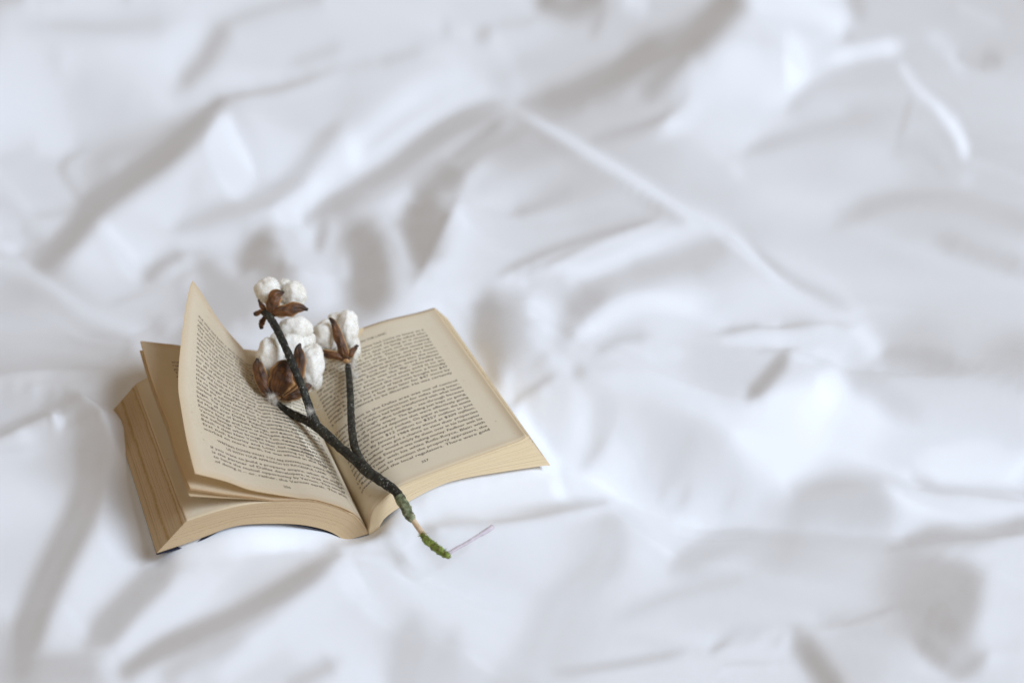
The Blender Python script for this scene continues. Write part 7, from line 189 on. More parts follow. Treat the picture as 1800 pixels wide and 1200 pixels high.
0,0,0,1,0,0,0,-1,0,1,0,0,0,1,4,4,5,4,4,4,4,3,3,4,4,5,-7,-22,1,-9,-2,-5,-4,-1,3,2,-11,-11,-5,0,-3,-5,-4,-5,-3,-2,-1,0,1,0,-1,1,0,2,30,8,-2,3,2,1,0,-1,0,-1,0,-1,0,-2,0,0,0,1,0,1,1,1,1,1,0,-1,0,0,1,0,0,0,1,1,1,1,2,2,3,2,2,-1,-4,-5,-3,-4,-6,-9,-13,-11,1,-1,0,0,2,4,6,3,2,2,1,1,0,2,1,2,2,1,1,2,1,1,0,0,1,-1,1,0,0,0,1,0,0,1,1,1,0,0,1,0,3,4,0,-8,-21,-35,-42,-15,6,-1,-1,-1,0,3,4,7,3,1,3,3,-3,-10,-9,-4,-2,-1,-3,-2,-3,0,0,1,2,3,5,4,6,11,17,18,20,16,13,6,0,-5,-5,-5,-3,-5,-4,-3,-3,-2,-2,0,0,-2,-1,-1,0,0,1,2,0,2,1,1,0,0,-1,-2,0,-1,-1,0,1,1,3,2,3,2,2,2,2,2,1,2,0,0,-1,-1,-3,-2,-2,-2,-2,0,-2,0,-1,1,-1,1,-1,-1,0,-1,-4,-5,-6,-10,-12,-16,-14,-25,-11,17,17,14,11,9,7,7,8,8,10,11,9,5,1,1,0,1,-1,1,1,0,0,0,0,0,
0,0,0,0,0,0,0,1,0,0,0,0,0,1,2,4,4,3,4,4,2,3,2,2,2,0,-11,-4,-3,-4,0,1,4,-6,-11,-8,5,5,1,-3,-5,-3,-5,-6,-5,-6,-4,-4,1,-4,-1,-6,4,-10,24,35,-14,9,2,0,0,0,-1,-1,-1,-1,-1,0,-1,0,0,1,1,1,1,0,0,1,1,0,0,0,-1,0,1,0,1,1,1,1,1,2,2,3,2,0,-1,-5,-4,-3,-5,-7,-11,-14,-5,1,0,0,0,4,4,5,3,1,1,1,1,1,2,1,1,2,2,1,1,1,0,1,1,0,0,0,0,0,0,0,1,1,-1,1,1,0,2,3,6,6,4,5,-4,-14,-23,-40,-24,-3,-4,-4,-1,5,8,6,4,6,6,-3,-10,-11,-8,-8,-7,-3,-3,-4,-3,-1,0,0,1,1,1,3,4,4,5,6,7,11,15,21,17,13,6,0,-5,-6,-5,-5,-4,-2,-3,-1,-2,0,-1,0,0,1,1,0,2,2,2,2,1,1,1,0,-2,-1,-2,-2,-3,-1,-1,0,1,1,2,2,2,3,2,1,1,-2,-1,-2,1,1,1,2,0,0,0,-1,-1,-3,-1,-3,-2,-3,-3,-2,-1,-1,-2,-2,-6,-9,-13,-17,-14,11,14,9,7,6,6,4,5,6,7,10,9,4,2,1,1,0,1,0,0,1,0,0,0,0,
0,0,0,0,0,0,0,0,0,0,0,0,1,0,2,3,3,3,3,1,3,1,1,-1,-1,-4,-6,4,6,5,1,-10,-11,-1,4,1,1,0,0,-1,-1,-4,-3,-4,-6,-6,-5,-6,-8,-5,-3,-3,2,-6,8,37,2,1,3,2,0,-1,-1,0,-1,-1,-1,0,-1,-1,0,0,1,1,1,1,1,0,0,1,0,0,0,0,0,1,0,0,1,1,2,2,2,2,3,1,-1,-4,-4,-4,-3,-5,-9,-13,-13,1,-1,1,-1,1,5,5,4,3,1,1,1,0,1,2,2,2,1,2,0,1,2,0,0,1,-1,1,0,0,0,1,0,0,1,-1,0,2,1,4,5,9,9,4,2,1,-6,-20,-35,-29,-11,-4,-1,-4,-1,12,15,1,-9,-18,-13,-2,0,-2,-5,-6,-4,0,2,-1,0,-2,-1,0,0,2,1,2,2,4,3,2,3,5,12,17,17,11,3,0,-2,-1,-1,-3,0,-2,0,-1,0,0,0,1,1,2,2,2,2,4,4,4,2,4,2,1,1,-1,-2,-3,-5,-6,-6,-4,-4,-1,0,1,3,3,3,2,-2,1,-1,0,-1,0,1,-1,1,0,0,0,-1,0,0,-1,-2,-2,-3,-5,-6,-9,-7,-2,0,1,1,10,3,2,3,3,1,3,2,3,4,5,10,5,1,1,2,1,1,0,1,0,-1,1,0,1,
0,0,0,0,0,0,1,0,0,0,0,0,-1,1,1,2,2,2,2,2,0,2,3,2,2,0,3,7,-7,-14,-5,5,2,0,-1,0,1,1,-2,0,-1,-1,-2,-2,-2,-5,-6,-6,-7,-9,-8,-4,-2,-1,-12,13,31,9,5,2,0,0,-1,-1,-1,-1,0,-2,0,0,-1,1,0,1,1,1,1,1,0,0,0,0,0,0,0,0,1,1,0,2,0,2,2,2,2,3,0,-2,-5,-4,-3,-5,-7,-11,-13,-6,2,-2,1,0,3,4,5,3,3,0,1,1,1,2,1,1,2,1,2,1,0,2,0,0,1,0,0,0,1,-1,0,0,0,1,1,0,2,2,6,7,10,8,2,0,2,-4,-16,-21,-14,-10,-12,-5,4,-6,-15,-18,-21,-8,2,2,0,-1,-1,-1,-1,1,0,1,0,0,0,0,0,2,3,0,0,-2,0,1,1,2,3,3,3,10,13,10,7,5,3,3,1,0,1,0,1,0,0,1,1,2,1,3,5,4,5,4,5,5,5,5,4,3,4,1,-1,-3,-7,-9,-11,-10,-9,-8,-6,-3,4,9,4,-1,0,-3,-1,-1,0,0,1,0,0,2,2,0,1,2,2,0,1,-1,0,-1,-2,-3,-2,4,10,2,-3,0,-2,-1,0,-1,0,0,-1,2,6,8,2,2,0,1,1,1,0,0,1,0,0,0,
1,0,0,0,0,0,-1,0,0,0,0,0,0,0,1,1,1,2,1,1,1,5,18,11,4,-16,-30,-5,12,7,1,-2,0,0,0,0,1,-2,1,-2,-1,0,-1,0,-1,-1,-3,-5,-6,-6,-8,-7,-9,-5,-13,-4,25,18,10,5,3,0,0,-1,-1,0,-2,1,-2,-1,1,0,0,0,1,2,1,0,1,0,0,0,1,0,0,0,0,0,1,0,2,1,2,2,3,2,1,-1,-3,-5,-4,-3,-5,-8,-13,-12,-1,0,0,-1,2,4,5,4,2,2,1,1,1,0,1,2,2,2,1,1,2,0,0,1,1,0,0,1,-1,0,1,0,0,0,0,0,1,3,3,6,8,8,5,1,-1,1,-4,-6,-2,-7,-10,-12,-20,-25,-25,-18,-9,-3,-1,-1,1,2,3,1,3,-1,-2,-3,-2,0,1,3,4,1,-1,-1,-2,-2,-3,-1,-1,-1,0,2,5,6,10,12,11,7,6,4,2,3,1,2,1,0,1,0,1,0,4,5,5,6,5,6,5,5,4,4,5,5,3,6,4,3,2,1,-2,-8,-11,-14,-18,-18,-6,4,12,11,4,0,-4,-4,-3,-1,-2,0,1,-1,0,2,2,1,1,2,1,2,0,3,4,1,6,8,1,-8,-3,-4,-2,-2,-3,-2,-2,-1,-1,-2,2,5,2,1,2,1,0,1,0,1,0,0,0,0,
0,0,0,0,0,0,0,0,0,0,0,0,0,0,1,0,1,0,0,0,0,2,34,-18,-22,-6,1,9,7,3,0,1,0,0,0,0,0,-1,-1,0,-1,-2,0,-1,0,0,1,-1,-3,-3,-3,-7,-10,-12,-11,-18,3,24,16,9,6,3,0,0,-1,-1,0,-1,0,0,-1,-1,1,1,1,0,1,1,1,0,1,-1,0,0,0,0,1,0,1,1,1,0,2,3,1,3,2,0,-3,-4,-3,-4,-4,-7,-10,-15,-6,2,-1,1,-2,4,4,5,4,2,1,0,1,1,1,2,1,2,2,1,1,0,2,1,-1,1,1,-1,1,0,-1,1,0,0,0,0,0,1,2,5,5,7,6,1,-1,0,-2,-2,3,-2,-2,-6,-11,-12,-13,-15,-18,-18,-14,-7,-2,1,1,2,0,-2,-2,-1,0,-1,0,-3,-2,1,0,0,-1,-3,0,-1,-1,-1,-2,0,1,4,7,9,10,10,8,6,5,5,3,1,0,0,0,1,1,6,7,8,7,5,6,4,5,4,4,3,3,3,4,2,3,4,4,3,3,3,1,-1,-2,-7,-20,-17,-5,3,9,7,2,-1,-1,-1,0,-1,-1,0,0,-1,-1,2,1,1,2,2,2,3,4,4,4,4,-9,-9,-3,-4,-4,-4,-2,-3,-2,-3,-1,-2,-2,2,0,2,0,0,1,0,1,0,0,0,1,-1,
0,0,0,0,0,0,0,0,0,0,0,0,0,0,-1,1,-1,0,0,-1,29,4,-46,0,0,4,9,1,4,4,3,1,0,0,0,1,-2,0,-1,-1,-1,-1,-2,-2,-1,2,1,2,-1,0,-2,-3,-8,-13,-17,-7,-3,5,16,13,8,4,3,0,0,-1,0,-1,-1,-1,0,0,0,1,0,1,1,1,1,0,0,1,0,-1,1,0,-1,2,0,1,0,2,1,1,3,2,2,2,-1,-4,-5,-3,-4,-4,-8,-12,-13,-1,-1,1,0,-1,5,4,4,3,2,2,0,0,2,1,1,2,1,2,1,2,0,0,2,0,0,1,0,0,1,-1,0,1,-1,1,-1,0,1,1,4,4,6,4,0,0,-1,0,-1,2,1,2,1,1,1,1,-2,-10,-17,-22,-19,-15,-7,-6,-4,-3,-4,-4,-8,-4,10,8,-3,-9,-9,-6,-1,0,-1,-1,-1,-2,-1,-1,1,2,2,6,9,9,9,9,9,6,5,3,1,0,2,6,10,9,7,7,6,5,4,4,2,3,4,2,2,3,2,2,3,2,2,1,1,2,1,1,1,4,-2,-9,-10,-5,-1,4,7,5,3,2,1,2,1,0,0,-2,-1,-2,-2,-1,-1,0,1,2,1,1,1,2,1,-13,-8,-3,-2,-3,-3,-3,-3,-2,-2,-3,-1,-3,0,-1,1,0,0,0,-1,0,0,0,0,0,
0,0,0,0,0,0,0,0,0,0,0,0,0,0,0,-2,0,2,3,5,-22,-5,-5,1,5,6,7,1,2,4,3,1,2,1,-1,-1,1,-1,-1,-1,-1,-1,-3,-3,-1,1,4,1,1,-1,0,-1,-4,-12,-11,-1,-3,-2,6,10,8,5,3,1,0,0,-1,-1,0,-1,-1,0,0,0,1,1,1,1,0,2,0,0,-1,1,-1,1,0,0,1,0,1,1,1,2,2,2,2,2,0,-2,-5,-4,-3,-4,-6,-9,-14,-9,3,-2,1,0,1,5,5,4,1,1,1,2,0,1,2,1,2,2,1,1,1,1,1,0,1,0,0,0,0,0,0,0,-1,-1,0,-1,-1,-1,1,4,5,7,5,1,4,-3,-7,3,2,0,1,2,3,4,6,9,7,2,-9,-18,-22,-19,-14,-10,-7,-7,-4,-8,-24,-20,-11,-5,5,18,16,5,-4,-5,-4,-4,-3,-4,-2,-2,1,1,1,4,7,8,9,10,9,10,10,7,7,10,9,6,7,4,4,5,3,2,3,2,1,3,2,2,2,2,2,2,2,1,0,0,2,2,0,-1,1,1,-4,-4,-5,-1,2,5,3,3,1,0,0,0,0,1,-1,0,0,0,-1,-1,0,-1,0,2,0,2,3,-9,-9,-5,-3,-2,-2,-2,-2,-3,-2,-1,-3,-4,-2,-2,-1,-1,0,0,0,0,0,0,0,0,
0,0,0,0,0,0,0,0,0,0,0,0,0,0,-1,-1,-1,-3,-4,-3,-5,-5,-3,1,4,5,5,4,0,1,3,3,2,1,0,1,-1,-1,0,-1,-2,-2,-2,-2,0,4,3,2,1,-1,-1,-1,-1,-3,-5,-3,0,-4,-6,5,7,6,3,1,1,-1,0,-1,0,-1,0,-1,1,0,0,1,1,1,1,0,1,-1,1,0,0,0,1,-1,0,1,1,0,2,1,1,3,3,1,2,-1,-4,-4,-4,-3,-5,-8,-11,-12,-2,0,0,-1,1,3,4,4,4,1,1,1,1,1,1,1,2,2,2,1,2,0,0,1,0,1,0,0,-1,-1,0,-2,0,-2,-2,-2,-2,-1,-1,2,5,8,12,10,6,-8,-11,0,3,1,1,0,1,1,4,7,9,7,6,5,0,-5,-15,-16,-17,-15,-11,-8,-6,-6,-3,-4,-10,-22,-25,-13,-4,-1,-2,-2,-1,-1,1,11,12,7,4,4,1,0,2,4,8,12,14,15,12,9,10,9,7,5,4,3,3,2,2,2,2,1,2,2,2,1,1,1,2,1,-1,1,1,2,2,0,1,-1,2,-1,-2,-2,0,1,1,1,2,1,1,0,-1,0,0,-1,0,-1,-1,0,-1,-1,-2,2,2,3,-1,-5,-5,-5,-4,-3,-1,-1,-2,-1,-3,-2,-3,-7,-2,-1,-2,-1,-1,0,-1,0,0,0,0,0,
0,0,0,0,0,0,0,0,0,0,0,0,0,-1,-1,-1,-3,-3,-3,-5,-4,-4,-3,1,2,3,5,1,1,2,1,3,3,2,3,0,0,0,-2,-1,0,-2,-2,-1,4,5,4,1,0,1,0,0,0,-2,-2,-4,0,-4,-8,0,3,5,4,3,0,0,-1,0,-1,0,-2,1,-1,0,1,1,0,2,0,1,0,1,0,0,0,0,0,0,1,0,1,1,0,1,2,2,2,3,1,0,-2,-5,-3,-4,-3,-6,-9,-13,-10,2,-1,1,-1,1,4,5,3,4,1,0,1,1,1,2,2,1,2,2,0,2,0,0,0,-1,0,-1,-2,-1,-2,-1,-2,-2,-3,-2,-2,-2,-1,2,8,11,17,14,1,-4,-11,-7,2,2,2,2,3,5,7,8,4,1,0,2,3,3,3,-2,-6,-11,-15,-15,-15,-12,-11,-9,-12,-13,-11,-7,-6,-4,1,2,0,2,0,-7,-13,-9,-7,-4,0,4,8,13,14,9,9,14,13,10,9,10,8,9,7,5,5,5,4,3,3,4,2,1,2,1,0,1,0,-1,0,0,0,2,4,3,1,1,-1,-1,0,1,1,1,1,-1,-2,0,-1,0,-1,0,0,0,0,-1,1,0,1,2,1,0,1,-1,1,-5,-6,-5,-4,-1,-3,-1,-1,-1,-1,-1,-8,-6,-2,-2,-2,0,-1,-1,1,-1,0,0,-1,0,
0,0,0,0,0,0,0,0,0,0,0,0,0,-1,-2,-2,-3,-3,-4,-3,-5,-4,-3,-2,2,2,1,2,1,2,1,3,3,3,3,2,1,1,0,-1,-1,-2,0,4,5,5,3,1,0,0,1,0,1,-1,-3,-2,0,-3,-7,-8,2,5,3,3,1,0,-1,0,-1,0,0,-2,0,1,0,1,1,0,2,0,1,0,0,0,1,-1,0,1,0,0,0,1,1,1,2,1,2,3,2,1,-1,-4,-4,-4,-3,-4,-8,-11,-12,-3,0,0,-1,0,3,4,5,3,3,1,1,0,2,1,1,2,0,1,1,0,0,0,-1,-2,-2,-1,-2,-3,-3,-1,-2,-2,-2,-2,0,0,1,6,10,12,11,8,0,0,-4,-5,-1,5,8,6,7,5,3,5,2,-3,0,0,0,0,0,1,2,1,-2,-6,-8,-13,-14,-15,-15,-12,-9,-10,-10,-12,-10,-7,-5,-6,-3,-5,0,2,5,3,4,4,2,-2,-2,4,5,6,9,8,7,6,6,6,7,7,6,8,6,8,7,7,7,7,6,4,2,1,0,-2,-3,-4,-3,-1,3,6,6,2,-1,-4,-2,-1,1,1,3,4,4,1,1,0,1,-1,-1,-1,0,1,-2,-1,-2,-2,0,2,-1,2,1,-4,-5,-3,-3,-3,-1,-2,-1,-1,-2,-5,-7,-4,-2,-1,-1,-1,0,-1,-1,0,0,-1,1,0,
0,0,0,0,0,0,0,0,0,-1,0,0,0,0,-1,-3,-3,-4,-4,-5,-4,-4,-4,-2,-2,1,1,2,1,1,3,2,2,3,3,4,3,1,1,0,-1,1,2,5,7,4,2,1,0,0,1,1,-1,-1,-1,-1,-3,0,-7,-12,0,4,4,3,1,1,0,-1,0,-1,-1,0,0,-1,1,0,1,1,1,1,0,1,1,0,-1,1,-1,0,0,1,1,0,1,1,1,1,3,2,2,2,0,-3,-5,-3,-4,-4,-5,-9,-13,-10,2,-2,1,0,1,4,5,4,2,2,1,1,1,1,0,0,1,0,-1,-1,-1,-3,-2,-1,-2,-2,-3,-4,-1,-1,0,0,-1,1,3,5,7,3,0,3,3,13,12,-1,2,1,5,7,6,6,4,4,3,1,0,-5,-1,1,1,0,-1,-1,-2,-1,0,1,0,-1,-4,-7,-6,-7,-8,-7,-7,-4,-5,-4,-3,-2,-5,-4,-7,-6,-5,-5,-5,-4,-6,-5,-5,-4,-2,-1,0,2,1,2,4,2,4,5,5,5,6,5,7,7,10,10,11,12,12,9,7,3,-1,-7,-7,-6,-4,0,1,2,0,-1,0,-2,-3,-1,-1,0,1,3,4,4,4,3,3,2,2,1,3,4,4,2,1,-1,-1,-3,-7,-3,-2,-2,-2,-2,-2,-1,-2,-2,-4,-4,-7,-4,0,-1,0,-1,-1,0,0,-1,0,0,-1,0,
0,0,0,0,0,0,-1,0,0,1,0,0,0,-1,-2,-3,-4,-4,-4,-4,-5,-5,-4,-5,-2,-2,2,2,2,2,2,1,3,2,3,3,4,4,2,2,0,2,5,8,6,4,1,-1,0,0,1,1,-1,-1,-2,-2,-3,0,-4,-10,-3,1,4,3,3,0,0,0,-1,-1,0,0,-1,0,0,0,1,1,0,2,1,0,0,0,0,0,1,0,0,0,0,1,1,1,1,1,2,2,3,2,0,-1,-4,-5,-4,-3,-5,-7,-10,-12,-4,1,-1,0,0,3,5,4,4,2,0,1,0,-1,0,-1,-3,-2,-2,-2,-3,-2,-3,-3,-2,0,-1,-2,0,2,3,4,6,4,0,-1,-1,0,0,-1,-1,1,20,23,14,6,2,4,3,4,3,2,0,-1,-4,-1,0,1,1,0,0,-2,-1,-1,-2,-2,-2,-1,-2,-2,-2,-2,0,-1,2,4,2,3,2,1,1,-1,0,-3,-5,-6,-7,-9,-10,-11,-12,-11,-9,-9,-8,-8,-7,-4,-5,-3,-2,-1,0,0,2,3,4,5,4,6,6,11,14,15,15,19,15,7,-2,-7,-5,-6,-5,-3,-3,-3,-4,-3,-3,-4,-2,-2,-2,-1,0,1,0,3,3,2,2,3,2,3,3,5,5,4,-2,0,8,5,2,0,0,-1,-2,-2,-3,-3,-4,-6,-5,-2,0,-1,0,-1,0,-1,0,0,0,0,0,0,
0,0,0,-1,0,0,1,0,0,0,0,-1,1,-1,-3,-3,-3,-4,-4,-5,-5,-5,-6,-5,-5,-2,0,2,3,3,2,3,1,3,2,3,3,4,4,3,4,5,7,8,5,3,0,-1,-1,1,2,-1,-1,-3,-1,0,-5,0,-2,-7,-8,1,3,3,3,2,0,-1,-1,0,0,-2,0,-1,1,0,1,0,2,0,1,1,0,1,0,0,-1,1,0,0,1,0,0,1,1,2,1,2,3,2,2,0,-3,-5,-5,-4,-3,-6,-8,-12,-10,2,0,1,0,1,4,5,2,0,1,-2,-1,-1,-2,-5,-3,-5,-3,-4,-2,-2,-3,-2,1,1,5,8,4,0,0,0,0,0,0,1,0,0,1,3,2,2,13,29,22,9,2,2,1,2,0,-1,0,-4,-5,3,2,1,1,0,-1,0,-2,-2,-2,-1,0,-2,-3,-2,-3,-2,-3,-2,0,2,2,2,1,2,0,1,1,2,3,4,3,3,1,-2,-3,-6,-10,-12,-13,-14,-15,-16,-12,-11,-10,-8,-6,-5,-3,-2,0,0,2,2,2,3,4,7,12,16,22,22,16,11,2,0,-1,-4,-3,-3,-3,-4,-3,-4,-4,-4,-3,-3,-4,-2,-2,-3,-2,-1,-2,-2,-1,-2,2,4,7,10,7,11,12,8,5,1,0,-2,-2,-3,-2,-5,-4,-4,-4,-2,-1,1,-1,0,0,0,-1,0,0,0,0,0,
-1,0,0,1,0,0,0,0,0,-1,0,1,-1,-1,-2,-3,-4,-4,-4,-4,-5,-5,-6,-6,-7,-4,1,4,2,3,2,2,3,2,2,3,2,3,4,5,6,8,9,7,5,1,0,-1,0,1,0,0,-2,-3,-2,0,-1,-4,2,-5,-12,-1,3,4,2,1,1,0,0,-1,-1,0,-1,0,0,1,0,1,0,1,1,1,1,-1,1,-1,1,-1,1,1,-1,2,0,1,1,1,1,2,2,2,2,0,-2,-4,-4,-4,-3,-3,-7,-9,-12,-4,3,0,2,1,2,2,0,0,-3,-3,-4,-1,-6,-6,-5,-4,-4,-3,0,1,5,4,3,1,1,1,1,1,1,2,1,0,3,3,5,6,7,7,9,7,6,12,13,9,4,0,2,-1,0,1,-3,-9,-1,5,3,2,0,-1,0,0,-1,-2,-2,-1,-1,-1,-1,-2,-1,0,0,0,1,0,1,-1,0,-2,-2,-2,-1,-1,0,1,2,3,5,4,5,3,3,1,-1,-5,-7,-11,-14,-16,-17,-16,-14,-11,-11,-9,-7,-6,-4,-2,0,-1,-2,0,-1,3,11,18,21,18,13,10,7,7,3,1,0,-1,-2,-1,-3,-2,-2,-2,-2,-4,-2,-2,-2,-2,-1,0,1,3,3,5,5,5,6,5,6,4,3,1,-1,-2,-2,-3,-4,-4,-5,-5,-3,-1,0,-1,1,0,-1,0,0,0,0,0,0,0,
0,0,0,0,0,0,0,-1,0,1,0,-1,0,0,-3,-4,-3,-4,-4,-3,-3,-5,-5,-7,-7,-6,4,3,1,3,1,2,2,2,2,1,3,3,4,4,8,9,10,7,3,1,-1,0,1,0,0,0,-4,-3,0,0,-3,-3,3,-2,-11,-5,2,3,3,3,1,-1,0,0,-1,0,-1,0,-2,1,0,1,1,1,1,1,0,1,0,0,0,1,-1,0,1,0,1,1,0,1,2,1,2,2,2,1,0,-3,-5,-3,-2,-1,-1,-6,-11,-12,1,2,1,2,0,-2,-2,-4,-6,-7,-6,-4,-4,-6,-5,-1,2,4,2,2,2,3,1,2,2,3,2,3,4,4,6,6,6,6,6,6,6,6,5,5,3,4,6,5,5,2,-1,1,-1,-5,-8,-2,4,5,3,1,0,-1,0,-1,1,-2,-2,-2,-1,0,1,0,-2,-2,-2,1,2,1,0,-1,-3,-2,-1,-3,-2,-2,-2,-1,0,0,2,3,3,4,4,5,2,5,4,2,-1,-1,-5,-8,-12,-16,-16,-17,-17,-14,-12,-11,-9,-6,-3,-3,-1,-3,-5,0,6,11,13,11,11,9,10,10,8,6,4,2,2,0,0,0,0,1,0,2,1,2,3,3,4,3,3,1,2,3,1,2,2,2,0,-1,-2,-2,-4,-4,-5,-4,-4,-4,-3,-1,1,0,-1,0,0,0,0,0,-1,0,0,0,
0,0,0,0,0,0,-1,1,0,-1,0,0,0,-1,-3,-3,-4,-3,-2,-3,-2,-3,-4,-5,-5,-3,0,2,1,1,1,1,1,1,2,2,2,2,3,6,7,10,8,5,3,0,0,1,0,2,0,-3,-2,-4,0,-1,-1,-4,2,1,-6,-10,-1,3,4,3,1,1,-1,-1,0,-1,0,-1,1,-1,1,0,1,2,0,1,1,0,0,1,0,-1,1,1,0,0,1,0,1,1,0,1,1,2,2,2,1,-1,-3,-3,1,3,2,1,-5,-12,-12,2,2,-1,-5,-5,-6,-6,-7,-11,-13,-8,-3,1,3,5,6,7,5,6,3,4,3,2,3,3,5,3,4,3,3,4,3,4,4,4,3,4,4,4,4,3,2,3,3,3,1,-2,-7,-9,-1,5,4,4,3,1,0,1,-1,0,-1,0,-1,-3,-3,0,3,4,6,2,2,2,1,0,0,0,-1,-1,-2,0,-3,-2,-2,-5,-5,-4,-4,-1,0,1,1,1,4,2,2,3,1,2,4,3,1,0,-1,-7,-11,-13,-18,-18,-18,-16,-14,-12,-11,-6,-4,-5,-3,-3,0,5,8,11,14,16,13,13,10,8,5,4,3,2,2,3,3,2,4,3,3,3,2,2,2,3,0,2,3,3,-2,-3,-3,-2,-4,-4,-4,-4,-4,-5,-4,-4,-2,-1,0,0,0,0,0,0,0,0,0,0,0,0,
0,0,0,0,-1,0,1,0,-1,1,-1,0,0,-2,-2,-4,-3,-2,-3,0,-1,0,-1,-3,-3,-3,0,1,-1,0,0,0,1,0,1,1,1,2,4,6,8,7,6,3,1,0,0,1,2,1,-1,-2,-4,-5,0,0,0,-4,-2,6,-4,-12,0,3,5,2,2,1,0,-1,-1,0,-1,0,-1,0,0,2,1,0,1,1,1,1,0,0,0,1,0,-1,1,0,0,-1,0,0,0,1,1,2,2,4,2,1,1,0,2,6,8,8,2,-7,-15,-10,-2,-7,-9,-10,-7,-6,-6,-5,-7,-13,-1,8,7,10,8,7,6,4,3,0,1,1,-1,-1,0,3,3,3,2,3,3,3,2,3,3,3,3,3,3,2,1,1,0,0,-3,-6,-5,1,6,5,5,4,4,1,0,-1,0,-1,0,-1,0,-1,-3,-4,-5,-3,-2,1,4,3,4,1,0,-1,0,-1,0,-1,0,-1,-1,0,-1,-1,-2,-1,-1,-1,0,1,1,2,2,2,4,1,1,0,2,1,1,5,3,0,0,-4,-8,-13,-15,-17,-17,-16,-14,-10,-7,-2,3,9,8,9,8,7,9,8,9,8,8,5,3,1,2,0,1,2,1,3,2,3,3,2,3,0,0,0,2,1,-1,-4,-4,-5,-4,-5,-4,-5,-5,-4,-4,-3,-3,-1,0,0,0,0,0,0,0,0,0,0,0,0,
0,-1,0,0,1,0,-1,0,0,0,0,0,-1,-1,-3,-3,-3,-2,0,0,0,1,0,0,-2,1,-1,-2,0,-1,0,0,-1,1,0,0,1,2,3,5,7,7,3,1,-1,0,1,1,1,1,-1,-2,-6,-3,0,-1,0,-4,-2,5,0,-7,-3,2,3,4,2,0,0,1,-1,-1,0,-1,0,0,0,0,1,1,2,0,1,0,1,1,0,0,-1,0,-1,-1,-2,0,-2,-1,0,0,1,2,4,5,6,6,4,3,6,8,4,0,0,-1,-2,-4,-12,-14,-15,-12,-8,-4,-1,3,7,13,10,0,-1,-1,1,2,3,4,5,5,3,2,1,-1,0,2,1,1,2,1,0,0,0,-1,1,-1,0,-1,-1,-2,-4,-10,-11,-10,-4,2,10,12,9,7,6,4,4,1,-1,1,-1,0,-1,1,-1,0,-1,1,-1,-1,1,0,2,3,0,1,-1,-1,-1,-1,-1,-1,-1,-1,-3,-1,-1,-2,-1,-3,-1,-2,-1,-1,0,0,1,1,2,4,2,3,2,2,1,-1,1,0,1,3,5,2,1,-1,-4,-9,-10,-11,-9,-6,-2,-2,0,-1,0,0,2,3,4,5,6,6,5,3,2,2,1,1,2,1,3,1,2,1,0,0,-1,0,1,-1,-1,-3,-4,-5,-5,-4,-5,-5,-4,-5,-4,-3,-2,0,0,0,0,0,0,0,0,0,0,0,0,0,
-1,1,0,0,-1,0,1,-1,0,0,0,-1,1,-2,-3,-3,-3,0,1,0,1,1,1,0,0,0,0,-1,-1,0,0,-1,0,-1,0,0,1,3,3,5,5,3,2,1,-1,-1,1,1,1,0,-2,-4,-5,-2,-1,1,-1,0,-5,4,4,-2,-9,0,3,4,3,2,0,-1,0,0,-1,0,-1,0,0,1,0,1,1,1,1,1,0,0,0,-1,-1,-2,-2,-3,-3,-3,-3,-2,-1,0,2,4,6,8,10,11,9,8,6,2,1,2,1,0,-3,-5,-10,-18,-19,-13,-8,-2,1,3,8,13,18,17,4,-6,-6,-5,-3,-1,0,3,3,7,7,6,0,0,3,3,0,-1,-1,-4,-6,-8,-13,-13,-13,-12,-11,-9,-4,3,7,8,8,9,8,8,7,8,6,7,6,6,2,-2,0,1,-1,-1,0,-1,-1,-2,0,-1,0,3,2,3,1,-1,1,-1,0,0,0,-1,-1,-2,0,-3,-2,-1,-2,0,-3,-1,-2,-2,-1,-1,-1,-1,1,0,2,2,2,4,2,2,2,3,1,-1,-1,0,-1,1,3,2,0,-1,-3,-2,-3,-3,-4,-5,-5,-3,-3,-1,1,2,3,4,5,6,4,3,3,1,1,2,0,1,-1,1,-1,0,0,0,0,0,-2,-3,-4,-4,-5,-5,-6,-4,-5,-4,-3,-3,-2,-1,0,0,0,0,0,0,0,0,0,0,0,0,
0,0,0,-1,1,0,-1,0,0,-1,0,1,-2,-1,-3,-3,1,0,1,0,1,0,0,1,1,0,-1,0,0,-1,0,0,-1,1,-1,1,1,2,5,5,4,1,0,-1,0,1,-1,1,1,-1,-4,-5,-3,-1,1,0,1,-1,-4,-3,7,-1,-9,0,3,3,4,2,1,0,0,-1,0,-1,0,-1,1,0,1,0,1,1,0,1,0,-1,-1,-3,-2,-4,-5,-5,-4,-5,-3,-4,-1,2,3,5,8,11,15,15,16,10,1,-2,-1,-3,-1,1,1,0,-15,-22,-17,-13,-8,-1,1,0,1,3,4,14,22,1,-8,-4,-5,-4,-2,-3,-1,-2,6,9,6,-2,-8,-9,-6,-8,-8,-6,-5,-3,0,0,1,1,3,2,2,3,5,4,4,5,5,5,6,5,6,6,7,10,10,4,0,-2,0,1,-1,-1,-1,-1,-1,1,0,3,3,1,0,1,-1,0,0,0,-1,0,-1,-1,-3,0,-1,-1,-1,-2,0,-2,-2,-1,-4,-1,-3,-1,-2,0,0,1,0,1,2,3,2,3,3,3,1,2,1,-1,-1,0,1,2,2,2,1,-1,-1,-2,-3,-5,-4,-3,-3,-1,0,2,3,4,4,3,3,2,1,1,0,0,1,0,0,-1,0,0,1,-1,-3,-3,-4,-5,-5,-5,-4,-6,-4,-3,-4,-3,-1,0,0,0,-1,0,0,0,0,0,0,0,0,0,
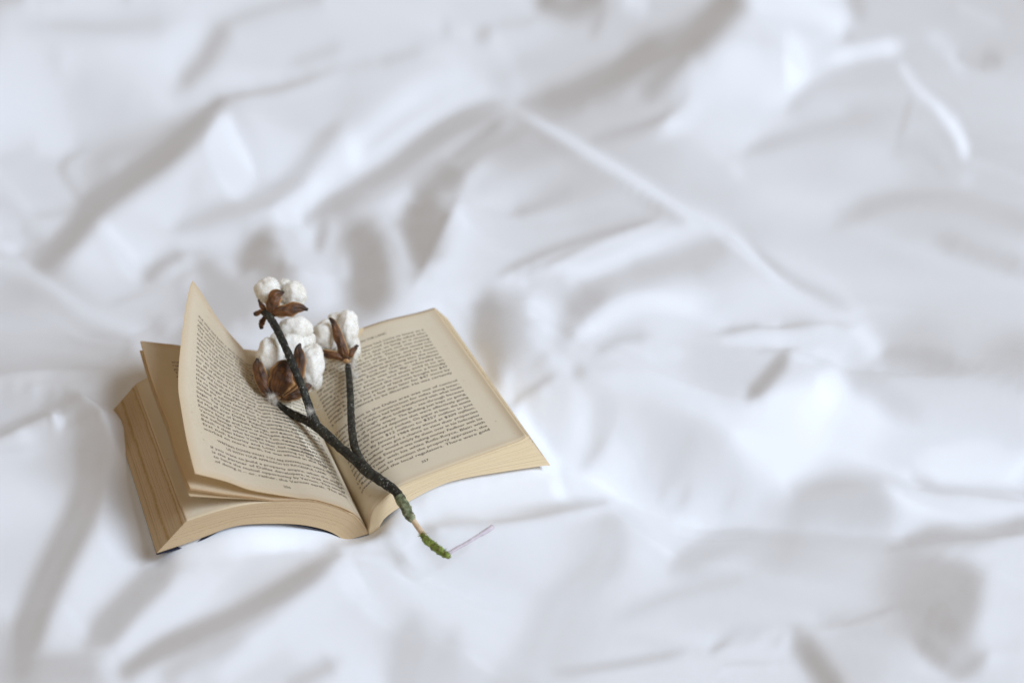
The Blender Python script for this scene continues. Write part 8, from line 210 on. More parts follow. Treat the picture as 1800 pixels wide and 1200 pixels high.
-1,0,0,1,-1,0,0,0,0,0,0,-1,0,-2,-2,-2,0,1,0,1,0,-1,1,0,0,-1,1,0,-1,0,0,1,0,0,1,0,2,4,4,5,2,2,-1,-1,0,-1,2,1,-2,-3,-5,-4,-2,1,-1,-1,1,2,-4,-7,3,1,-4,-2,2,4,3,4,2,1,-1,0,-1,0,-1,0,-1,0,0,1,0,0,0,-1,-1,-2,-3,-3,-5,-5,-7,-6,-6,-4,-5,-3,1,3,4,8,9,14,15,19,15,10,3,2,1,2,1,-1,-6,-21,-28,-15,-9,-11,-4,3,0,-5,-3,-7,-5,-4,-3,10,11,-3,-6,-5,-5,2,2,1,-1,-2,-1,0,0,3,2,3,2,2,2,1,1,2,1,2,0,2,1,2,1,2,2,3,3,3,2,3,4,4,7,8,12,16,10,1,0,-2,1,0,-2,-2,0,0,3,2,2,0,1,-1,0,1,-1,0,0,-2,-1,-1,0,-2,0,-1,-1,0,-1,-1,-1,-1,-1,-3,-2,-2,-2,-2,-2,-2,0,-1,1,0,2,2,2,3,3,2,2,3,1,1,1,2,3,1,1,1,0,0,0,-1,-2,-3,-3,-2,-2,0,1,1,2,4,2,2,1,1,0,1,0,-1,0,-1,0,0,-1,-1,-2,-4,-4,-5,-5,-5,-5,-4,-4,-4,-3,-1,-2,-1,0,0,1,0,0,0,0,0,0,-1,0,0,
0,0,0,-1,1,-1,0,0,0,0,-1,-1,0,-1,-3,0,0,0,0,0,0,2,0,0,-3,-3,1,2,1,1,0,0,1,-1,1,2,3,4,4,3,3,0,-1,0,0,1,0,-1,-1,-5,-5,-6,1,3,0,-1,2,2,0,-6,-3,1,-4,-6,0,4,5,3,3,1,1,0,-1,-1,0,-1,-1,0,-1,-1,-1,-1,-1,-2,-2,-3,-4,-5,-6,-7,-7,-7,-4,-2,0,-1,5,6,6,7,11,10,12,13,12,10,10,3,-2,-6,-5,-21,-29,-22,0,8,6,5,-8,-20,-10,3,-1,-7,-14,-10,-5,1,5,7,7,6,6,3,1,1,-3,-4,-1,3,4,2,2,1,2,1,1,2,1,1,0,1,1,0,1,0,1,1,1,1,2,1,2,2,1,3,2,5,7,9,16,19,10,2,-1,-2,0,-2,-1,1,3,3,1,1,0,0,0,-1,0,0,-2,0,-2,-1,-2,0,-1,-1,1,0,0,-1,0,-1,0,-2,-2,-1,-3,-2,-3,-2,-2,-2,-2,0,-1,0,1,1,3,2,4,3,4,2,4,5,3,2,0,0,-1,0,-1,1,-1,0,-1,-1,-1,-1,-1,1,1,1,1,2,1,-1,1,-1,1,0,1,-1,0,-1,1,-1,-5,-4,-6,-5,-4,-5,-5,-3,-3,-4,-2,-3,-1,0,0,0,0,0,0,0,0,0,0,1,0,0,
-1,0,0,1,-1,0,0,0,0,-1,0,0,-1,-2,-2,0,0,0,1,0,0,0,0,0,-2,-3,0,1,2,1,0,1,0,1,1,2,4,4,5,3,0,-1,0,-1,0,2,0,-1,-4,-5,-6,-4,1,7,3,1,2,2,0,-3,-6,0,-6,-12,-2,3,4,6,3,3,0,0,0,-1,-1,-2,-1,-2,-1,-2,-2,-3,-4,-3,-3,-3,-5,-6,-5,-5,-5,-4,2,7,7,14,12,9,4,3,3,1,2,3,7,1,-9,-11,-9,-10,-11,0,8,2,2,0,-2,0,2,-2,-7,-8,-5,-11,-14,-12,-3,-1,2,5,8,7,8,3,0,-1,0,1,1,1,1,1,0,2,1,1,2,0,2,0,1,0,0,1,0,0,0,0,2,0,0,1,1,0,0,0,2,2,2,5,4,10,18,21,13,3,-1,-3,-2,1,4,2,1,0,0,0,0,0,0,-2,-1,-1,-1,-2,-1,0,-1,0,-1,0,0,1,0,-1,0,-1,-1,-1,0,-2,-2,-3,-2,-2,-3,-3,-2,-2,-2,0,0,2,2,3,3,5,5,5,6,5,1,0,1,0,0,0,0,0,0,-1,0,-1,-1,0,-1,1,1,1,0,1,1,0,0,1,-2,-1,0,0,-1,-1,-5,-6,-6,-5,-5,-4,-3,-4,-3,-2,-2,-1,-1,-1,0,0,0,0,0,0,0,0,0,0,0,0,
0,0,-1,0,0,0,0,0,-1,0,0,-1,0,-1,-3,-1,1,1,-1,1,0,0,0,1,0,-5,-1,2,0,1,1,-1,1,1,2,3,5,4,4,1,1,-2,0,0,1,0,0,-3,-5,-6,-6,-3,1,7,7,3,2,3,2,-2,-8,-4,-7,-14,-3,2,5,4,5,2,2,-1,0,-2,-2,-1,-3,-3,-3,-2,-4,-3,-5,-3,-4,-3,-2,-4,-1,1,3,8,14,18,16,10,1,1,4,2,-1,-1,-4,-5,-3,-1,-8,-6,0,0,-2,2,1,2,2,1,-5,-10,-9,-2,-3,-5,-5,2,0,-14,-16,-4,-2,2,2,2,4,1,2,3,1,2,1,1,1,1,1,1,1,1,1,1,0,1,1,0,1,1,0,1,0,0,0,1,0,1,1,-2,0,-1,0,0,0,0,2,1,3,9,18,25,17,4,-2,1,2,1,1,0,-1,0,0,-1,0,-1,-1,-2,-2,-1,0,-2,0,0,0,0,0,0,0,0,0,-1,0,0,-1,-1,0,0,-2,-2,-3,-2,-3,-4,-2,-3,-3,-2,0,0,1,3,4,4,5,4,5,2,2,0,2,2,1,1,1,1,0,0,1,0,1,-1,1,0,1,0,-1,0,0,1,0,0,-1,1,0,-5,-8,-8,-5,-5,-4,-3,-2,-3,-2,-1,-2,-1,-1,0,0,0,0,0,0,0,0,0,0,0,0,0,
-1,0,1,-1,0,0,0,0,0,-1,0,0,-1,-2,-2,1,0,0,1,0,0,0,1,1,-1,-4,-2,0,0,0,0,2,0,2,2,4,5,4,3,1,-1,0,-1,1,0,0,-2,-3,-6,-8,-4,-1,-1,3,8,6,4,2,1,-2,-4,-6,-6,-7,-8,0,2,4,3,2,1,0,-2,-1,-3,-3,-2,-3,-4,-4,-3,-4,-3,-5,-1,1,2,5,6,11,14,19,12,0,1,1,1,3,5,5,4,3,1,-3,-5,-4,-7,-14,-9,-8,-9,-7,-4,-4,1,6,10,11,-1,-12,-7,-3,-3,-4,-1,4,0,-5,-6,-7,-6,-7,-9,-2,6,8,4,2,3,2,1,1,1,0,1,1,1,1,1,0,1,1,1,1,1,0,1,0,1,1,2,1,-1,0,-1,0,-1,-1,0,-2,-3,-2,-3,0,3,8,19,25,18,10,5,2,-1,-1,-1,0,-1,0,-2,-2,-1,-2,0,-1,-2,0,-1,0,1,0,-1,0,0,0,-1,1,0,-1,0,1,-1,0,0,-1,0,-2,-3,-1,-4,-3,-4,-3,-4,-3,-1,-1,-1,-1,1,3,4,4,4,4,1,0,1,-1,1,1,1,1,1,1,3,4,3,4,4,3,1,1,-1,-1,-1,-1,-3,2,-2,-13,-8,-6,-4,-3,-2,-2,-2,-1,-1,-2,-1,-1,0,1,-1,0,0,0,0,0,0,0,0,0,0,0,
0,0,-1,1,0,0,-1,0,-1,1,-1,0,-1,-2,0,-1,1,0,0,1,1,1,0,0,1,-4,-3,0,-1,0,-1,0,1,1,3,6,4,5,1,0,-1,0,1,0,1,-1,-3,-7,-7,-5,-2,-1,0,0,3,7,3,3,-1,-1,-1,-1,5,-2,-13,-7,0,0,1,1,1,0,-2,-3,-3,-3,-3,-4,-2,-3,-2,-1,-1,1,3,5,8,11,15,14,11,4,-3,-2,0,1,3,4,4,4,4,2,3,0,-2,-5,-10,-7,-5,3,-4,-5,-6,-6,-7,-5,-3,-4,8,16,-1,-8,-10,-6,-2,1,-1,-3,-3,-4,-2,-2,-3,-7,-9,-9,-1,2,5,5,5,3,2,2,1,1,0,1,1,2,1,1,0,1,1,2,1,2,1,1,0,-1,-1,0,0,1,0,-1,-1,-1,0,-2,-1,-3,-3,-1,1,9,18,20,14,11,6,4,2,0,-1,-2,-2,-2,-2,-1,-2,-1,0,-1,0,0,0,-1,0,0,0,1,-1,-1,0,-1,1,-1,2,-1,0,1,0,-1,1,-2,0,-3,-2,-3,-3,-3,-4,-3,-2,-3,-2,-2,0,0,0,2,3,0,2,2,1,-1,-3,-2,-2,-1,0,0,1,1,3,3,2,1,0,-2,-1,0,-2,-3,-3,1,-1,1,0,0,-1,0,-1,0,-1,0,0,0,-1,-1,1,0,0,0,0,0,0,0,0,0,0,0,
-1,0,1,-1,0,0,0,0,0,-1,0,-1,0,0,-1,1,0,1,1,0,1,0,1,1,0,0,-4,-4,-1,-2,0,-1,0,3,4,5,4,2,1,0,-1,1,1,1,0,-3,-5,-7,-6,-4,-2,1,0,-1,1,3,5,1,2,1,3,4,8,6,-10,-16,-8,-4,-1,0,0,-2,-1,-2,-2,-4,-3,-1,-1,0,1,3,3,4,8,11,11,11,6,2,2,-1,0,1,0,3,4,4,4,3,2,3,1,0,-2,-5,-7,-9,-8,1,1,0,-1,-2,-1,-2,-2,-3,-7,-6,13,16,7,-7,-15,-14,-9,-4,-4,0,-2,-1,-2,0,-3,-4,-6,-7,-8,-8,-4,0,4,7,7,6,4,2,0,1,2,1,3,1,3,2,2,2,1,-1,0,-1,-1,1,0,0,-1,-2,0,1,1,1,0,-1,-2,-3,-2,2,5,6,7,8,11,10,10,6,5,2,0,-1,-2,-3,-2,-1,-1,0,0,-1,-1,1,0,0,-1,-1,0,-1,1,0,-1,1,0,1,0,0,0,1,0,0,-1,0,-1,-1,-2,-1,-2,-2,-3,-2,-2,-3,-2,-2,-2,-1,-1,0,0,1,-3,-3,-3,-3,-1,-2,-4,-6,-6,-5,-6,-5,-2,-1,0,1,3,4,3,1,2,7,8,5,3,3,2,0,1,0,0,0,0,0,1,0,0,0,0,0,0,0,0,0,0,0,0,0,
0,0,-1,1,0,-1,1,-1,0,0,0,0,0,-1,0,1,1,0,1,1,1,2,1,1,1,3,-5,-7,-3,-3,-1,-2,1,2,5,4,4,1,0,-1,1,0,1,1,-2,-3,-6,-7,-5,-1,0,-1,1,0,1,1,2,3,3,5,5,3,3,6,2,-8,-17,-8,-3,-2,-1,-1,-1,-1,-1,-2,-1,0,0,2,4,5,7,8,4,1,3,3,2,2,4,3,2,2,3,3,4,3,4,3,3,0,0,1,-3,-7,-2,-4,-14,-2,2,-2,1,1,0,0,3,3,1,-6,-10,-6,6,14,14,-2,-12,-17,-13,-9,-5,-2,-1,-1,0,-1,-2,-2,-3,-3,-3,-5,-6,-7,-5,-1,4,6,7,5,3,4,3,4,3,2,3,1,-1,0,-1,0,1,-1,0,-1,-1,-1,-2,-1,1,3,3,2,2,0,-1,-2,0,-2,-2,1,4,6,6,7,7,8,7,7,3,3,1,-1,-1,-2,-2,0,-1,-1,-1,-1,1,-1,-1,1,-1,0,1,0,-1,0,1,0,1,0,1,0,1,0,0,0,-1,-1,0,0,-1,-2,-2,-1,-3,-1,-2,-1,-1,1,0,-1,-1,-3,-3,-1,-5,-6,-6,-5,-6,-6,-5,-4,-3,-2,-2,-1,-1,-1,1,-2,2,10,8,7,6,4,2,3,1,1,1,0,1,0,0,0,0,0,0,0,0,0,0,0,0,0,0,0,
0,-1,1,-1,0,1,-1,1,0,0,-1,1,0,0,1,1,1,1,1,1,1,0,2,1,2,5,-2,-6,-5,-5,-5,-1,0,3,4,4,1,1,-2,0,1,1,1,-1,-2,-5,-7,-5,-3,-1,1,1,-1,2,0,1,2,5,7,6,4,3,0,0,3,-1,-3,-6,-7,-4,-4,-2,-1,1,-1,0,-2,-3,0,1,0,0,3,4,3,2,2,3,3,4,3,4,4,4,5,4,3,4,3,3,1,1,0,-1,-5,-6,-2,1,-5,-25,8,2,1,2,1,1,1,3,4,3,-1,-6,-10,-8,-4,11,14,13,-4,-14,-17,-13,-8,-5,-3,-1,0,-2,-1,-1,-2,-2,-3,-2,-3,-3,-4,-2,1,3,4,5,4,4,3,2,1,0,1,1,0,1,0,0,0,-1,-3,-1,-2,1,1,1,1,3,3,3,3,1,-3,-4,-4,-6,-4,-1,0,2,3,5,6,8,11,9,10,7,3,2,1,-2,-1,-2,0,-1,-1,-1,0,-1,0,0,-1,0,1,0,0,1,0,1,0,1,0,1,1,0,1,0,0,0,-1,1,-2,-1,-1,-2,0,-2,-1,0,1,-1,1,1,3,-1,-3,-3,-6,-7,-6,-6,-5,-4,-4,-4,-3,-4,-3,-3,-1,-3,0,4,8,6,5,3,4,2,2,1,0,2,0,0,1,0,0,0,0,0,0,0,0,0,0,0,0,0,
-1,1,0,0,0,0,0,-1,1,0,1,0,0,2,2,0,1,1,1,1,0,1,1,0,3,6,0,-3,-4,-6,-5,-3,1,2,2,2,0,-2,0,-1,0,2,0,-1,-5,-7,-6,-3,-1,0,0,1,1,1,2,2,4,6,7,6,4,2,0,1,0,1,1,-2,-3,-4,-5,-5,-4,-4,-3,-3,-1,-1,-2,-2,-1,1,3,3,3,3,2,2,2,3,3,5,5,6,7,5,4,3,3,1,2,1,-1,-2,-4,-6,-1,0,-1,-10,-10,3,-1,2,1,0,1,3,3,4,2,0,-3,-5,-8,-9,-5,0,14,15,12,-6,-15,-17,-12,-8,-5,-1,-2,-1,-2,-1,-1,-3,-1,-2,-1,-1,-1,0,2,1,2,2,0,1,0,1,1,2,2,0,1,-1,-2,-3,-1,0,0,1,0,1,2,2,1,3,2,0,-1,-2,-2,-2,-4,-5,-3,-1,0,1,4,5,5,9,8,10,10,7,4,4,1,0,-1,-1,-1,-1,-1,-1,-1,0,0,0,-1,1,0,0,1,0,1,1,0,1,1,1,0,1,1,0,1,0,1,0,-1,-1,-2,0,0,-1,-1,0,1,3,3,2,0,-1,-1,-4,-5,-6,-5,-6,-6,-6,-5,-3,-3,-4,-2,-2,-2,1,2,4,3,4,3,2,1,2,1,0,0,2,-1,1,0,0,0,0,0,0,0,0,0,0,0,0,
0,0,0,0,0,0,1,0,0,0,0,1,0,2,2,1,1,1,0,0,1,1,-1,1,3,3,3,0,-1,-3,-4,-3,0,1,1,-2,-2,-3,-2,1,1,0,-2,-4,-5,-7,-4,-2,0,1,1,0,2,1,3,4,6,7,5,4,4,1,1,-1,0,1,0,0,-2,-5,-5,-5,-5,-5,-3,0,-2,-2,-2,-2,0,2,2,2,1,2,1,2,3,2,4,5,6,7,6,6,4,3,2,2,0,0,0,-2,-5,-4,-1,-1,0,-2,-21,5,0,1,2,1,1,1,3,3,3,2,0,0,-2,-4,-6,-8,-8,-4,2,15,15,11,-5,-13,-14,-12,-7,-4,-3,-2,-2,-1,-2,-2,-1,-1,-1,-1,-1,0,0,-2,1,-1,0,1,1,0,0,0,0,0,-1,0,0,-1,2,0,1,1,1,1,2,1,2,3,2,1,1,0,-2,-2,-2,-2,-1,-1,-1,1,2,2,4,5,6,7,7,6,4,4,2,2,-1,0,-1,-1,0,-1,-1,-1,1,-1,0,1,0,1,0,0,2,0,1,1,1,1,1,1,1,0,1,0,1,0,0,-1,-1,-1,-1,0,2,3,1,1,4,1,1,-1,-3,-2,-6,-6,-7,-5,-5,-5,-4,-3,-3,-3,-2,-1,0,2,2,2,2,1,2,0,1,1,0,0,1,0,0,0,0,0,0,0,0,0,0,0,0,0,
0,0,0,0,0,0,0,0,1,0,1,0,1,2,3,1,-1,0,1,0,1,-1,0,1,2,4,3,2,2,0,-1,-2,-1,0,-1,-4,-4,-2,-3,-1,-1,-2,-3,-5,-7,-5,-2,0,1,0,1,1,1,4,4,6,6,5,5,3,1,1,0,0,1,-1,1,-1,-3,-4,-5,-3,-4,-2,-2,-2,-2,-3,-1,0,1,1,0,0,1,0,2,2,2,4,5,6,6,5,6,4,4,2,1,1,0,0,0,-2,-4,-2,-1,0,0,0,-6,-10,0,-2,1,2,0,1,2,3,4,2,2,-1,0,-2,-1,-3,-4,-5,-7,-7,-3,2,14,13,8,-2,-10,-10,-8,-6,-4,-4,-3,-1,-3,-2,-2,-1,-1,-1,-2,-2,-3,0,-1,0,-1,-1,0,0,-1,0,0,1,1,1,0,1,2,1,2,3,3,4,3,3,3,3,0,1,0,0,-1,-2,-3,-2,-2,-3,-1,-1,-1,1,1,3,3,4,6,4,5,3,4,2,2,1,-1,0,0,0,-1,1,0,-1,0,1,0,1,0,1,0,1,2,1,1,1,1,1,1,1,0,1,1,0,0,0,-1,1,1,0,1,2,2,3,2,1,1,-1,-3,-6,-5,-6,-5,-4,-5,-4,-4,-2,-3,-2,-1,-1,2,0,1,1,0,1,0,0,1,0,0,0,0,0,0,0,0,0,0,0,0,0,0,0,
0,0,0,0,1,0,0,0,0,1,0,0,1,1,3,1,0,1,-1,1,-1,0,1,-1,3,3,3,4,2,2,2,0,0,0,-2,-2,-3,-5,-2,-4,-3,-4,-6,-8,-6,-3,-1,0,0,2,0,2,4,4,6,7,6,4,2,1,0,0,1,0,0,0,-2,-2,-3,-4,-3,-2,-2,-1,-1,-2,-2,-1,0,2,0,-2,0,0,0,1,2,3,4,6,5,4,5,4,2,4,2,0,1,0,1,0,-1,-3,-4,1,1,0,0,0,-1,-14,0,-3,1,0,2,2,1,2,2,4,2,2,-1,0,-2,-1,-1,-2,-2,-4,-4,-5,-6,-3,1,6,8,2,-1,-5,-5,-2,-3,-4,-1,-2,-2,-2,-2,-3,-3,-2,-2,-2,-1,-2,-2,-1,-2,-1,-1,0,1,0,0,1,2,2,3,4,4,3,4,3,2,3,1,0,1,0,0,-1,-1,-2,-1,-2,-2,-3,-3,-2,-3,-2,-1,0,1,1,3,4,3,5,3,5,3,4,3,2,2,1,0,0,1,0,0,-1,0,1,0,1,1,1,1,1,0,2,1,1,0,2,1,0,1,1,1,0,2,1,-1,1,0,1,2,3,2,2,1,0,-1,-2,-4,-4,-5,-4,-4,-4,-4,-4,-2,-3,-2,-1,-1,0,-1,0,0,0,0,0,0,-1,1,0,0,0,0,0,0,0,0,0,0,0,0,0,
1,-1,0,1,-1,0,0,1,0,0,0,1,1,2,2,0,0,0,0,0,0,0,-1,2,1,2,4,4,3,4,2,2,1,1,0,-1,-4,-2,-3,-2,-5,-7,-9,-10,-8,-2,-1,1,1,0,3,4,4,7,5,5,4,2,0,1,0,0,0,0,0,-1,-2,-3,-5,-4,-2,0,1,0,-1,-2,-1,2,1,-1,-1,1,-1,0,2,3,4,4,4,4,4,3,3,2,1,-1,1,0,0,0,0,0,-2,-3,-1,2,2,1,1,2,1,-5,-9,-3,-3,0,1,1,1,2,2,2,3,2,2,0,0,-1,-2,-1,-2,-2,-1,-2,-3,-2,-2,-2,0,1,1,1,0,-3,-2,-1,-3,-1,-1,-2,-3,-3,-2,-3,-2,-1,-3,-2,-2,-2,-2,-1,-2,-1,-1,0,1,1,2,4,3,4,3,3,1,1,1,0,0,-1,-1,-1,0,0,0,0,-2,-1,-1,-1,-2,-2,-1,-3,-1,-2,0,0,0,1,1,2,3,2,4,4,3,4,3,3,3,2,1,2,1,1,1,0,1,0,1,1,0,1,2,0,1,1,1,0,1,2,0,1,1,2,1,0,1,0,2,2,1,2,1,3,1,0,-1,0,-1,-2,-3,-4,-4,-4,-3,-3,-4,-3,-2,-2,-2,-1,-1,-1,-1,-1,0,-1,0,0,-1,0,0,0,0,0,0,0,0,0,0,0,0,0,
0,1,0,-1,1,0,0,0,0,0,1,0,0,1,2,1,0,0,0,-1,0,0,1,0,2,2,4,3,4,3,4,3,2,1,1,-2,0,-1,-1,-2,-3,-6,-9,-11,-11,-6,0,0,0,1,3,6,6,5,5,3,2,1,0,0,0,0,0,0,-2,-2,-5,-6,-5,-2,1,1,2,0,-1,0,2,1,0,0,1,0,2,3,4,3,4,3,4,2,2,2,0,0,0,-1,-1,0,-1,0,0,-2,-4,-4,3,4,3,3,1,2,1,-3,-6,-4,-4,-1,-1,0,2,1,2,3,2,3,1,1,0,0,-1,-1,-1,-1,-2,-3,-2,-2,-2,-1,-1,0,0,1,-1,0,-1,-1,0,-2,0,-1,-3,-2,-3,-2,-1,-3,-1,-2,-2,-3,-1,-3,-1,-3,-1,0,1,1,2,0,1,0,0,0,0,0,-1,-1,0,0,1,0,1,1,0,0,1,1,0,0,-1,-1,-1,0,-2,-1,-1,-1,-2,-1,0,0,0,2,1,2,3,3,3,3,3,3,3,3,3,2,2,2,1,1,1,1,1,1,1,1,0,1,1,1,1,0,1,2,1,0,1,1,1,2,1,1,2,1,2,3,3,0,0,-2,1,-1,-1,-3,-3,-3,-3,-4,-2,-3,-3,-2,-3,-2,-2,-2,-1,-2,-1,-1,-1,-1,0,0,0,0,0,0,0,0,0,0,0,0,0,0,
0,0,0,1,-1,0,1,0,0,0,0,1,-1,1,1,2,0,-1,0,0,1,-1,0,1,2,3,3,3,2,5,4,3,3,1,0,0,0,0,-1,0,-1,-3,-5,-8,-10,-12,-6,0,0,2,4,5,6,4,4,1,0,0,1,-1,0,1,-1,-1,-3,-5,-7,-7,-4,1,2,2,0,0,2,3,1,2,1,1,2,3,4,5,3,4,2,2,1,1,0,0,0,-1,-1,0,-1,-1,-1,-1,-3,-5,-6,-2,4,7,6,3,3,3,2,-1,-6,-4,-4,-3,-2,0,0,1,2,2,3,2,3,1,1,0,0,-1,-1,0,-2,-1,-2,-3,-2,-2,-3,-1,0,0,1,0,1,-1,0,0,-2,-1,-1,-2,-2,-1,-2,-1,-2,-2,-1,-2,-2,-2,-1,-1,-2,-2,-1,-1,-3,-2,-3,-3,-1,-2,0,-2,1,0,1,1,1,2,1,1,1,2,2,1,1,1,1,0,0,-1,0,-1,-1,-2,-1,-1,-1,-2,0,-1,1,0,1,1,2,2,2,3,3,2,3,4,3,2,3,3,1,2,2,2,0,1,2,1,0,1,1,1,2,0,1,1,0,1,1,0,2,2,2,1,3,1,3,1,1,1,-1,0,1,-1,-2,-3,-2,-3,-3,-2,-3,-4,-3,-3,-3,-2,-2,-1,-2,-2,-1,-1,-1,0,0,0,0,0,0,0,0,0,0,0,0,0,
0,0,0,0,0,1,-1,0,0,1,0,0,1,0,1,0,0,0,0,0,-1,1,-1,1,1,3,3,3,4,3,3,5,2,1,1,1,-1,0,1,-1,-1,-1,-3,-4,-3,-8,-11,-6,1,3,3,4,4,3,1,1,0,-1,0,0,0,-1,-2,-3,-5,-8,-7,-6,1,2,2,0,0,2,2,3,3,3,3,5,4,5,4,3,3,2,0,1,1,0,-1,-1,-1,0,-1,-1,-1,-1,-3,-4,-6,-7,-5,0,4,7,8,6,5,3,2,1,-3,-5,-3,-4,-1,-2,-1,1,2,2,3,2,1,3,1,0,-1,0,1,-1,0,-2,-3,-1,-3,-3,-1,-2,-1,-1,0,1,0,1,0,0,0,-1,-1,-2,-1,-2,-1,-2,-2,-2,-1,-1,-1,-1,-2,-2,-1,-2,-3,-4,-3,-4,-4,-2,-4,-2,-2,0,-1,0,0,1,1,1,2,1,3,1,2,1,2,2,2,1,1,1,0,0,-1,0,-1,-2,-2,-1,-2,-1,-2,0,0,1,0,2,2,1,1,3,2,1,3,3,3,2,4,2,3,2,3,2,1,2,2,1,1,2,0,1,0,2,0,1,0,1,0,1,2,4,2,2,0,2,1,3,1,1,-1,0,0,-1,-2,-2,-2,-4,-3,-4,-3,-3,-3,-3,-3,-3,-2,-1,-2,0,-1,-1,0,0,0,0,0,0,0,0,0,0,0,0,
1,0,0,-1,1,-1,1,0,0,0,0,-1,0,1,0,0,1,0,0,0,0,0,0,0,1,1,3,3,4,3,4,2,3,2,1,0,1,0,1,0,-1,-2,-3,-1,-2,-1,-7,-8,-3,1,4,3,2,1,-1,0,0,1,-1,0,0,-2,-3,-7,-8,-8,-4,1,0,0,-1,0,3,2,5,4,5,4,7,5,6,4,2,2,1,0,2,-1,-1,-1,0,-1,-1,-1,-1,-1,-2,-3,-5,-8,-9,-5,-1,1,3,5,10,9,6,5,2,1,-1,-2,-4,-2,-3,-1,-1,0,1,3,1,2,2,1,1,1,1,0,-1,1,-1,-1,-2,-2,-3,-1,-3,-2,-1,-2,0,0,0,1,1,0,0,-1,-2,-1,-1,0,-1,-2,-1,-2,-2,-1,-2,-1,-1,-1,-1,-2,-2,-2,-3,-2,-2,-4,-2,-4,-3,-3,-3,-1,-2,-1,-1,-1,0,0,0,3,1,2,2,2,2,3,2,2,2,1,1,0,0,0,0,-2,-1,-2,-2,-3,-1,-2,0,0,1,2,2,1,1,3,1,2,2,3,2,3,2,3,2,3,3,2,3,2,2,1,1,2,1,0,2,0,1,1,0,1,1,1,3,3,1,0,3,1,4,1,1,1,-1,1,-2,-1,-2,-3,-3,-4,-4,-4,-3,-3,-3,-3,-2,-2,-2,-2,-1,0,0,0,0,0,0,0,0,0,0,0,0,0,
0,0,0,1,-1,1,-1,0,0,0,0,1,0,-1,0,1,-1,0,1,0,0,0,0,0,1,1,2,3,2,4,3,3,2,2,1,1,1,1,0,0,0,-2,-1,-2,1,0,-2,-7,-5,0,2,1,1,-1,1,0,-1,0,0,0,-3,-4,-7,-8,-7,-2,1,0,-1,-1,-1,2,3,5,4,7,7,7,5,4,4,2,3,0,0,1,-2,0,-1,0,-1,-1,-1,-1,-2,-2,-5,-6,-8,-8,-6,-2,0,1,2,3,6,11,10,6,4,2,1,-3,-2,-2,-1,-2,0,-1,1,1,3,0,1,1,2,1,0,0,2,0,0,-2,-1,-2,-2,-3,-1,-2,-3,-1,-1,0,1,0,0,0,-1,-1,0,0,0,-1,-1,-1,-2,-1,-1,-2,-1,-2,-2,0,-2,0,-2,0,0,-1,-2,-1,-2,-1,-3,-3,-3,-5,-4,-4,-4,-3,-4,-2,-3,-2,0,0,0,1,3,3,5,4,4,4,2,2,2,1,0,1,0,0,0,-2,-4,-3,-4,-4,-1,3,3,3,3,0,2,1,1,1,2,0,2,0,2,2,3,3,3,3,2,3,2,2,2,1,1,2,0,1,2,1,1,1,1,3,2,1,1,3,2,4,1,2,1,-2,0,0,-1,-2,-4,-3,-4,-4,-4,-4,-3,-2,-4,-2,-2,-1,-1,-1,0,0,0,0,0,0,0,0,0,0,0,0,
0,0,0,0,0,0,0,1,0,0,0,-1,0,0,0,0,0,0,0,0,0,0,0,1,-1,1,2,2,2,3,3,3,2,1,1,1,1,1,2,0,-1,-1,-2,1,1,1,0,-3,-4,-1,0,1,-1,-1,-1,-1,1,-2,0,-3,-4,-8,-7,-6,-2,0,0,-1,0,0,3,5,5,8,7,6,5,4,3,3,1,2,1,0,0,-1,1,-1,-1,-2,-1,-1,-1,-3,-2,-6,-6,-9,-8,-5,-1,0,0,1,0,1,3,7,11,11,7,3,1,1,-1,-2,-2,-1,-1,1,0,1,0,2,1,0,1,1,1,2,1,0,0,-1,-2,-2,-1,-2,-2,-2,-2,-2,-1,-1,0,1,-1,0,0,-1,-1,0,-1,0,-1,0,-1,0,-2,-1,-2,-1,-2,-2,-1,-2,0,-1,-1,-1,1,0,0,0,0,0,-1,-1,-3,-4,-5,-6,-6,-5,-5,-7,-6,-7,-4,-1,2,6,6,6,6,5,5,4,3,2,2,0,1,1,2,4,2,-2,-3,-5,-7,-7,-2,2,5,7,3,2,0,0,-1,0,-1,0,0,0,1,1,1,3,2,3,3,1,2,3,1,2,3,1,2,2,1,1,1,1,1,3,2,3,2,3,3,2,2,1,0,0,-2,-2,-3,-4,-4,-4,-4,-3,-4,-3,-2,-3,-1,-2,-1,0,-1,0,0,0,0,0,0,0,0,0,0,0,
0,0,0,0,1,-1,1,-1,0,0,0,0,0,0,0,-1,0,1,-1,0,1,0,1,-2,0,0,1,2,3,1,3,3,2,1,1,1,1,2,0,2,-1,-1,-1,1,3,2,1,-1,-2,-1,0,-2,-2,-1,-2,0,-1,0,-4,-5,-8,-8,-6,-1,1,0,-1,0,3,5,8,6,8,5,4,3,3,3,2,1,1,0,0,0,0,-1,-1,0,0,-1,-2,-2,-3,-4,-6,-8,-8,-6,-3,0,-1,-1,1,0,-1,0,2,3,5,10,11,9,4,1,0,-1,-1,-2,1,0,0,0,1,0,1,0,1,1,2,1,1,2,-1,-1,-1,-1,-1,-2,-2,-2,-2,-1,-1,-1,-1,-1,0,0,-1,-1,0,-2,0,0,0,-1,0,-1,0,-1,-2,-1,-1,-1,-2,-2,-2,-2,-1,-1,-2,-1,0,0,1,1,2,1,1,1,0,-1,-2,-5,-5,-4,-7,-5,0,4,1,-5,-9,-9,-7,-1,5,8,7,4,4,1,0,1,3,10,11,6,1,2,0,-3,-7,-7,-8,-6,0,2,6,6,6,6,4,3,1,-2,-6,-5,-4,-2,0,-1,1,2,1,1,3,1,2,2,2,1,1,2,2,-1,2,1,3,3,3,2,4,4,2,3,2,0,-1,-3,-4,-3,-4,-4,-3,-4,-3,-3,-3,-2,-3,-1,-1,-1,1,0,-1,0,0,0,0,0,0,0,0,0,
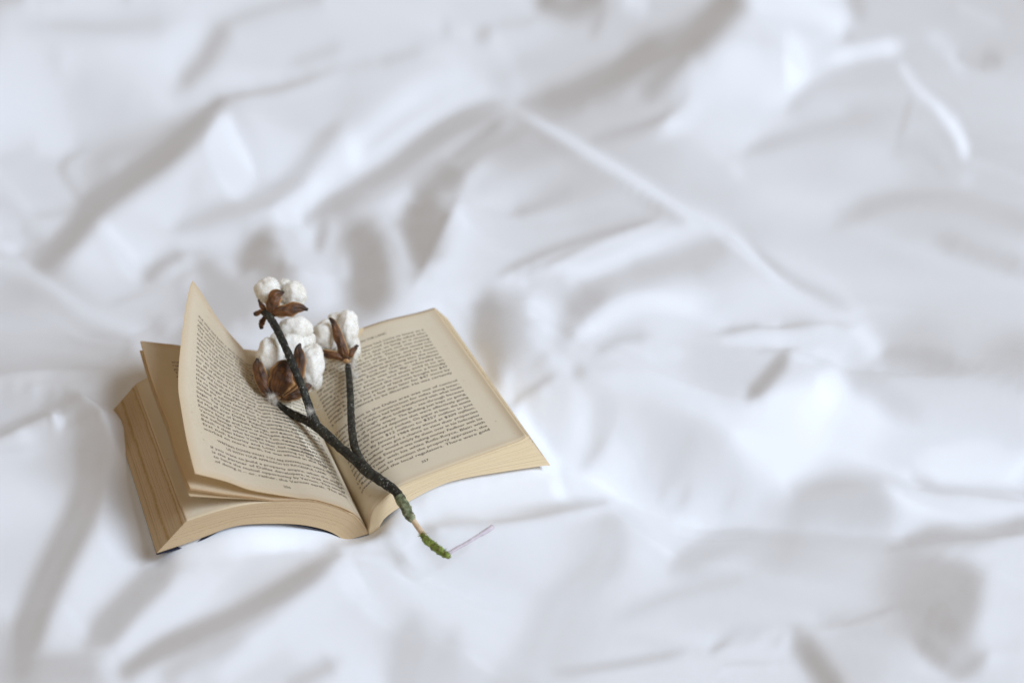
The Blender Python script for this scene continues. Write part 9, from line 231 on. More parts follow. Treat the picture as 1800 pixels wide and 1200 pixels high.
1,0,-1,0,0,0,0,0,0,0,0,0,-1,0,0,0,1,-1,1,0,0,1,-1,0,-2,-1,1,2,1,2,2,2,2,2,0,1,2,1,1,0,0,-1,1,2,2,4,2,2,0,0,-2,-2,-2,-1,-1,-2,-2,-3,-4,-8,-9,-6,-2,0,0,1,2,6,7,9,6,6,3,2,4,2,0,1,1,0,0,0,0,0,-1,0,-1,-1,-1,-2,-2,-4,-5,-6,-8,-6,-5,-2,0,-1,1,-1,-1,0,0,1,0,0,2,3,9,12,11,5,1,1,-2,0,0,0,1,0,0,0,0,0,0,1,2,2,1,0,1,0,-1,-1,-2,-1,-1,-2,-1,-2,-1,-1,-1,-1,0,-2,-1,-1,-1,1,-1,-1,-1,0,0,-1,0,-1,0,-1,-1,-2,-1,-1,-3,-1,-3,-2,-1,-2,-2,-1,0,1,1,3,4,3,3,3,-1,-1,0,-2,-1,3,6,-2,-6,-10,-9,-6,-6,-10,-13,-14,-12,-6,0,11,17,7,-4,3,15,17,11,5,3,2,3,1,0,-2,-3,-1,-3,-3,-3,-3,-1,-2,-1,1,2,2,-1,-1,0,0,1,0,1,2,2,0,1,2,0,1,2,2,0,1,1,2,2,2,3,4,3,3,4,3,3,1,0,-3,-3,-4,-3,-4,-4,-3,-3,-3,-2,-3,-2,-2,-1,0,0,0,1,0,-1,0,0,0,0,0,0,0,
0,0,1,-1,0,0,0,0,0,0,0,0,0,0,-1,0,0,1,0,1,0,1,1,-2,-1,-2,0,1,0,2,1,3,1,1,1,1,0,2,1,-1,-1,-1,2,4,4,2,5,3,3,-1,-3,-1,-1,-1,-2,-2,-2,-5,-8,-8,-6,-3,0,0,1,4,9,7,7,5,4,3,2,2,1,0,1,0,-1,1,-1,0,-1,-1,0,-1,-1,-1,-3,-3,-3,-4,-7,-7,-5,-4,-2,0,0,0,-1,1,0,-1,1,-1,-1,0,0,0,2,8,12,12,7,1,2,0,0,2,-1,0,0,0,0,0,0,0,1,2,1,1,-1,0,0,-1,0,-1,-2,0,-2,0,-2,-1,0,-1,-2,-1,-1,-1,-1,-2,0,0,-1,0,-1,0,-2,0,-1,-1,-1,0,-2,-1,0,-2,0,-1,0,1,1,1,1,0,0,1,1,0,2,1,-1,-2,-1,0,-1,1,-6,-12,-10,-2,0,-2,-2,-2,-3,-1,-2,-1,-7,-11,-17,-8,3,3,5,14,21,16,6,-1,-2,-3,-3,-1,-1,-2,-1,0,0,1,-1,1,-1,1,1,2,3,1,1,1,1,1,3,1,1,2,0,0,1,2,0,1,1,0,0,1,2,2,3,3,3,3,4,4,4,3,-1,-2,-2,-4,-3,-3,-3,-3,-3,-3,-2,-2,-2,-1,-1,0,-1,0,0,0,1,-1,0,0,0,0,0,0,
0,0,0,0,0,1,-1,0,0,0,0,0,0,0,1,0,0,1,0,1,0,0,1,1,-1,-2,-2,-1,1,0,1,1,0,1,0,1,2,1,0,-1,-3,-1,3,4,5,6,4,6,3,0,-1,-3,-1,-2,1,-2,-5,-5,-8,-8,-3,0,0,1,5,8,7,6,4,3,2,2,1,0,0,1,0,-1,0,-1,1,-1,-1,-1,-1,-1,-3,-3,-3,-4,-4,-5,-5,-4,-4,-2,0,-1,-1,0,0,0,1,0,0,0,-1,-1,-1,-1,1,1,6,10,12,9,4,3,1,0,1,0,-1,1,0,1,-1,0,1,1,2,-1,0,0,-1,0,0,0,-1,-2,0,-1,-1,0,-2,-1,-1,-2,-2,-1,-1,0,-1,-1,0,-2,0,-1,0,-1,-1,-1,-1,-1,1,1,1,2,2,3,2,1,1,0,-1,0,-1,-1,-2,-1,-5,-4,-1,1,-1,0,0,-5,-8,-3,-1,-2,-3,-2,-2,-1,-1,-2,-1,-2,-1,-4,-3,-2,-3,-10,-9,0,8,14,15,8,4,2,1,0,-2,-2,-2,-2,-2,-2,-1,0,-1,-2,-1,-1,1,0,1,1,0,3,2,2,2,2,2,0,1,0,2,0,0,1,0,2,1,2,2,1,3,4,3,3,5,3,-1,-1,-3,-1,-3,-2,-3,-3,-2,-2,-2,-2,-1,-1,-1,-1,0,0,0,0,0,1,-1,0,0,0,0,0,
0,0,0,1,-1,0,0,0,0,0,0,0,1,0,0,1,1,0,1,1,1,1,1,1,0,-1,-2,-2,-2,-1,1,-1,0,-1,0,0,1,0,0,-3,-2,0,2,5,6,6,6,6,4,2,0,-2,-3,-1,-1,-2,-4,-7,-7,-4,-1,1,2,6,7,5,4,4,2,1,1,0,1,0,0,0,0,0,0,0,-1,-1,-1,-1,-3,-2,-3,-4,-5,-3,-4,-3,-4,-4,-1,0,-1,-1,0,0,0,0,-1,1,-1,0,0,-1,-1,0,-2,1,1,4,8,10,10,7,4,2,1,0,1,0,1,0,0,0,1,1,0,0,0,-1,1,-1,-1,0,0,-1,-1,0,0,-1,0,-2,-2,-1,-1,-2,-2,0,-1,-1,-2,0,-1,-1,-1,0,0,0,2,1,2,2,2,2,2,1,0,0,-1,0,-1,-3,-1,-4,-4,-5,-3,-3,0,1,0,-1,0,-1,-2,0,-1,-2,0,-1,-1,-1,-2,-3,-3,-3,-2,1,-1,0,-3,-7,-13,-10,-2,5,11,12,6,4,3,3,1,1,-1,-1,-1,-2,-1,-3,0,-1,-2,-2,-3,-1,-1,-1,1,2,2,2,1,3,3,2,1,1,1,0,1,0,0,1,1,2,1,2,3,1,2,5,2,0,3,0,0,-2,-1,-3,-1,-2,-2,-2,-2,-1,-1,-1,-1,0,1,-1,0,0,0,0,1,-1,0,0,0,0,
0,0,0,0,0,0,0,1,0,0,-1,1,-1,1,2,1,1,1,1,0,2,1,1,3,3,1,-4,-3,-2,-2,-2,-1,-1,-3,-2,0,-1,-1,-3,-2,-2,1,3,4,4,6,8,6,6,3,0,-1,-1,-3,-3,-2,-4,-6,-4,0,0,3,6,6,5,3,1,1,1,1,0,0,1,0,0,-1,1,0,0,-1,0,-1,-2,-2,-2,-4,-3,-5,-3,-4,-4,-5,-2,-1,0,0,0,0,-1,0,0,-1,0,0,0,-1,0,0,-1,-1,0,-1,0,1,2,6,8,10,8,5,3,2,1,2,1,1,1,0,0,1,1,1,-1,-1,-1,0,0,-1,-1,1,0,-1,0,0,-2,0,-1,-2,-2,-2,-1,-2,-1,-1,0,-1,-1,1,0,1,2,2,1,2,1,1,1,0,0,-1,0,-1,-2,-3,-3,-2,-5,-4,-4,-2,0,0,0,-1,0,1,0,-1,0,-2,3,6,1,1,2,0,2,1,0,0,-6,-7,-5,-4,-3,-4,-9,-13,-9,-2,4,10,7,3,2,1,2,2,1,1,0,0,-1,0,-2,-2,0,-3,-3,-3,-2,2,-1,-1,0,1,2,2,3,3,2,0,0,2,1,0,1,1,1,1,1,2,1,2,2,2,2,3,0,2,0,0,-2,0,-2,-1,-1,-1,-1,-1,-1,-1,0,-1,0,0,0,0,0,0,0,1,-1,0,0,0,
0,0,0,0,1,-1,1,-1,0,0,1,0,0,1,2,2,2,0,2,1,1,2,3,4,4,2,-2,-6,-2,-4,-2,-2,-2,-3,-2,-3,-2,-4,-3,-2,1,2,2,3,4,4,5,6,4,3,1,0,-3,-2,-5,-4,-3,-2,1,2,5,5,7,5,1,2,0,-1,0,0,1,0,-1,2,-1,1,-1,0,-1,0,-2,-1,-1,-2,-3,-4,-3,-2,-4,-5,-6,-3,-1,1,0,0,0,1,1,-1,-1,0,-1,-1,0,-1,0,0,0,0,-1,0,0,0,1,1,4,4,7,7,6,4,4,4,3,2,2,1,0,1,1,0,0,0,-2,-1,-1,0,1,-1,0,1,0,-1,0,-2,-1,-1,-1,-2,-2,-1,-1,-1,0,0,1,0,2,1,1,1,2,0,1,-1,0,-1,-2,-1,-3,-3,-3,-4,-4,-3,-2,-1,0,0,-1,0,0,0,-1,0,0,1,-2,6,-10,-8,-3,-1,-2,-1,-1,1,2,3,5,3,1,0,-1,-2,-3,-9,-11,-7,-1,4,9,4,1,-1,1,0,2,0,1,2,0,-1,1,-1,-3,-2,-2,-4,-4,0,5,-1,-3,-2,1,2,1,4,2,2,0,-2,-1,2,1,1,2,1,2,1,2,2,2,2,2,1,2,1,0,0,0,-1,0,0,-1,-1,0,-1,0,-1,0,1,-1,1,-1,0,0,0,0,0,1,-1,0,0,
0,0,0,0,0,0,0,0,1,0,0,0,1,1,2,4,1,2,1,1,2,2,3,5,4,4,-4,-4,-3,-3,-3,-2,-3,-2,-2,-3,-3,-3,-3,0,1,4,3,3,2,1,2,3,2,0,0,-2,-3,-4,-6,-6,-2,1,6,8,7,8,5,2,2,-1,0,0,-1,0,-1,0,1,-1,1,-1,-1,-1,-1,-1,-2,-1,-2,-1,-2,-1,-4,-4,-4,-5,-4,-2,1,1,0,0,0,0,1,0,0,-1,-1,-1,-2,1,-2,0,1,-1,1,-1,-1,1,-1,1,1,3,2,4,4,6,6,6,6,6,3,2,2,-1,1,1,1,-1,0,-2,-1,0,0,0,1,0,0,-1,0,-1,-1,-1,-2,-1,-1,-2,-1,0,0,2,1,1,0,0,1,1,-1,0,-1,-1,-2,-2,-3,-4,-4,-3,-2,-1,-1,-1,1,-1,0,-1,0,-1,0,-1,0,-1,-1,1,4,-8,4,-1,0,-2,-3,-1,-2,-1,-2,-2,0,3,2,1,0,0,-1,-3,-10,-9,-4,0,5,8,3,1,-1,-1,-1,1,0,0,1,0,-1,0,0,-1,-3,-2,-5,-10,0,8,3,-2,-3,-1,1,1,3,2,1,1,-2,-3,0,0,2,2,1,3,1,2,2,2,3,3,2,0,1,1,0,1,0,0,0,1,-1,1,-1,0,0,0,0,0,0,0,0,0,0,0,0,1,0,-1,
1,0,0,-1,0,1,-1,1,-1,0,1,0,0,2,2,3,4,2,1,2,1,2,4,3,4,2,-2,-2,-1,-3,-3,-4,-2,-2,-1,-1,-2,-2,-1,-1,2,1,5,2,3,3,1,0,0,-2,-2,-3,-4,-5,-6,-6,-2,4,5,9,9,7,3,2,1,0,-1,-1,0,-1,0,0,-1,-1,0,-1,-2,-2,-1,-3,-1,-2,0,0,-1,-2,-2,-5,-5,-3,0,0,0,0,-1,0,1,0,-1,1,0,0,-1,-2,-1,-1,0,-1,-1,0,0,0,0,-1,1,0,0,0,2,1,3,3,4,4,7,7,8,6,2,3,0,1,1,2,-2,-1,-1,0,-1,1,0,1,0,1,-2,0,-2,0,-2,-1,-1,-1,-1,0,1,0,1,0,0,0,-1,0,-1,-2,-3,-2,-4,-4,-2,-2,-1,-1,0,0,1,0,-1,0,-1,0,-1,1,-1,0,0,-1,-1,-3,-3,3,4,0,-1,0,-1,-2,-2,-2,-1,-2,0,-2,0,0,1,1,0,-2,-4,-10,-8,-2,2,7,7,2,0,0,-1,-1,0,-1,0,0,0,0,-1,-2,0,-3,-2,-6,-13,-2,9,6,-3,-4,-2,1,1,2,0,0,0,0,0,1,0,1,1,0,2,1,2,1,4,5,1,3,1,1,2,1,1,1,1,0,1,0,1,0,0,0,0,0,0,0,0,0,0,0,0,0,0,1,
0,0,0,1,-1,0,1,-1,1,0,0,0,1,0,4,3,2,3,2,2,2,3,2,3,2,0,-1,0,-1,-1,-2,-3,-3,-3,-2,-1,-1,-1,0,0,0,2,1,3,4,3,4,3,0,-1,-2,-3,-2,-7,-7,-7,-1,3,6,7,6,3,3,1,0,0,1,0,0,-1,-1,-1,-2,-1,-2,-2,-1,-2,-2,-1,-1,-1,-1,-1,0,-2,-3,-4,-2,0,0,1,-1,0,0,0,-1,0,0,-2,1,0,1,-1,-1,-1,-1,-2,-1,0,-1,0,0,-1,0,0,1,1,0,0,1,1,1,3,3,5,7,9,8,5,2,3,2,1,0,0,-1,-2,1,0,1,1,0,0,-1,-1,0,-2,0,-2,-1,-1,0,1,-1,-1,0,0,-1,-1,-1,-3,-3,-3,-3,-3,-1,-1,-1,0,1,0,0,0,-1,0,-1,0,0,0,-1,0,0,0,0,0,1,-1,-2,-1,-1,2,0,0,-1,-1,0,-2,-2,-2,-2,-1,0,-1,0,0,0,0,-2,-5,-9,-7,-1,3,8,7,1,0,0,0,-1,-1,0,0,-1,-1,-1,0,-1,-1,-2,-3,-8,-18,-10,11,10,0,-4,-3,-1,0,3,-2,1,1,1,0,1,0,1,1,1,1,2,1,1,3,5,3,3,3,2,2,1,1,2,1,1,1,0,1,1,0,0,0,0,0,0,0,0,0,0,0,0,0,
0,0,0,0,1,-1,0,1,-1,1,-1,1,0,2,2,3,3,3,2,3,2,2,3,2,1,-2,-1,-1,0,0,0,-1,-3,-2,-4,-3,-1,0,-2,0,0,1,1,2,2,3,4,3,4,2,1,1,-2,-4,-7,-7,-3,5,5,3,3,1,0,2,0,1,-1,0,-1,0,-1,-3,-2,-3,-3,-1,-1,-1,-1,-1,-1,0,-1,-1,-2,-2,-3,-1,0,1,1,0,0,0,2,0,0,-2,-2,0,-1,2,3,1,0,-1,-2,-3,-3,-2,-2,0,-1,0,-1,1,0,0,0,0,0,0,1,1,1,2,3,6,7,7,8,5,5,3,2,0,-1,0,0,1,1,0,1,-1,1,-1,-1,-1,-2,0,-1,-1,-1,-1,-2,0,-2,-1,-1,-3,-3,-3,-2,-2,0,-1,0,1,0,-1,-1,0,0,0,0,-1,0,-1,0,-1,1,-1,-1,0,1,-1,1,1,-1,-1,-2,1,0,-1,1,0,-1,-1,-1,-1,-2,-2,-2,-1,-1,-1,-1,0,-1,-1,-3,-6,-6,-2,4,7,5,1,1,-1,0,0,-1,-1,0,0,-1,-1,-2,-1,-1,0,-4,-9,-20,-19,6,16,6,-6,-4,-3,0,3,0,2,2,2,2,1,1,1,0,2,0,0,0,2,5,4,4,2,3,2,3,2,1,2,2,1,2,1,-1,0,1,0,0,0,0,0,0,0,0,0,0,0,
0,0,0,0,0,1,0,-1,1,0,0,0,0,1,2,3,4,2,3,3,3,2,2,1,0,0,-3,-1,1,0,-1,0,-1,-2,-3,-2,-3,-2,-1,-1,0,-1,0,2,1,2,1,4,3,3,3,3,1,0,-3,-4,-2,1,3,2,1,0,0,-1,0,0,-1,-1,-1,-3,-2,-2,-2,-1,-2,-1,-2,0,0,0,0,-1,-1,-2,-3,-3,-1,2,1,1,0,1,1,2,1,1,-1,-1,-1,0,0,2,4,4,0,-2,-2,-5,-4,-3,-2,-3,-1,-1,-1,0,0,0,0,1,-1,0,0,0,-1,2,1,2,3,5,6,8,9,9,5,1,1,0,-1,0,1,1,0,1,-1,1,-1,-1,-1,-1,-1,-2,0,-3,-2,-3,-2,-3,-2,-2,-2,-1,0,0,0,0,-1,0,-1,0,0,0,-1,0,0,-1,0,0,-1,0,-1,0,0,0,-1,1,0,0,1,-1,0,-2,0,1,0,-1,0,0,-1,-2,-1,-1,-1,-2,-2,-1,-1,-1,0,-1,-2,-3,-3,-3,-2,3,6,2,0,0,1,-1,0,1,-1,-1,0,-1,0,-1,-1,-2,-1,-3,-5,-18,-26,-11,13,14,1,-3,-2,1,5,3,4,2,0,2,1,2,1,0,0,1,-1,1,1,3,2,3,3,3,2,3,3,2,1,2,1,1,2,0,0,0,0,0,0,0,0,0,0,0,0,0,
1,0,0,0,-1,0,0,1,0,-1,1,0,0,1,2,2,3,4,3,2,3,2,2,2,0,-1,0,-1,-2,-1,0,-1,0,-1,-1,-3,-2,-3,-1,-1,-1,0,0,-2,1,1,2,1,2,3,3,3,3,3,2,0,-3,-1,3,1,-2,0,-2,-1,-1,-3,-3,-3,-4,-1,-3,1,0,0,0,-1,0,0,0,0,0,-1,-3,-4,-2,-1,1,2,1,1,2,2,2,0,1,1,1,0,0,0,2,1,4,5,2,-2,-5,-3,-4,-5,-3,-4,-4,-2,0,-1,1,1,0,-1,0,-1,0,-1,0,-1,2,0,1,2,1,4,7,12,13,8,1,0,0,2,1,0,1,0,1,-1,0,0,-1,-1,-2,-1,-3,-2,-2,-3,-4,-2,-2,-1,0,-1,-1,0,-1,-1,0,0,0,0,-1,-1,1,-1,0,0,0,-1,0,0,-1,0,0,-1,0,0,-1,1,0,0,-1,-1,1,0,1,1,0,-1,0,0,-1,-2,-1,-2,-1,-2,0,-1,0,1,2,-2,-4,-4,-3,-1,0,1,0,1,-1,1,0,-1,1,0,0,0,0,1,-1,0,1,0,-1,-5,-13,-25,-28,-9,11,11,6,8,11,11,10,3,-4,-3,0,-2,-1,0,0,-1,1,-1,-2,-1,2,3,2,4,3,3,3,2,3,2,1,2,0,1,0,-1,1,0,0,0,0,0,0,0,0,0,
0,0,0,0,1,0,-1,0,0,1,0,-1,1,0,2,3,3,3,3,3,3,3,1,2,1,1,-1,-1,-2,-1,-2,-1,-1,-1,-2,0,-2,-1,-2,-2,-1,-1,-1,0,-1,0,0,2,1,3,2,3,4,4,4,3,0,-3,0,0,-1,-2,-2,-4,-5,-5,-4,-4,-2,-2,2,1,1,1,1,0,-1,-1,-1,1,-2,-2,-2,-3,-2,1,3,1,3,3,3,1,1,2,1,0,1,2,1,2,2,2,0,4,4,-2,-3,-4,-4,-3,-5,-4,-3,-3,-2,-1,0,0,-1,0,-1,0,-1,-1,0,0,-1,1,0,-1,1,1,2,5,13,15,10,4,1,0,0,1,1,0,1,0,1,-1,1,-1,-1,-2,-2,-3,-2,-4,-2,-2,-3,-1,-2,0,-1,-1,0,0,-1,0,0,-1,0,0,-1,0,0,0,-1,0,0,-1,0,-1,1,0,0,0,0,-1,1,1,1,1,0,0,1,0,0,0,0,0,-1,0,-2,0,-1,0,-1,0,0,0,-3,-1,-3,-3,-4,-2,-2,-1,0,-1,-1,0,-1,0,-1,0,0,1,0,0,1,2,1,2,2,3,0,-5,-13,-20,-21,-8,1,3,3,8,7,3,0,0,0,1,2,0,1,2,2,1,-3,0,2,3,4,3,4,3,3,4,2,2,2,1,2,0,0,0,0,0,0,0,0,0,0,0,0,0,
0,0,0,0,0,0,1,0,0,-1,0,1,0,1,1,3,2,3,4,2,3,3,3,1,2,1,0,-1,-1,-2,-1,-2,-2,-2,0,-3,-1,-2,-1,-1,-1,-1,-1,-1,-2,-1,0,-1,2,1,3,3,3,6,6,5,0,-2,-3,0,-1,-4,-4,-6,-8,-6,-3,0,1,2,1,0,1,-1,0,-1,0,-2,-2,-3,-2,-3,-2,-1,0,2,2,4,5,3,4,3,2,1,1,1,2,2,4,2,2,1,0,1,2,0,-3,-2,-2,-3,-4,-3,-4,-3,-4,-2,-1,-1,0,-1,0,-1,-1,-1,0,0,0,-2,0,0,0,0,1,0,4,10,16,12,6,2,1,1,0,1,0,1,0,1,0,0,-1,-1,-2,-2,-3,-2,-2,-3,-2,-3,-1,-2,-1,0,-2,0,0,-1,-1,0,0,-1,1,0,-1,0,1,0,0,0,1,1,0,0,0,0,0,1,1,1,0,0,0,1,-1,1,0,0,0,0,0,0,0,-1,0,-1,0,0,0,-1,-1,-3,-3,-4,-3,-5,-2,-2,-2,-1,0,-2,-1,-1,0,-1,-1,0,-1,0,1,-1,1,2,2,2,4,4,2,-2,-9,-14,-15,-15,-13,-12,-12,-1,9,8,5,4,3,3,2,2,2,1,4,4,5,4,5,4,5,4,3,2,3,3,2,1,1,1,-1,1,0,0,0,0,0,0,0,0,0,0,
0,0,0,0,0,0,0,0,0,1,0,-1,0,1,2,2,3,3,2,4,2,3,2,3,2,1,2,-2,-2,0,-2,-1,-1,-2,-2,-1,-2,-2,-2,-2,-2,-2,-1,-1,0,-1,-2,-1,-1,0,0,2,4,6,8,7,3,-2,-3,-3,-1,-3,-6,-7,-5,-4,-1,2,2,1,-1,-1,-3,-2,-2,0,-1,-2,-2,-4,-4,-4,-2,1,2,3,3,5,4,5,3,3,3,2,3,3,3,3,3,4,2,1,-1,-2,0,0,-1,-1,-1,-1,-3,-3,-2,-5,-4,-2,-3,-1,-1,-1,-1,0,-1,-1,-1,-1,-1,1,-1,-1,0,-1,1,1,-1,2,8,13,14,9,5,1,0,1,0,1,1,1,0,0,0,0,-2,-2,-1,-3,-3,-3,-2,-2,-2,-2,-1,-2,0,-1,0,-1,0,0,0,1,-1,1,0,1,-1,1,0,1,0,0,0,2,0,0,1,0,0,0,1,1,0,0,0,0,0,1,0,-1,1,-1,0,0,0,1,-1,0,0,-1,-2,-2,-2,-4,-4,-5,-4,-1,-1,-2,-1,-1,-1,-2,-2,-2,0,-2,-1,-1,-1,0,0,-1,0,0,0,0,1,-1,-2,-6,-10,-10,-11,-10,-2,0,1,0,0,0,1,1,1,1,0,3,7,7,6,6,4,5,4,4,3,4,3,1,3,2,0,0,1,0,0,0,0,0,0,0,0,-1,0,0,
1,0,0,0,0,-1,0,0,0,0,0,1,0,0,2,1,3,3,3,3,3,2,3,2,1,2,0,-1,-1,-1,0,-1,0,-1,-3,0,-1,-2,-2,-2,-2,-2,-2,-2,-2,-2,-1,-1,-1,-2,-1,-1,1,2,7,9,6,2,-4,-4,-3,-5,-4,-2,-2,0,-1,-1,0,0,-2,-2,-3,-3,-3,-2,0,0,-3,-2,-3,-1,0,2,3,3,3,2,2,2,2,3,3,4,4,4,4,5,5,2,2,2,-1,-3,-2,0,0,1,0,-2,-1,-2,-3,-3,-4,-4,-1,-3,-1,-2,-1,-1,-1,-1,-1,0,0,-2,0,-1,-1,1,-1,1,1,0,0,4,10,12,11,7,5,1,1,1,0,0,1,1,1,0,-1,-1,-3,-2,-2,-3,-3,-1,-3,-2,-2,-1,-1,0,-1,0,0,1,-1,1,1,-1,1,0,1,0,1,0,1,0,1,-1,1,1,0,0,0,1,0,0,1,-1,1,0,0,0,0,1,0,1,0,0,0,0,1,-1,0,-2,-1,-3,-3,-2,-5,-3,-3,-2,-1,0,-2,-2,-2,-2,-2,-1,-2,-2,0,-2,-1,-1,-1,1,0,-1,-2,-2,-2,-1,-2,-3,-4,-6,-5,-5,-6,-1,0,-1,0,0,0,-1,0,-1,-2,0,6,7,6,5,6,4,4,3,4,3,2,3,2,1,2,0,0,0,0,0,0,0,0,-1,0,1,0,0,
0,0,0,0,0,1,0,0,0,-1,0,0,0,1,1,2,2,3,3,2,3,3,2,2,2,1,0,-1,-1,-1,0,0,-2,0,0,-2,-1,0,-2,-2,-1,-1,-2,-2,-3,-2,-2,-1,-3,-1,-2,-1,-1,0,2,4,6,3,-1,-4,-5,-4,-2,-1,1,1,1,-2,-1,-3,-1,-4,-3,-2,-1,-2,-1,0,2,0,1,2,2,1,2,1,1,0,1,0,1,1,2,3,4,7,6,5,4,4,2,0,-1,-3,-2,0,2,1,0,0,-1,-1,-2,-2,-3,-3,-3,-2,-3,-1,-2,-1,-1,-1,-1,-1,-1,0,-2,-1,0,-2,1,0,0,0,0,1,3,6,7,11,9,7,4,2,2,1,1,1,1,0,0,-1,-1,-2,-3,-2,-2,-4,-2,-2,-2,-2,-1,-1,0,0,1,-1,2,0,0,1,0,0,1,1,-1,1,1,0,0,1,0,1,0,1,1,0,0,0,0,1,-1,0,0,1,0,0,1,0,0,1,0,0,0,0,-1,0,-3,-1,-2,-4,-2,-4,-3,-1,-1,-2,-1,-1,-2,-1,-1,-2,-1,-1,-2,0,-1,-1,-1,-1,-2,-1,-2,-1,-2,-3,-2,-2,-2,-2,-3,-2,-2,-2,-1,1,-2,-2,-3,-1,0,-1,0,-1,1,4,4,5,4,4,4,3,3,2,3,2,2,1,1,1,0,0,0,0,-1,0,0,1,0,0,0,0,
0,0,0,0,0,0,0,0,0,1,0,0,0,0,1,2,2,2,2,4,2,2,3,1,2,0,0,0,0,-1,-1,-1,0,-2,0,-2,-1,-2,0,0,-1,0,-1,-2,-1,-3,-4,-2,0,-2,0,-3,-1,-1,-1,1,2,1,0,0,-2,-1,-2,-1,-1,0,-1,0,-1,-1,-2,-2,-2,-1,-1,0,0,0,0,2,3,1,1,2,0,0,0,0,-1,1,0,0,1,1,5,5,5,6,4,4,2,1,-1,-2,-2,1,2,3,1,0,1,-2,-1,-2,-2,-2,-3,-1,-2,-2,-2,-2,-2,-1,-1,-1,-1,-1,-1,-1,-2,0,-1,-1,0,0,0,0,0,2,4,4,7,9,10,7,4,3,2,2,0,1,1,-1,-1,-1,-2,-3,-3,-3,-4,-3,-1,-1,0,-1,0,0,0,1,0,1,0,0,1,1,0,0,2,0,0,1,0,1,0,0,1,0,0,0,1,1,-1,0,0,1,0,0,1,1,-1,1,0,1,0,0,0,0,-1,-1,-1,-2,-3,-2,-3,-2,-2,-2,-1,-1,-1,-2,0,-2,-1,0,-2,-1,0,-1,-1,-1,-1,-2,-1,-2,0,-1,-2,-1,-2,-2,-1,-1,-2,-1,-1,-3,-2,-2,-1,-1,-1,-1,-2,0,0,1,0,0,3,2,3,3,1,4,2,3,2,2,1,2,0,1,-1,0,0,0,1,0,0,0,0,0,0,0,
0,0,0,0,0,0,0,0,0,0,0,0,0,1,1,2,2,1,3,2,3,2,2,2,1,1,0,0,-2,0,-1,0,-2,-1,-2,-1,-2,0,-1,-1,0,-2,-1,-1,-2,-1,0,-1,-1,-2,-3,-1,-2,-2,0,1,0,1,2,-1,1,-1,-1,-1,0,-1,-1,-1,-1,-1,-1,-1,0,-1,-1,-1,-1,0,1,0,1,1,1,0,1,0,-1,0,0,0,-1,1,0,2,0,3,4,3,4,2,2,0,2,1,0,3,5,3,3,2,0,-1,-2,-1,-1,-2,-2,-4,-2,-2,-2,-3,-2,-1,1,-1,0,-1,-1,0,-1,-1,-1,-1,-2,0,-1,-1,0,0,0,2,4,5,7,8,10,8,5,3,3,1,0,2,-2,-1,-3,-4,-6,-3,-2,-2,-2,0,-1,0,0,1,0,1,0,1,0,1,1,0,1,0,0,2,0,0,1,0,1,0,0,0,1,1,-1,0,1,0,1,-1,1,0,0,0,1,0,1,0,1,0,0,0,-1,-1,-1,-2,-1,-3,-2,-3,-1,-1,-1,-1,-2,0,-2,0,-1,-1,-1,0,-1,-1,-1,0,-1,-1,-2,0,-2,-1,-1,-1,-1,0,-2,0,0,-2,-2,0,-3,-3,-1,-1,-1,-2,0,0,-1,-1,0,0,0,1,1,2,3,2,2,2,1,2,2,1,1,-1,1,0,0,0,0,0,0,0,0,0,0,0,
0,0,0,0,0,0,0,0,0,0,0,0,0,0,1,2,1,3,2,2,2,2,1,2,1,0,1,-1,1,-1,-1,-1,-1,-1,-2,-1,-2,-1,-1,-1,-1,-1,-1,-1,-1,0,-1,-2,-2,-1,-2,-2,-1,-1,0,-1,1,1,0,0,-1,0,1,0,0,0,0,-1,-3,-1,-2,0,-1,0,0,0,-1,-1,-1,1,0,1,1,0,0,0,0,-1,-1,-2,-1,0,1,0,2,0,1,1,1,2,2,1,2,3,3,6,7,7,4,1,2,0,-2,-4,-2,-3,-4,-3,-3,-2,-1,-2,0,0,-1,1,-1,-1,0,-1,-1,-1,-2,-1,0,-2,-2,-1,-1,1,1,1,0,2,3,6,7,8,10,9,7,4,3,-1,1,-3,-7,-6,-4,-3,-2,-1,0,-1,0,1,1,0,0,1,1,0,1,1,0,1,0,1,1,0,0,1,0,1,0,0,1,1,-1,0,1,0,0,0,0,1,0,0,1,1,0,1,0,0,1,0,0,-1,0,-1,-1,-1,-3,-1,-2,-1,-2,-2,-1,-1,0,-1,-1,0,-1,-1,0,-1,0,-1,0,-2,-1,-1,0,-1,0,-1,0,-1,-1,-1,1,-2,0,-1,0,-3,-1,-1,-2,-1,-2,-1,-1,-1,-1,0,-1,-1,-1,1,1,0,2,1,2,1,2,1,1,1,0,1,0,0,0,0,0,0,0,0,0,0,0,0,
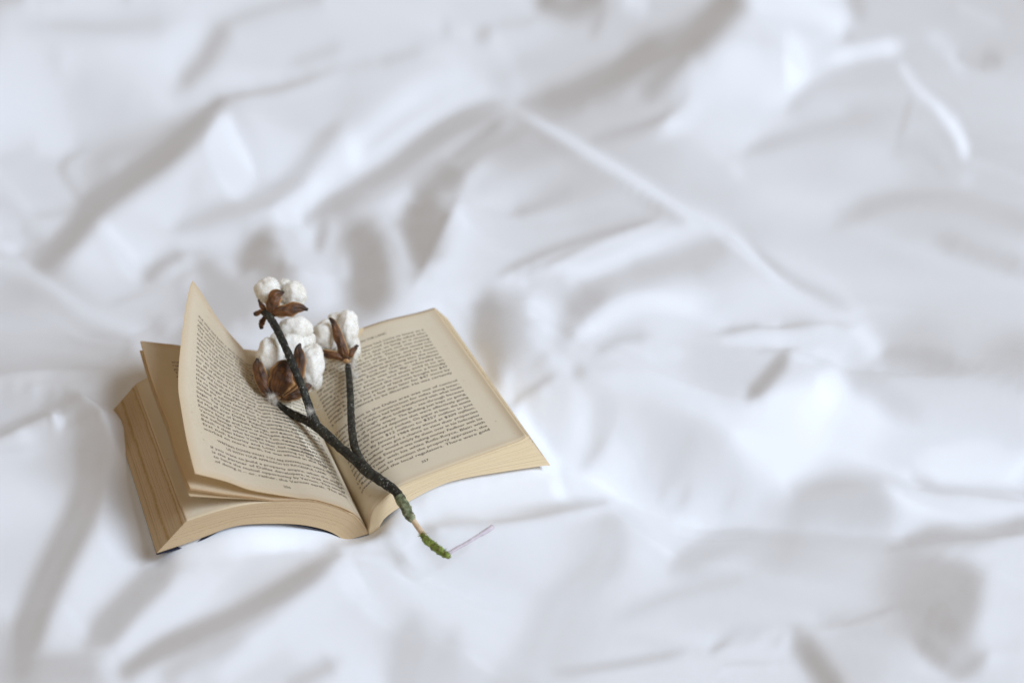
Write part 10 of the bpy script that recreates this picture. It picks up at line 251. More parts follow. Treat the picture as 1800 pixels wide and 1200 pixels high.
0,0,0,0,0,0,0,0,0,0,0,0,0,1,1,0,2,2,2,1,2,2,2,1,1,1,-1,1,-1,-1,0,-1,-1,-2,-1,-2,-1,-2,-1,0,-2,-1,-1,-1,0,-1,-1,-1,-2,-2,-2,-1,-1,0,-1,0,-1,0,-1,-1,-1,1,1,1,1,0,0,-2,-1,-3,0,-1,1,0,-1,-1,-1,0,0,-1,0,1,0,0,-1,0,0,-1,0,-1,1,-1,0,1,-1,-1,-2,-1,-1,1,1,2,1,3,4,5,7,8,10,8,0,-5,-5,-2,-2,-1,-3,-2,-2,-2,-2,0,-1,0,-1,-2,-1,0,-1,-1,-1,-1,0,-1,-2,0,0,0,1,-1,-1,-1,1,0,0,2,3,6,8,9,11,12,8,6,-3,-12,-7,-5,-2,-2,-1,1,0,1,0,1,0,1,2,0,1,0,1,1,0,1,0,1,0,0,2,0,1,-1,1,1,-1,0,2,0,0,0,0,1,0,-1,1,0,1,0,1,0,1,0,0,0,0,1,-1,-1,-1,-1,-1,-2,-2,-1,-2,0,-2,0,-2,0,0,-1,0,-1,0,0,-1,-1,0,0,-1,-1,-1,-1,0,0,-1,0,0,0,-1,1,-1,0,-2,0,-2,-2,-1,-2,0,-2,-2,0,-1,-1,-1,-1,-1,-1,0,1,0,1,1,1,2,1,0,1,1,0,0,0,0,0,0,0,0,0,0,0,0,0,
0,0,0,1,0,0,0,0,0,0,0,0,0,-1,1,1,2,1,1,3,1,2,1,1,0,1,1,-1,0,0,-1,-2,-1,-1,-1,-2,-1,-1,-1,-2,0,-1,-1,-1,-1,-1,-1,-2,-1,-1,-1,-2,-1,-1,-1,-1,0,-1,-1,-1,0,0,1,1,1,1,-1,-1,-2,0,-1,0,-1,0,0,-1,0,-1,0,0,-1,0,0,0,0,-2,0,0,-1,1,-1,0,0,-1,-2,-3,-1,-2,-2,-1,-1,1,2,2,4,4,5,6,6,3,-1,1,2,1,1,0,0,-2,-1,-2,0,-1,0,-2,-1,-1,0,-2,0,-1,-1,-1,-1,-1,0,-1,1,0,-2,-1,-1,-1,-1,-1,0,1,2,2,2,4,8,10,17,8,-11,-6,-3,-1,0,0,2,1,1,2,2,1,1,1,0,1,1,1,1,0,1,0,1,0,1,1,-1,1,0,1,0,0,1,0,0,0,0,1,0,0,0,1,0,1,-1,1,0,1,0,1,0,0,0,-1,0,0,-1,-1,-2,0,-1,-2,-1,-1,0,-2,0,-1,0,0,-1,0,0,-1,0,0,-1,0,-1,0,-1,0,0,-1,1,0,0,-1,0,0,0,-1,0,-2,-1,-1,-1,-1,-2,0,-2,-2,0,-2,-1,-2,0,-1,-1,0,1,0,1,1,0,1,1,0,1,0,0,0,0,0,0,0,0,0,0,0,0,0,
1,0,0,-1,0,0,0,0,0,0,0,0,0,1,0,1,1,1,2,1,1,1,2,1,1,0,0,0,-1,0,-1,-1,-1,-1,-1,-1,-2,-1,-1,0,-2,-1,-1,0,-1,-1,0,-2,-1,-2,-1,-1,-2,-1,0,-1,-1,-1,-1,-1,0,1,0,2,1,-1,0,0,-1,-1,-1,-1,1,-1,0,0,0,-1,-1,-1,1,-1,0,-1,0,0,-1,0,0,-1,0,0,-2,-1,-2,-2,-4,-2,-1,-3,-1,-1,0,2,1,2,1,2,0,2,5,6,5,5,4,1,1,0,0,0,-1,0,-2,0,-1,-1,-2,0,-2,-1,0,-1,0,-1,0,0,0,-1,-1,-2,-1,-2,-2,-1,-1,-2,-2,0,1,2,3,4,1,-4,6,6,4,4,3,5,2,3,3,1,2,1,2,1,1,1,1,1,0,0,1,1,0,1,0,0,1,0,0,1,0,0,1,0,0,0,1,-1,1,0,0,0,1,0,1,0,0,0,1,0,0,1,0,0,0,-1,-1,-1,0,-2,-1,-1,0,-2,0,0,-1,0,-1,0,0,0,-1,0,-1,1,-1,-1,1,-1,0,0,0,0,-1,0,0,1,1,-1,0,0,-1,0,-1,-2,-1,-1,-1,-2,0,-1,-2,-1,-2,-1,-2,-1,0,0,-1,1,0,1,0,1,0,1,0,0,0,0,0,0,0,0,0,0,0,0,0,0,
0,0,0,0,0,0,0,0,0,0,0,0,0,0,0,1,1,1,1,1,2,1,0,1,1,1,-1,1,-1,0,-1,0,-1,-1,-2,-1,-1,-1,-1,-1,-1,0,-1,-1,-1,0,-2,0,-2,0,-2,-1,-1,0,-2,-1,-1,-1,0,0,-1,0,1,0,1,1,0,-1,0,-1,-1,1,-1,1,-1,0,-1,0,-1,0,-1,0,-1,0,-1,0,0,0,-1,0,0,-2,0,-2,-3,-2,-2,-3,-3,-2,-2,-1,0,-1,0,-1,0,-1,0,3,5,7,7,6,4,4,2,1,0,0,0,-1,0,-1,-1,-1,-1,-1,-1,0,-1,0,-1,0,0,0,-1,0,-1,-2,-2,-2,-3,-2,-3,-3,-2,-3,-2,-1,-2,-3,-5,2,8,10,9,7,7,5,5,4,3,3,2,2,1,1,1,1,0,1,0,1,0,0,2,0,0,0,1,0,1,-1,1,0,0,0,0,1,0,0,0,0,0,1,-1,1,0,0,2,0,0,0,1,0,-1,1,-1,-1,0,-1,0,-1,-1,-1,-1,0,-1,0,0,-1,1,-1,0,0,0,0,0,-1,0,0,-1,0,0,0,0,0,1,0,0,0,0,0,0,0,0,-2,0,-1,-1,-1,-1,-1,-1,-2,-1,-1,-1,-1,-1,-1,-1,-1,1,-1,0,0,1,0,1,0,0,0,0,0,0,0,0,0,0,0,0,0,0,0,
0,0,0,0,0,0,0,0,0,0,0,0,0,0,1,0,1,1,0,1,1,1,1,0,1,0,1,-1,0,-1,0,-1,-1,-1,-1,0,-1,-1,-1,-1,0,-1,0,-1,0,-1,0,-1,-1,-2,0,-1,-1,-1,-1,-1,0,-1,-1,-1,0,1,0,1,0,1,0,0,-1,-1,1,-1,0,-1,1,-1,0,-1,0,0,-1,0,0,0,-1,0,-1,0,0,0,-1,0,-2,-2,-1,-3,-3,-2,-3,-2,-2,-1,-2,-1,0,-1,-2,-1,0,1,6,6,7,6,5,4,2,2,1,0,0,0,-1,-1,-1,0,-1,-1,0,-1,-1,0,-1,1,-1,-1,0,0,-1,-1,-3,-1,-2,-4,-2,-4,-4,-4,-4,-3,-5,-4,-3,1,8,10,10,9,8,6,5,4,3,3,2,1,2,1,1,1,0,0,1,1,0,0,0,0,1,1,-1,1,-1,1,0,1,-1,1,0,0,0,1,-1,0,1,0,0,0,1,0,0,0,1,0,0,0,1,-1,0,0,0,-1,-1,0,-1,0,-1,0,-1,0,0,0,-1,0,0,0,0,0,0,0,0,0,0,0,0,-1,0,1,-1,1,0,1,-1,1,0,0,-1,0,-1,0,-1,-1,-1,-1,-1,-1,-1,-1,-1,-2,-1,0,-1,0,-1,0,0,1,0,-1,0,1,0,0,0,0,0,0,0,0,0,0,0,0,0,0,
0,0,0,0,0,0,0,0,0,0,0,0,0,0,0,1,-1,1,2,0,1,0,1,0,0,0,0,0,1,-1,-1,0,-1,0,0,-2,0,-1,0,-1,0,-1,0,0,-1,0,-1,0,-1,0,-2,0,0,-2,0,0,-2,0,-1,1,0,-1,1,1,0,0,0,0,0,0,-1,0,0,1,-1,0,-1,1,-1,-1,1,-1,0,-1,0,0,0,-1,1,-1,0,-1,-1,-1,-2,-2,-1,-3,-1,-3,-1,-2,-1,-1,-2,-2,-1,-1,0,2,3,6,5,5,5,2,3,2,0,1,0,0,0,-1,0,-2,0,-1,0,-1,0,0,0,-1,0,1,-1,-1,0,-2,-1,-2,-2,-2,-3,-2,-4,-4,-4,-5,-4,-4,-3,2,6,8,8,9,6,6,5,3,3,2,1,2,1,0,1,0,2,0,1,-1,1,0,0,1,-1,0,1,0,0,0,0,0,1,0,0,0,0,-1,1,0,0,0,1,0,-1,1,0,1,0,0,0,0,0,0,0,0,-1,0,0,-1,0,0,0,-1,0,-1,0,0,0,0,0,0,0,0,0,0,0,0,0,-1,0,1,0,0,1,-1,1,0,0,0,0,0,0,0,-1,0,-1,0,-1,0,-2,0,-1,-1,-1,0,-1,-1,-1,0,-1,1,0,-1,0,1,0,-1,1,0,0,0,0,0,0,0,0,0,0,0,0,0,
0,0,0,0,0,0,0,0,0,0,0,0,0,0,0,0,1,0,-1,1,0,1,0,1,0,0,0,0,-1,0,0,0,0,-1,0,0,-1,0,0,0,-1,0,-1,1,0,-1,0,-1,1,-1,0,0,-1,0,-1,0,0,-1,0,-1,0,1,0,0,1,0,0,0,0,0,0,0,0,-1,0,0,0,0,0,0,-1,0,0,0,0,-1,1,0,-1,1,-1,0,0,-1,-1,-1,-2,0,-2,-1,-1,-1,-1,-1,-1,-1,-1,-1,0,1,2,3,3,3,3,2,2,0,1,1,-1,0,0,0,-1,0,-1,0,0,0,0,-1,0,1,0,-1,1,-1,-1,0,0,-2,-1,-1,-2,-2,-3,-2,-3,-3,-3,-3,-1,1,4,5,5,5,4,3,3,2,2,1,1,1,0,1,0,0,0,0,0,1,-1,1,0,0,0,0,0,0,1,0,0,0,-1,0,0,0,0,1,0,0,0,0,0,0,1,0,-1,0,0,1,0,0,0,0,0,0,0,0,-1,0,0,-1,0,0,0,0,0,0,0,0,0,0,0,0,0,0,0,0,0,1,-1,0,0,0,0,1,0,-1,1,0,0,0,0,0,0,-1,0,-1,1,-1,0,0,-1,-1,0,-1,0,-1,1,-1,0,0,0,0,0,0,0,0,0,0,0,0,0,0,0,0,0,0,0,0,0,0,
0,0,0,0,0,0,0,0,0,0,0,0,0,0,0,0,0,0,1,0,0,-1,0,0,0,0,1,0,0,0,0,-1,0,1,-1,0,0,0,-1,1,0,0,0,-1,0,0,0,1,-1,0,0,-1,1,0,0,-1,0,0,0,0,0,0,0,0,0,0,0,0,0,0,0,0,0,0,0,1,0,-1,0,0,0,0,0,0,0,0,-1,1,0,-1,1,-1,0,0,0,-1,0,-1,0,0,-1,0,0,-1,0,0,-1,-1,0,0,1,1,1,2,0,2,0,1,0,-1,1,0,-1,0,0,0,0,1,-1,0,0,0,0,0,0,0,0,0,0,0,-1,0,-1,-1,0,-1,-1,-1,-1,-1,-1,-1,-1,1,0,2,2,2,2,2,0,1,0,1,1,0,0,0,0,1,-1,1,-1,0,1,-1,0,0,1,0,0,-1,0,0,0,0,1,0,0,0,0,0,0,0,0,0,0,-1,0,0,1,0,0,0,0,0,0,0,0,0,0,0,0,0,0,0,0,0,0,0,0,0,0,0,0,0,0,0,-1,0,0,0,0,0,1,0,0,0,0,0,-1,1,0,0,0,0,0,0,0,0,0,0,-1,0,1,-1,0,0,0,0,-1,1,-1,0,0,0,0,0,0,0,0,0,-1,1,0,0,0,0,0,0,0,0,0,0,0,0,
0,0,0,0,0,0,0,0,0,0,0,0,0,0,0,0,0,0,0,0,0,1,0,0,0,0,-1,0,0,0,0,0,1,-1,0,0,0,0,0,-1,1,0,0,0,0,0,0,-1,0,1,0,0,-1,0,0,0,0,0,1,0,0,0,0,-1,0,0,0,0,0,0,0,1,0,0,0,-1,0,0,0,0,0,1,-1,0,0,0,1,-1,0,1,-1,0,0,-1,0,1,-1,0,0,-1,0,0,-1,1,-1,0,0,0,0,0,0,0,1,0,1,0,0,1,0,1,-1,0,1,0,0,0,0,-1,0,0,0,0,0,0,0,0,0,0,0,-1,0,0,0,0,-1,0,0,-1,0,-1,-1,-1,0,0,1,1,1,0,2,0,1,1,0,0,0,0,0,0,0,0,0,0,1,-1,0,1,0,-1,0,0,0,1,0,0,0,0,0,-1,0,0,0,0,0,0,0,0,0,1,0,0,0,0,0,0,0,0,0,0,0,0,0,-1,0,0,0,1,0,0,-1,0,0,0,0,0,0,0,0,0,1,0,0,0,0,0,0,0,0,0,-1,0,1,0,0,0,0,0,0,0,0,0,0,0,0,0,-1,0,1,0,-1,0,0,0,0,0,0,0,0,0,0,0,0,0,0,0,0,0,0,0,0,0,0,0,0,0,0,0,
0,0,0,0,0,0,0,0,0,0,0,0,0,0,0,0,0,0,0,0,0,0,0,0,0,0,0,0,0,0,0,0,0,0,0,0,0,0,0,0,-1,0,1,0,0,0,0,0,0,-1,0,1,0,0,0,0,0,0,-1,0,0,0,0,1,0,0,0,0,0,0,0,-1,0,0,0,0,1,0,0,0,0,-1,0,0,1,0,-1,0,1,-1,0,1,-1,1,-1,0,0,0,0,0,0,-1,1,-1,0,-1,0,0,0,1,0,0,1,0,0,0,1,-1,1,-1,1,0,-1,0,0,0,0,0,0,0,1,0,0,-1,0,1,-1,1,-1,1,-1,0,0,0,0,-1,0,0,-1,0,-1,1,0,-1,1,0,1,0,0,1,0,0,1,0,0,0,0,0,1,-1,1,-1,0,1,-1,0,0,1,0,-1,0,0,0,0,0,0,0,1,0,0,0,0,0,-1,0,0,0,0,0,0,0,0,0,0,0,0,0,0,0,0,0,1,0,0,0,-1,0,0,1,0,0,0,0,0,0,0,0,0,-1,0,0,0,0,0,0,0,0,0,1,0,0,0,0,0,-1,0,0,0,0,0,0,0,1,0,0,0,-1,0,0,0,1,-1,0,0,0,0,0,0,0,0,0,0,0,0,0,0,0,0,0,0,0,0,0,0,0,0,
0,0,0,0,0,0,0,0,0,0,0,0,0,0,0,0,0,0,0,0,0,0,0,0,0,0,0,0,0,0,0,0,0,0,0,0,0,0,0,0,0,0,0,0,0,0,0,0,0,0,0,-1,0,1,0,0,0,0,0,0,0,0,0,0,0,0,0,0,0,0,0,0,0,0,0,0,-1,0,1,0,0,0,0,0,-1,1,0,0,-1,1,0,-1,1,-1,1,-1,1,-1,0,0,0,0,-1,1,0,0,0,0,0,-1,1,0,0,0,0,1,-1,1,-1,1,0,-1,1,0,0,0,0,0,0,0,-1,0,1,0,0,-1,1,-1,1,-1,1,0,-1,0,0,0,0,-1,0,0,0,-1,0,1,0,0,0,1,0,0,1,0,-1,0,1,0,0,0,0,0,0,0,0,0,0,0,0,0,0,1,-1,0,0,0,0,0,0,0,0,0,0,0,0,1,0,0,0,-1,0,0,0,0,0,0,0,0,0,0,0,0,0,0,0,0,0,0,0,0,0,0,0,0,0,0,0,0,0,0,1,0,0,0,0,-1,0,0,0,0,0,0,0,0,0,0,1,0,0,0,0,0,0,0,-1,0,0,0,0,0,0,1,-1,0,0,0,0,0,0,0,0,0,0,0,0,-1,1,0,0,0,0,0,0,0,0,0,0,0,
0,0,0,0,0,0,0,0,0,0,0,0,0,0,0,0,0,0,0,0,0,0,0,0,0,0,0,0,0,0,0,1,-1,0,0,0,0,0,0,0,0,0,-1,1,0,0,0,0,0,0,0,0,0,-1,1,0,0,0,0,0,0,0,0,0,0,0,0,0,0,0,0,0,0,0,0,0,0,0,-1,1,0,0,0,0,0,0,0,0,0,0,0,0,0,0,0,0,0,0,-1,1,-1,1,0,-1,0,1,-1,0,0,1,-1,1,-1,1,0,0,0,0,0,0,0,0,0,0,0,0,0,0,0,0,0,0,-1,1,0,0,0,0,0,0,0,-1,1,0,0,-1,0,1,-1,0,0,1,0,-1,0,0,1,0,0,-1,0,0,1,0,0,0,0,0,0,0,0,0,0,0,1,-1,0,0,0,0,0,0,0,0,0,0,0,0,0,0,0,0,0,0,0,0,0,1,0,-1,0,0,0,0,0,0,0,0,0,0,0,0,0,0,0,0,0,0,0,0,0,0,0,0,0,0,0,0,0,0,0,0,0,1,0,-1,0,0,0,0,0,0,0,0,0,0,0,0,0,0,0,0,0,0,0,0,0,0,1,-1,0,0,0,0,0,0,0,0,0,0,0,0,0,0,0,0,0,0,0,0,0,0,0,0,0,0,]


# ------------------------------------------------------------------ helpers
def resamp(P, n):
    P = np.asarray(P, float); Q = []; m = len(P)
    for i in range(m - 1):
        p0 = P[max(i-1, 0)]; p1 = P[i]; p2 = P[i+1]; p3 = P[min(i+2, m-1)]
        for t in np.linspace(0, 1, 12, endpoint=False):
            Q.append(.5*((2*p1)+(-p0+p2)*t+(2*p0-5*p1+4*p2-p3)*t*t+(-p0+3*p1-3*p2+p3)*t**3))
    Q.append(P[-1]); Q = np.array(Q)
    d = np.r_[0, np.cumsum(np.linalg.norm(np.diff(Q[:, :3], axis=0), axis=1))]; d /= d[-1]
    x = np.linspace(0, 1, n)
    return np.stack([np.interp(x, d, Q[:, k]) for k in range(Q.shape[1])], 1)

def coons(tail, head, gutter, fore, nu, nv):
    c0 = resamp(tail, nu); c1 = resamp(head, nu); d0 = resamp(gutter, nv); d1 = resamp(fore, nv)
    u = np.linspace(0, 1, nu)[None, :, None]; v = np.linspace(0, 1, nv)[:, None, None]
    S = (1-v)*c0[None] + v*c1[None] + (1-u)*d0[:, None] + u*d1[:, None]
    S -= (1-u)*(1-v)*c0[0] + u*(1-v)*c0[-1] + (1-u)*v*c1[0] + u*v*c1[-1]
    return S

def link(name, me, parent=None, mat=None, smooth=True):
    o = bpy.data.objects.new(name, me); C.objects.link(o)
    if parent is not None: o.parent = parent
    if mat is not None: me.materials.append(mat)
    if smooth:
        me.polygons.foreach_set('use_smooth', [True]*len(me.polygons))
    return o

def empty(name, loc, rotz=0, label=None, cat=None):
    o = bpy.data.objects.new(name, None); C.objects.link(o)
    o.location = loc; o.rotation_euler = (0, 0, rotz); o.empty_display_size = .02
    if label: o['label'] = label
    if cat: o['category'] = cat
    return o

def grid_mesh(name, S, flip=False):
    nv, nu = S.shape[:2]
    me = bpy.data.meshes.new(name)
    idx = np.arange(nv*nu).reshape(nv, nu)
    q = np.stack([idx[:-1, :-1], idx[:-1, 1:], idx[1:, 1:], idx[1:, :-1]], -1).reshape(-1, 4)
    if flip: q = q[:, ::-1]
    me.from_pydata(S.reshape(-1, 3).tolist(), [], q.tolist())
    uv = me.uv_layers.new(name='UVMap')
    uu = np.tile(np.linspace(0, 1, nu), (nv, 1)).ravel(); vv = np.repeat(np.linspace(0, 1, nv), nu)
    li = np.empty(len(me.loops), int); me.loops.foreach_get('vertex_index', li)
    uv.data.foreach_set('uv', np.stack([uu[li], vv[li]], 1).ravel())
    return me

def tube(name, pts, nseg=14, rings=40, bump=0.0, seed=0, caps=True, squash=None):
    """round stem along points (x, y, z, radius) with an uneven surface"""
    P = resamp(pts, rings)
    bm = bmesh.new(); uvl = bm.loops.layers.uv.new('UVMap')
    R = []
    prev = None
    for i in range(rings):
        p = Vector(P[i, :3]); t = Vector(P[min(i+1, rings-1), :3]) - Vector(P[max(i-1, 0), :3]); t.normalize()
        if prev is None:
            n = t.orthogonal().normalized()
        else:
            n = (prev - t*prev.dot(t)).normalized()
        prev = n; bnm = t.cross(n)
        ring = []
        for k in range(nseg):
            a = 2*math.pi*k/nseg
            d = n*math.cos(a) + bnm*math.sin(a)
            r = P[i, 3]
            q = p + d*r
            if bump:
                r *= 1 + bump*noise.noise(q*260 + Vector((seed, 0, 0))) + .6*bump*noise.noise(q*700 + Vector((0, seed, 0)))
            ring.append(bm.verts.new(p + d*r))
        R.append(ring)
    for i in range(rings-1):
        for k in range(nseg):
            f = bm.faces.new((R[i][k], R[i][(k+1) % nseg], R[i+1][(k+1) % nseg], R[i+1][k]))
            for l, (a_, b_) in zip(f.loops, ((k, i), (k+1, i), (k+1, i+1), (k, i+1))):
                l[uvl].uv = (a_/nseg, b_/rings)
    if caps:
        for ring, end in ((R[0], 0), (R[-1], 1)):
            c = Vector((0, 0, 0))
            for v in ring: c += v.co
            c /= len(ring)
            t = (Vector(P[1, :3])-Vector(P[0, :3])) if end == 0 else (Vector(P[-2, :3])-Vector(P[-1, :3]))
            cv = bm.verts.new(c - t.normalized()*P[0 if end == 0 else -1, 3]*.35)
            for k in range(nseg):
                a_, b_ = ring[k], ring[(k+1) % nseg]
                bm.faces.new((cv, b_, a_) if end == 0 else (cv, a_, b_))
    me = bpy.data.meshes.new(name); bm.to_mesh(me); bm.free()
    return me

# ------------------------------------------------------------------ materials
class NT:
    def __init__(s, name):
        s.m = bpy.data.materials.new(name); s.m.use_nodes = True
        s.t = s.m.node_tree; s.n = s.t.nodes
        s.b = s.n['Principled BSDF']
    def new(s, typ, **kw):
        n = s.n.new(typ)
        for k, v in kw.items():
            if k in n.inputs: n.inputs[k].default_value = v
            else: setattr(n, k, v)
        return n
    def l(s, a, b): s.t.links.new(a, b)
    def ramp(s, src, stops):
        r = s.new('ShaderNodeValToRGB'); e = r.color_ramp.elements
        while len(e) < len(stops): e.new(.5)
        for el, (p, c) in zip(e, stops): el.position = p; el.color = (*c, 1)
        s.l(src, r.inputs[0]); return r.outputs[0]
    def mix(s, fac, a, b, mode='MIX'):
        m = s.new('ShaderNodeMix', data_type='RGBA', blend_type=mode)
        for i, v in ((0, fac), (6, a), (7, b)):
            if isinstance(v, (int, float)): m.inputs[i].default_value = v
            elif isinstance(v, tuple): m.inputs[i].default_value = (*v, 1)
            else: s.l(v, m.inputs[i])
        return m.outputs[2]
    def noise(s, vec, scale, detail=3, rough=.55, out=0):
        n = s.new('ShaderNodeTexNoise'); n.inputs['Scale'].default_value = scale
        n.inputs['Detail'].default_value = detail; n.inputs['Roughness'].default_value = rough
        if vec is not None: s.l(vec, n.inputs['Vector'])
        return n.outputs[out]
    def mapping(s, vec, scale):
        m = s.new('ShaderNodeMapping'); m.inputs['Scale'].default_value = scale
        s.l(vec, m.inputs['Vector']); return m.outputs[0]
    def bump(s, h, strength, dist):
        b = s.new('ShaderNodeBump'); b.inputs['Strength'].default_value = strength
        b.inputs['Distance'].default_value = dist
        s.l(h, b.inputs['Height']); s.l(b.outputs[0], s.b.inputs['Normal'])

def mat_sheet():
    k = NT('white_cotton_sheet'); b = k.b
    co = k.new('ShaderNodeTexCoord').outputs['Object']
    b.inputs['Base Color'].default_value = (.80, .80, .805, 1)
    b.inputs['Roughness'].default_value = .85
    b.inputs['Specular IOR Level'].default_value = .2
    b.inputs['Sheen Weight'].default_value = .08
    w1 = k.new('ShaderNodeTexWave', wave_type='BANDS', bands_direction='X'); w1.inputs['Scale'].default_value = 420
    w1.inputs['Distortion'].default_value = 1.5; w1.inputs['Detail'].default_value = 1
    w2 = k.new('ShaderNodeTexWave', wave_type='BANDS', bands_direction='Y'); w2.inputs['Scale'].default_value = 420
    w2.inputs['Distortion'].default_value = 1.5; w2.inputs['Detail'].default_value = 1
    k.l(co, w1.inputs['Vector']); k.l(co, w2.inputs['Vector'])
    weave = k.mix(.5, w1.outputs[0], w2.outputs[0])
    crease = k.noise(co, 38, 4, .6)
    h = k.mix(.9, weave, crease)
    k.bump(h, .22, .0012)
    return k.m

PAPER = (.80, .705, .54)
def mat_paper(name, through, base=PAPER, edge=(.66, .50, .30)):
    k = NT(name); b = k.b
    tc = k.new('ShaderNodeTexCoord'); uv = tc.outputs['UV']; co = tc.outputs['Object']
    n1 = k.noise(co, 22, 3); n2 = k.noise(co, 900, 3, .7)
    c = k.mix(k.ramp(n1, [(.3, (0, 0, 0)), (.75, (1, 1, 1))]), base, tuple(x*y for x, y in zip(base, (.95, .93, .89))))
    c = k.mix(k.ramp(n2, [(.35, (.0, .0, .0)), (.7, (.35, .35, .35))]), c, tuple(x*.86 for x in base))
    fox = k.noise(co, 210, 2, .5)
    c = k.mix(k.ramp(fox, [(.70, (0, 0, 0)), (.76, (.45, .45, .45))]), c, (.55, .36, .18))
    # browned towards the cut edges of the leaf
    sx = k.new('ShaderNodeSeparateXYZ'); k.l(uv, sx.inputs[0])
    def m(op, a, bb=None):
        q = k.new('ShaderNodeMath', operation=op)
        for i, v in enumerate((a, bb)):
            if v is None: continue
            if isinstance(v, (int, float)): q.inputs[i].default_value = v
            else: k.l(v, q.inputs[i])
        return q.outputs[0]
    dv = m('MULTIPLY', m('MINIMUM', sx.outputs[1], m('SUBTRACT', 1.0, sx.outputs[1])), 1.5)
    du = m('SUBTRACT', 1.0, sx.outputs[0])
    d = m('ADD', m('MINIMUM', dv, du), m('MULTIPLY', m('SUBTRACT', n1, .5), .02))
    c = k.mix(k.ramp(d, [(0.0, (.8, .8, .8)), (.012, (.45, .45, .45)), (.06, (0, 0, 0))]), c, edge)
    k.l(c, b.inputs['Base Color'])
    b.inputs['Roughness'].default_value = .9; b.inputs['Specular IOR Level'].default_value = .15
    k.bump(n2, .25, .0002)
    tr = k.new('ShaderNodeBsdfTranslucent'); k.l(k.mix(1.0, c, (1.0, .84, .62), 'MULTIPLY'), tr.inputs[0])
    ms = k.new('ShaderNodeMixShader'); ms.inputs[0].default_value = through
    out = k.n['Material Output']
    k.l(b.outputs[0], ms.inputs[1]); k.l(tr.outputs[0], ms.inputs[2]); k.l(ms.outputs[0], out.inputs['Surface'])
    return k.m

def mat_edges(name, base, stain, lines):
    """cut edge of the page block: U along the edge, V through the thickness"""
    k = NT(name); b = k.b
    tc = k.new('ShaderNodeTexCoord'); uv = tc.outputs['UV']; co = tc.outputs['Object']
    fine = k.noise(k.mapping(uv, (5, 230, 1)), 1.0, 3, .7)
    mid = k.noise(k.mapping(uv, (2.2, 42, 1)), 1.0, 3, .6)
    spots = k.noise(co, 420, 4, .75)
    c = k.mix(k.ramp(fine, [(.3, (0, 0, 0)), (.72, (1, 1, 1))]), base, tuple(x*y for x, y in zip(base, (.90, .86, .78))))
    c = k.mix(k.ramp(mid, [(.5, (0, 0, 0)), (.8, (.28, .28, .28))]), c, tuple(x*y for x, y in zip(base, (.92, .80, .60))))
    sx = k.new('ShaderNodeSeparateXYZ'); k.l(uv, sx.inputs[0])
    ad = k.new('ShaderNodeMath', operation='MULTIPLY_ADD'); ad.inputs[1].default_value = .10
    k.l(k.noise(k.mapping(uv, (9, 1.5, 1)), 1.0, 3), ad.inputs[0]); k.l(sx.outputs[1], ad.inputs[2])
    stops = [(0, (0, 0, 0))]
    for (p_, w_, s_) in lines:
        stops += [(p_-w_, (0, 0, 0)), (p_, (s_, s_, s_)), (p_+w_*.7, (0, 0, 0))]
    msk = k.ramp(ad.outputs[0], stops)
    gt = k.new('ShaderNodeMath', operation='GREATER_THAN'); gt.inputs[1].default_value = 5.0
    k.l(sx.outputs[0], gt.inputs[0])
    msk = k.mix(1.0, msk, gt.outputs[0], 'MULTIPLY')
    sp = k.mix(1.0, msk, k.ramp(spots, [(.34, (.35, .35, .35)), (.56, (1, 1, 1))]), 'MULTIPLY')
    c = k.mix(sp, c, stain)
    k.l(c, b.inputs['Base Color'])
    b.inputs['Roughness'].default_value = .9; b.inputs['Specular IOR Level'].default_value = .15
    k.bump(fine, .35, .00025)
    return k.m

def mat_plain(name, col, rough=.6, spec=.3):
    k = NT(name); k.b.inputs['Base Color'].default_value = (*col, 1)
    k.b.inputs['Roughness'].default_value = rough; k.b.inputs['Specular IOR Level'].default_value = spec
    return k.m

def mat_bark():
    k = NT('dark_bark'); b = k.b
    tc = k.new('ShaderNodeTexCoord'); co = tc.outputs['Object']; uv = tc.outputs['UV']
    n1 = k.noise(co, 190, 4, .65); n2 = k.noise(co, 520, 3, .7); n3 = k.noise(k.mapping(uv, (9, 14, 1)), 1, 3)
    c = k.ramp(n1, [(.32, (.008, .007, .0055)), (.5, (.020, .018, .013)), (.64, (.048, .045, .030)), (.78, (.11, .105, .078))])
    c = k.mix(k.ramp(n2, [(.60, (0, 0, 0)), (.66, (.85, .85, .85))]), c, (.27, .265, .235))
    c = k.mix(k.ramp(n3, [(.55, (0, 0, 0)), (.75, (.5, .5, .5))]), c, (.035, .045, .02))
    k.l(c, b.inputs['Base Color'])
    b.inputs['Roughness'].default_value = .62; b.inputs['Specular IOR Level'].default_value = .35
    k.bump(k.mix(.5, n1, n2), 1.0, .0016)
    return k.m

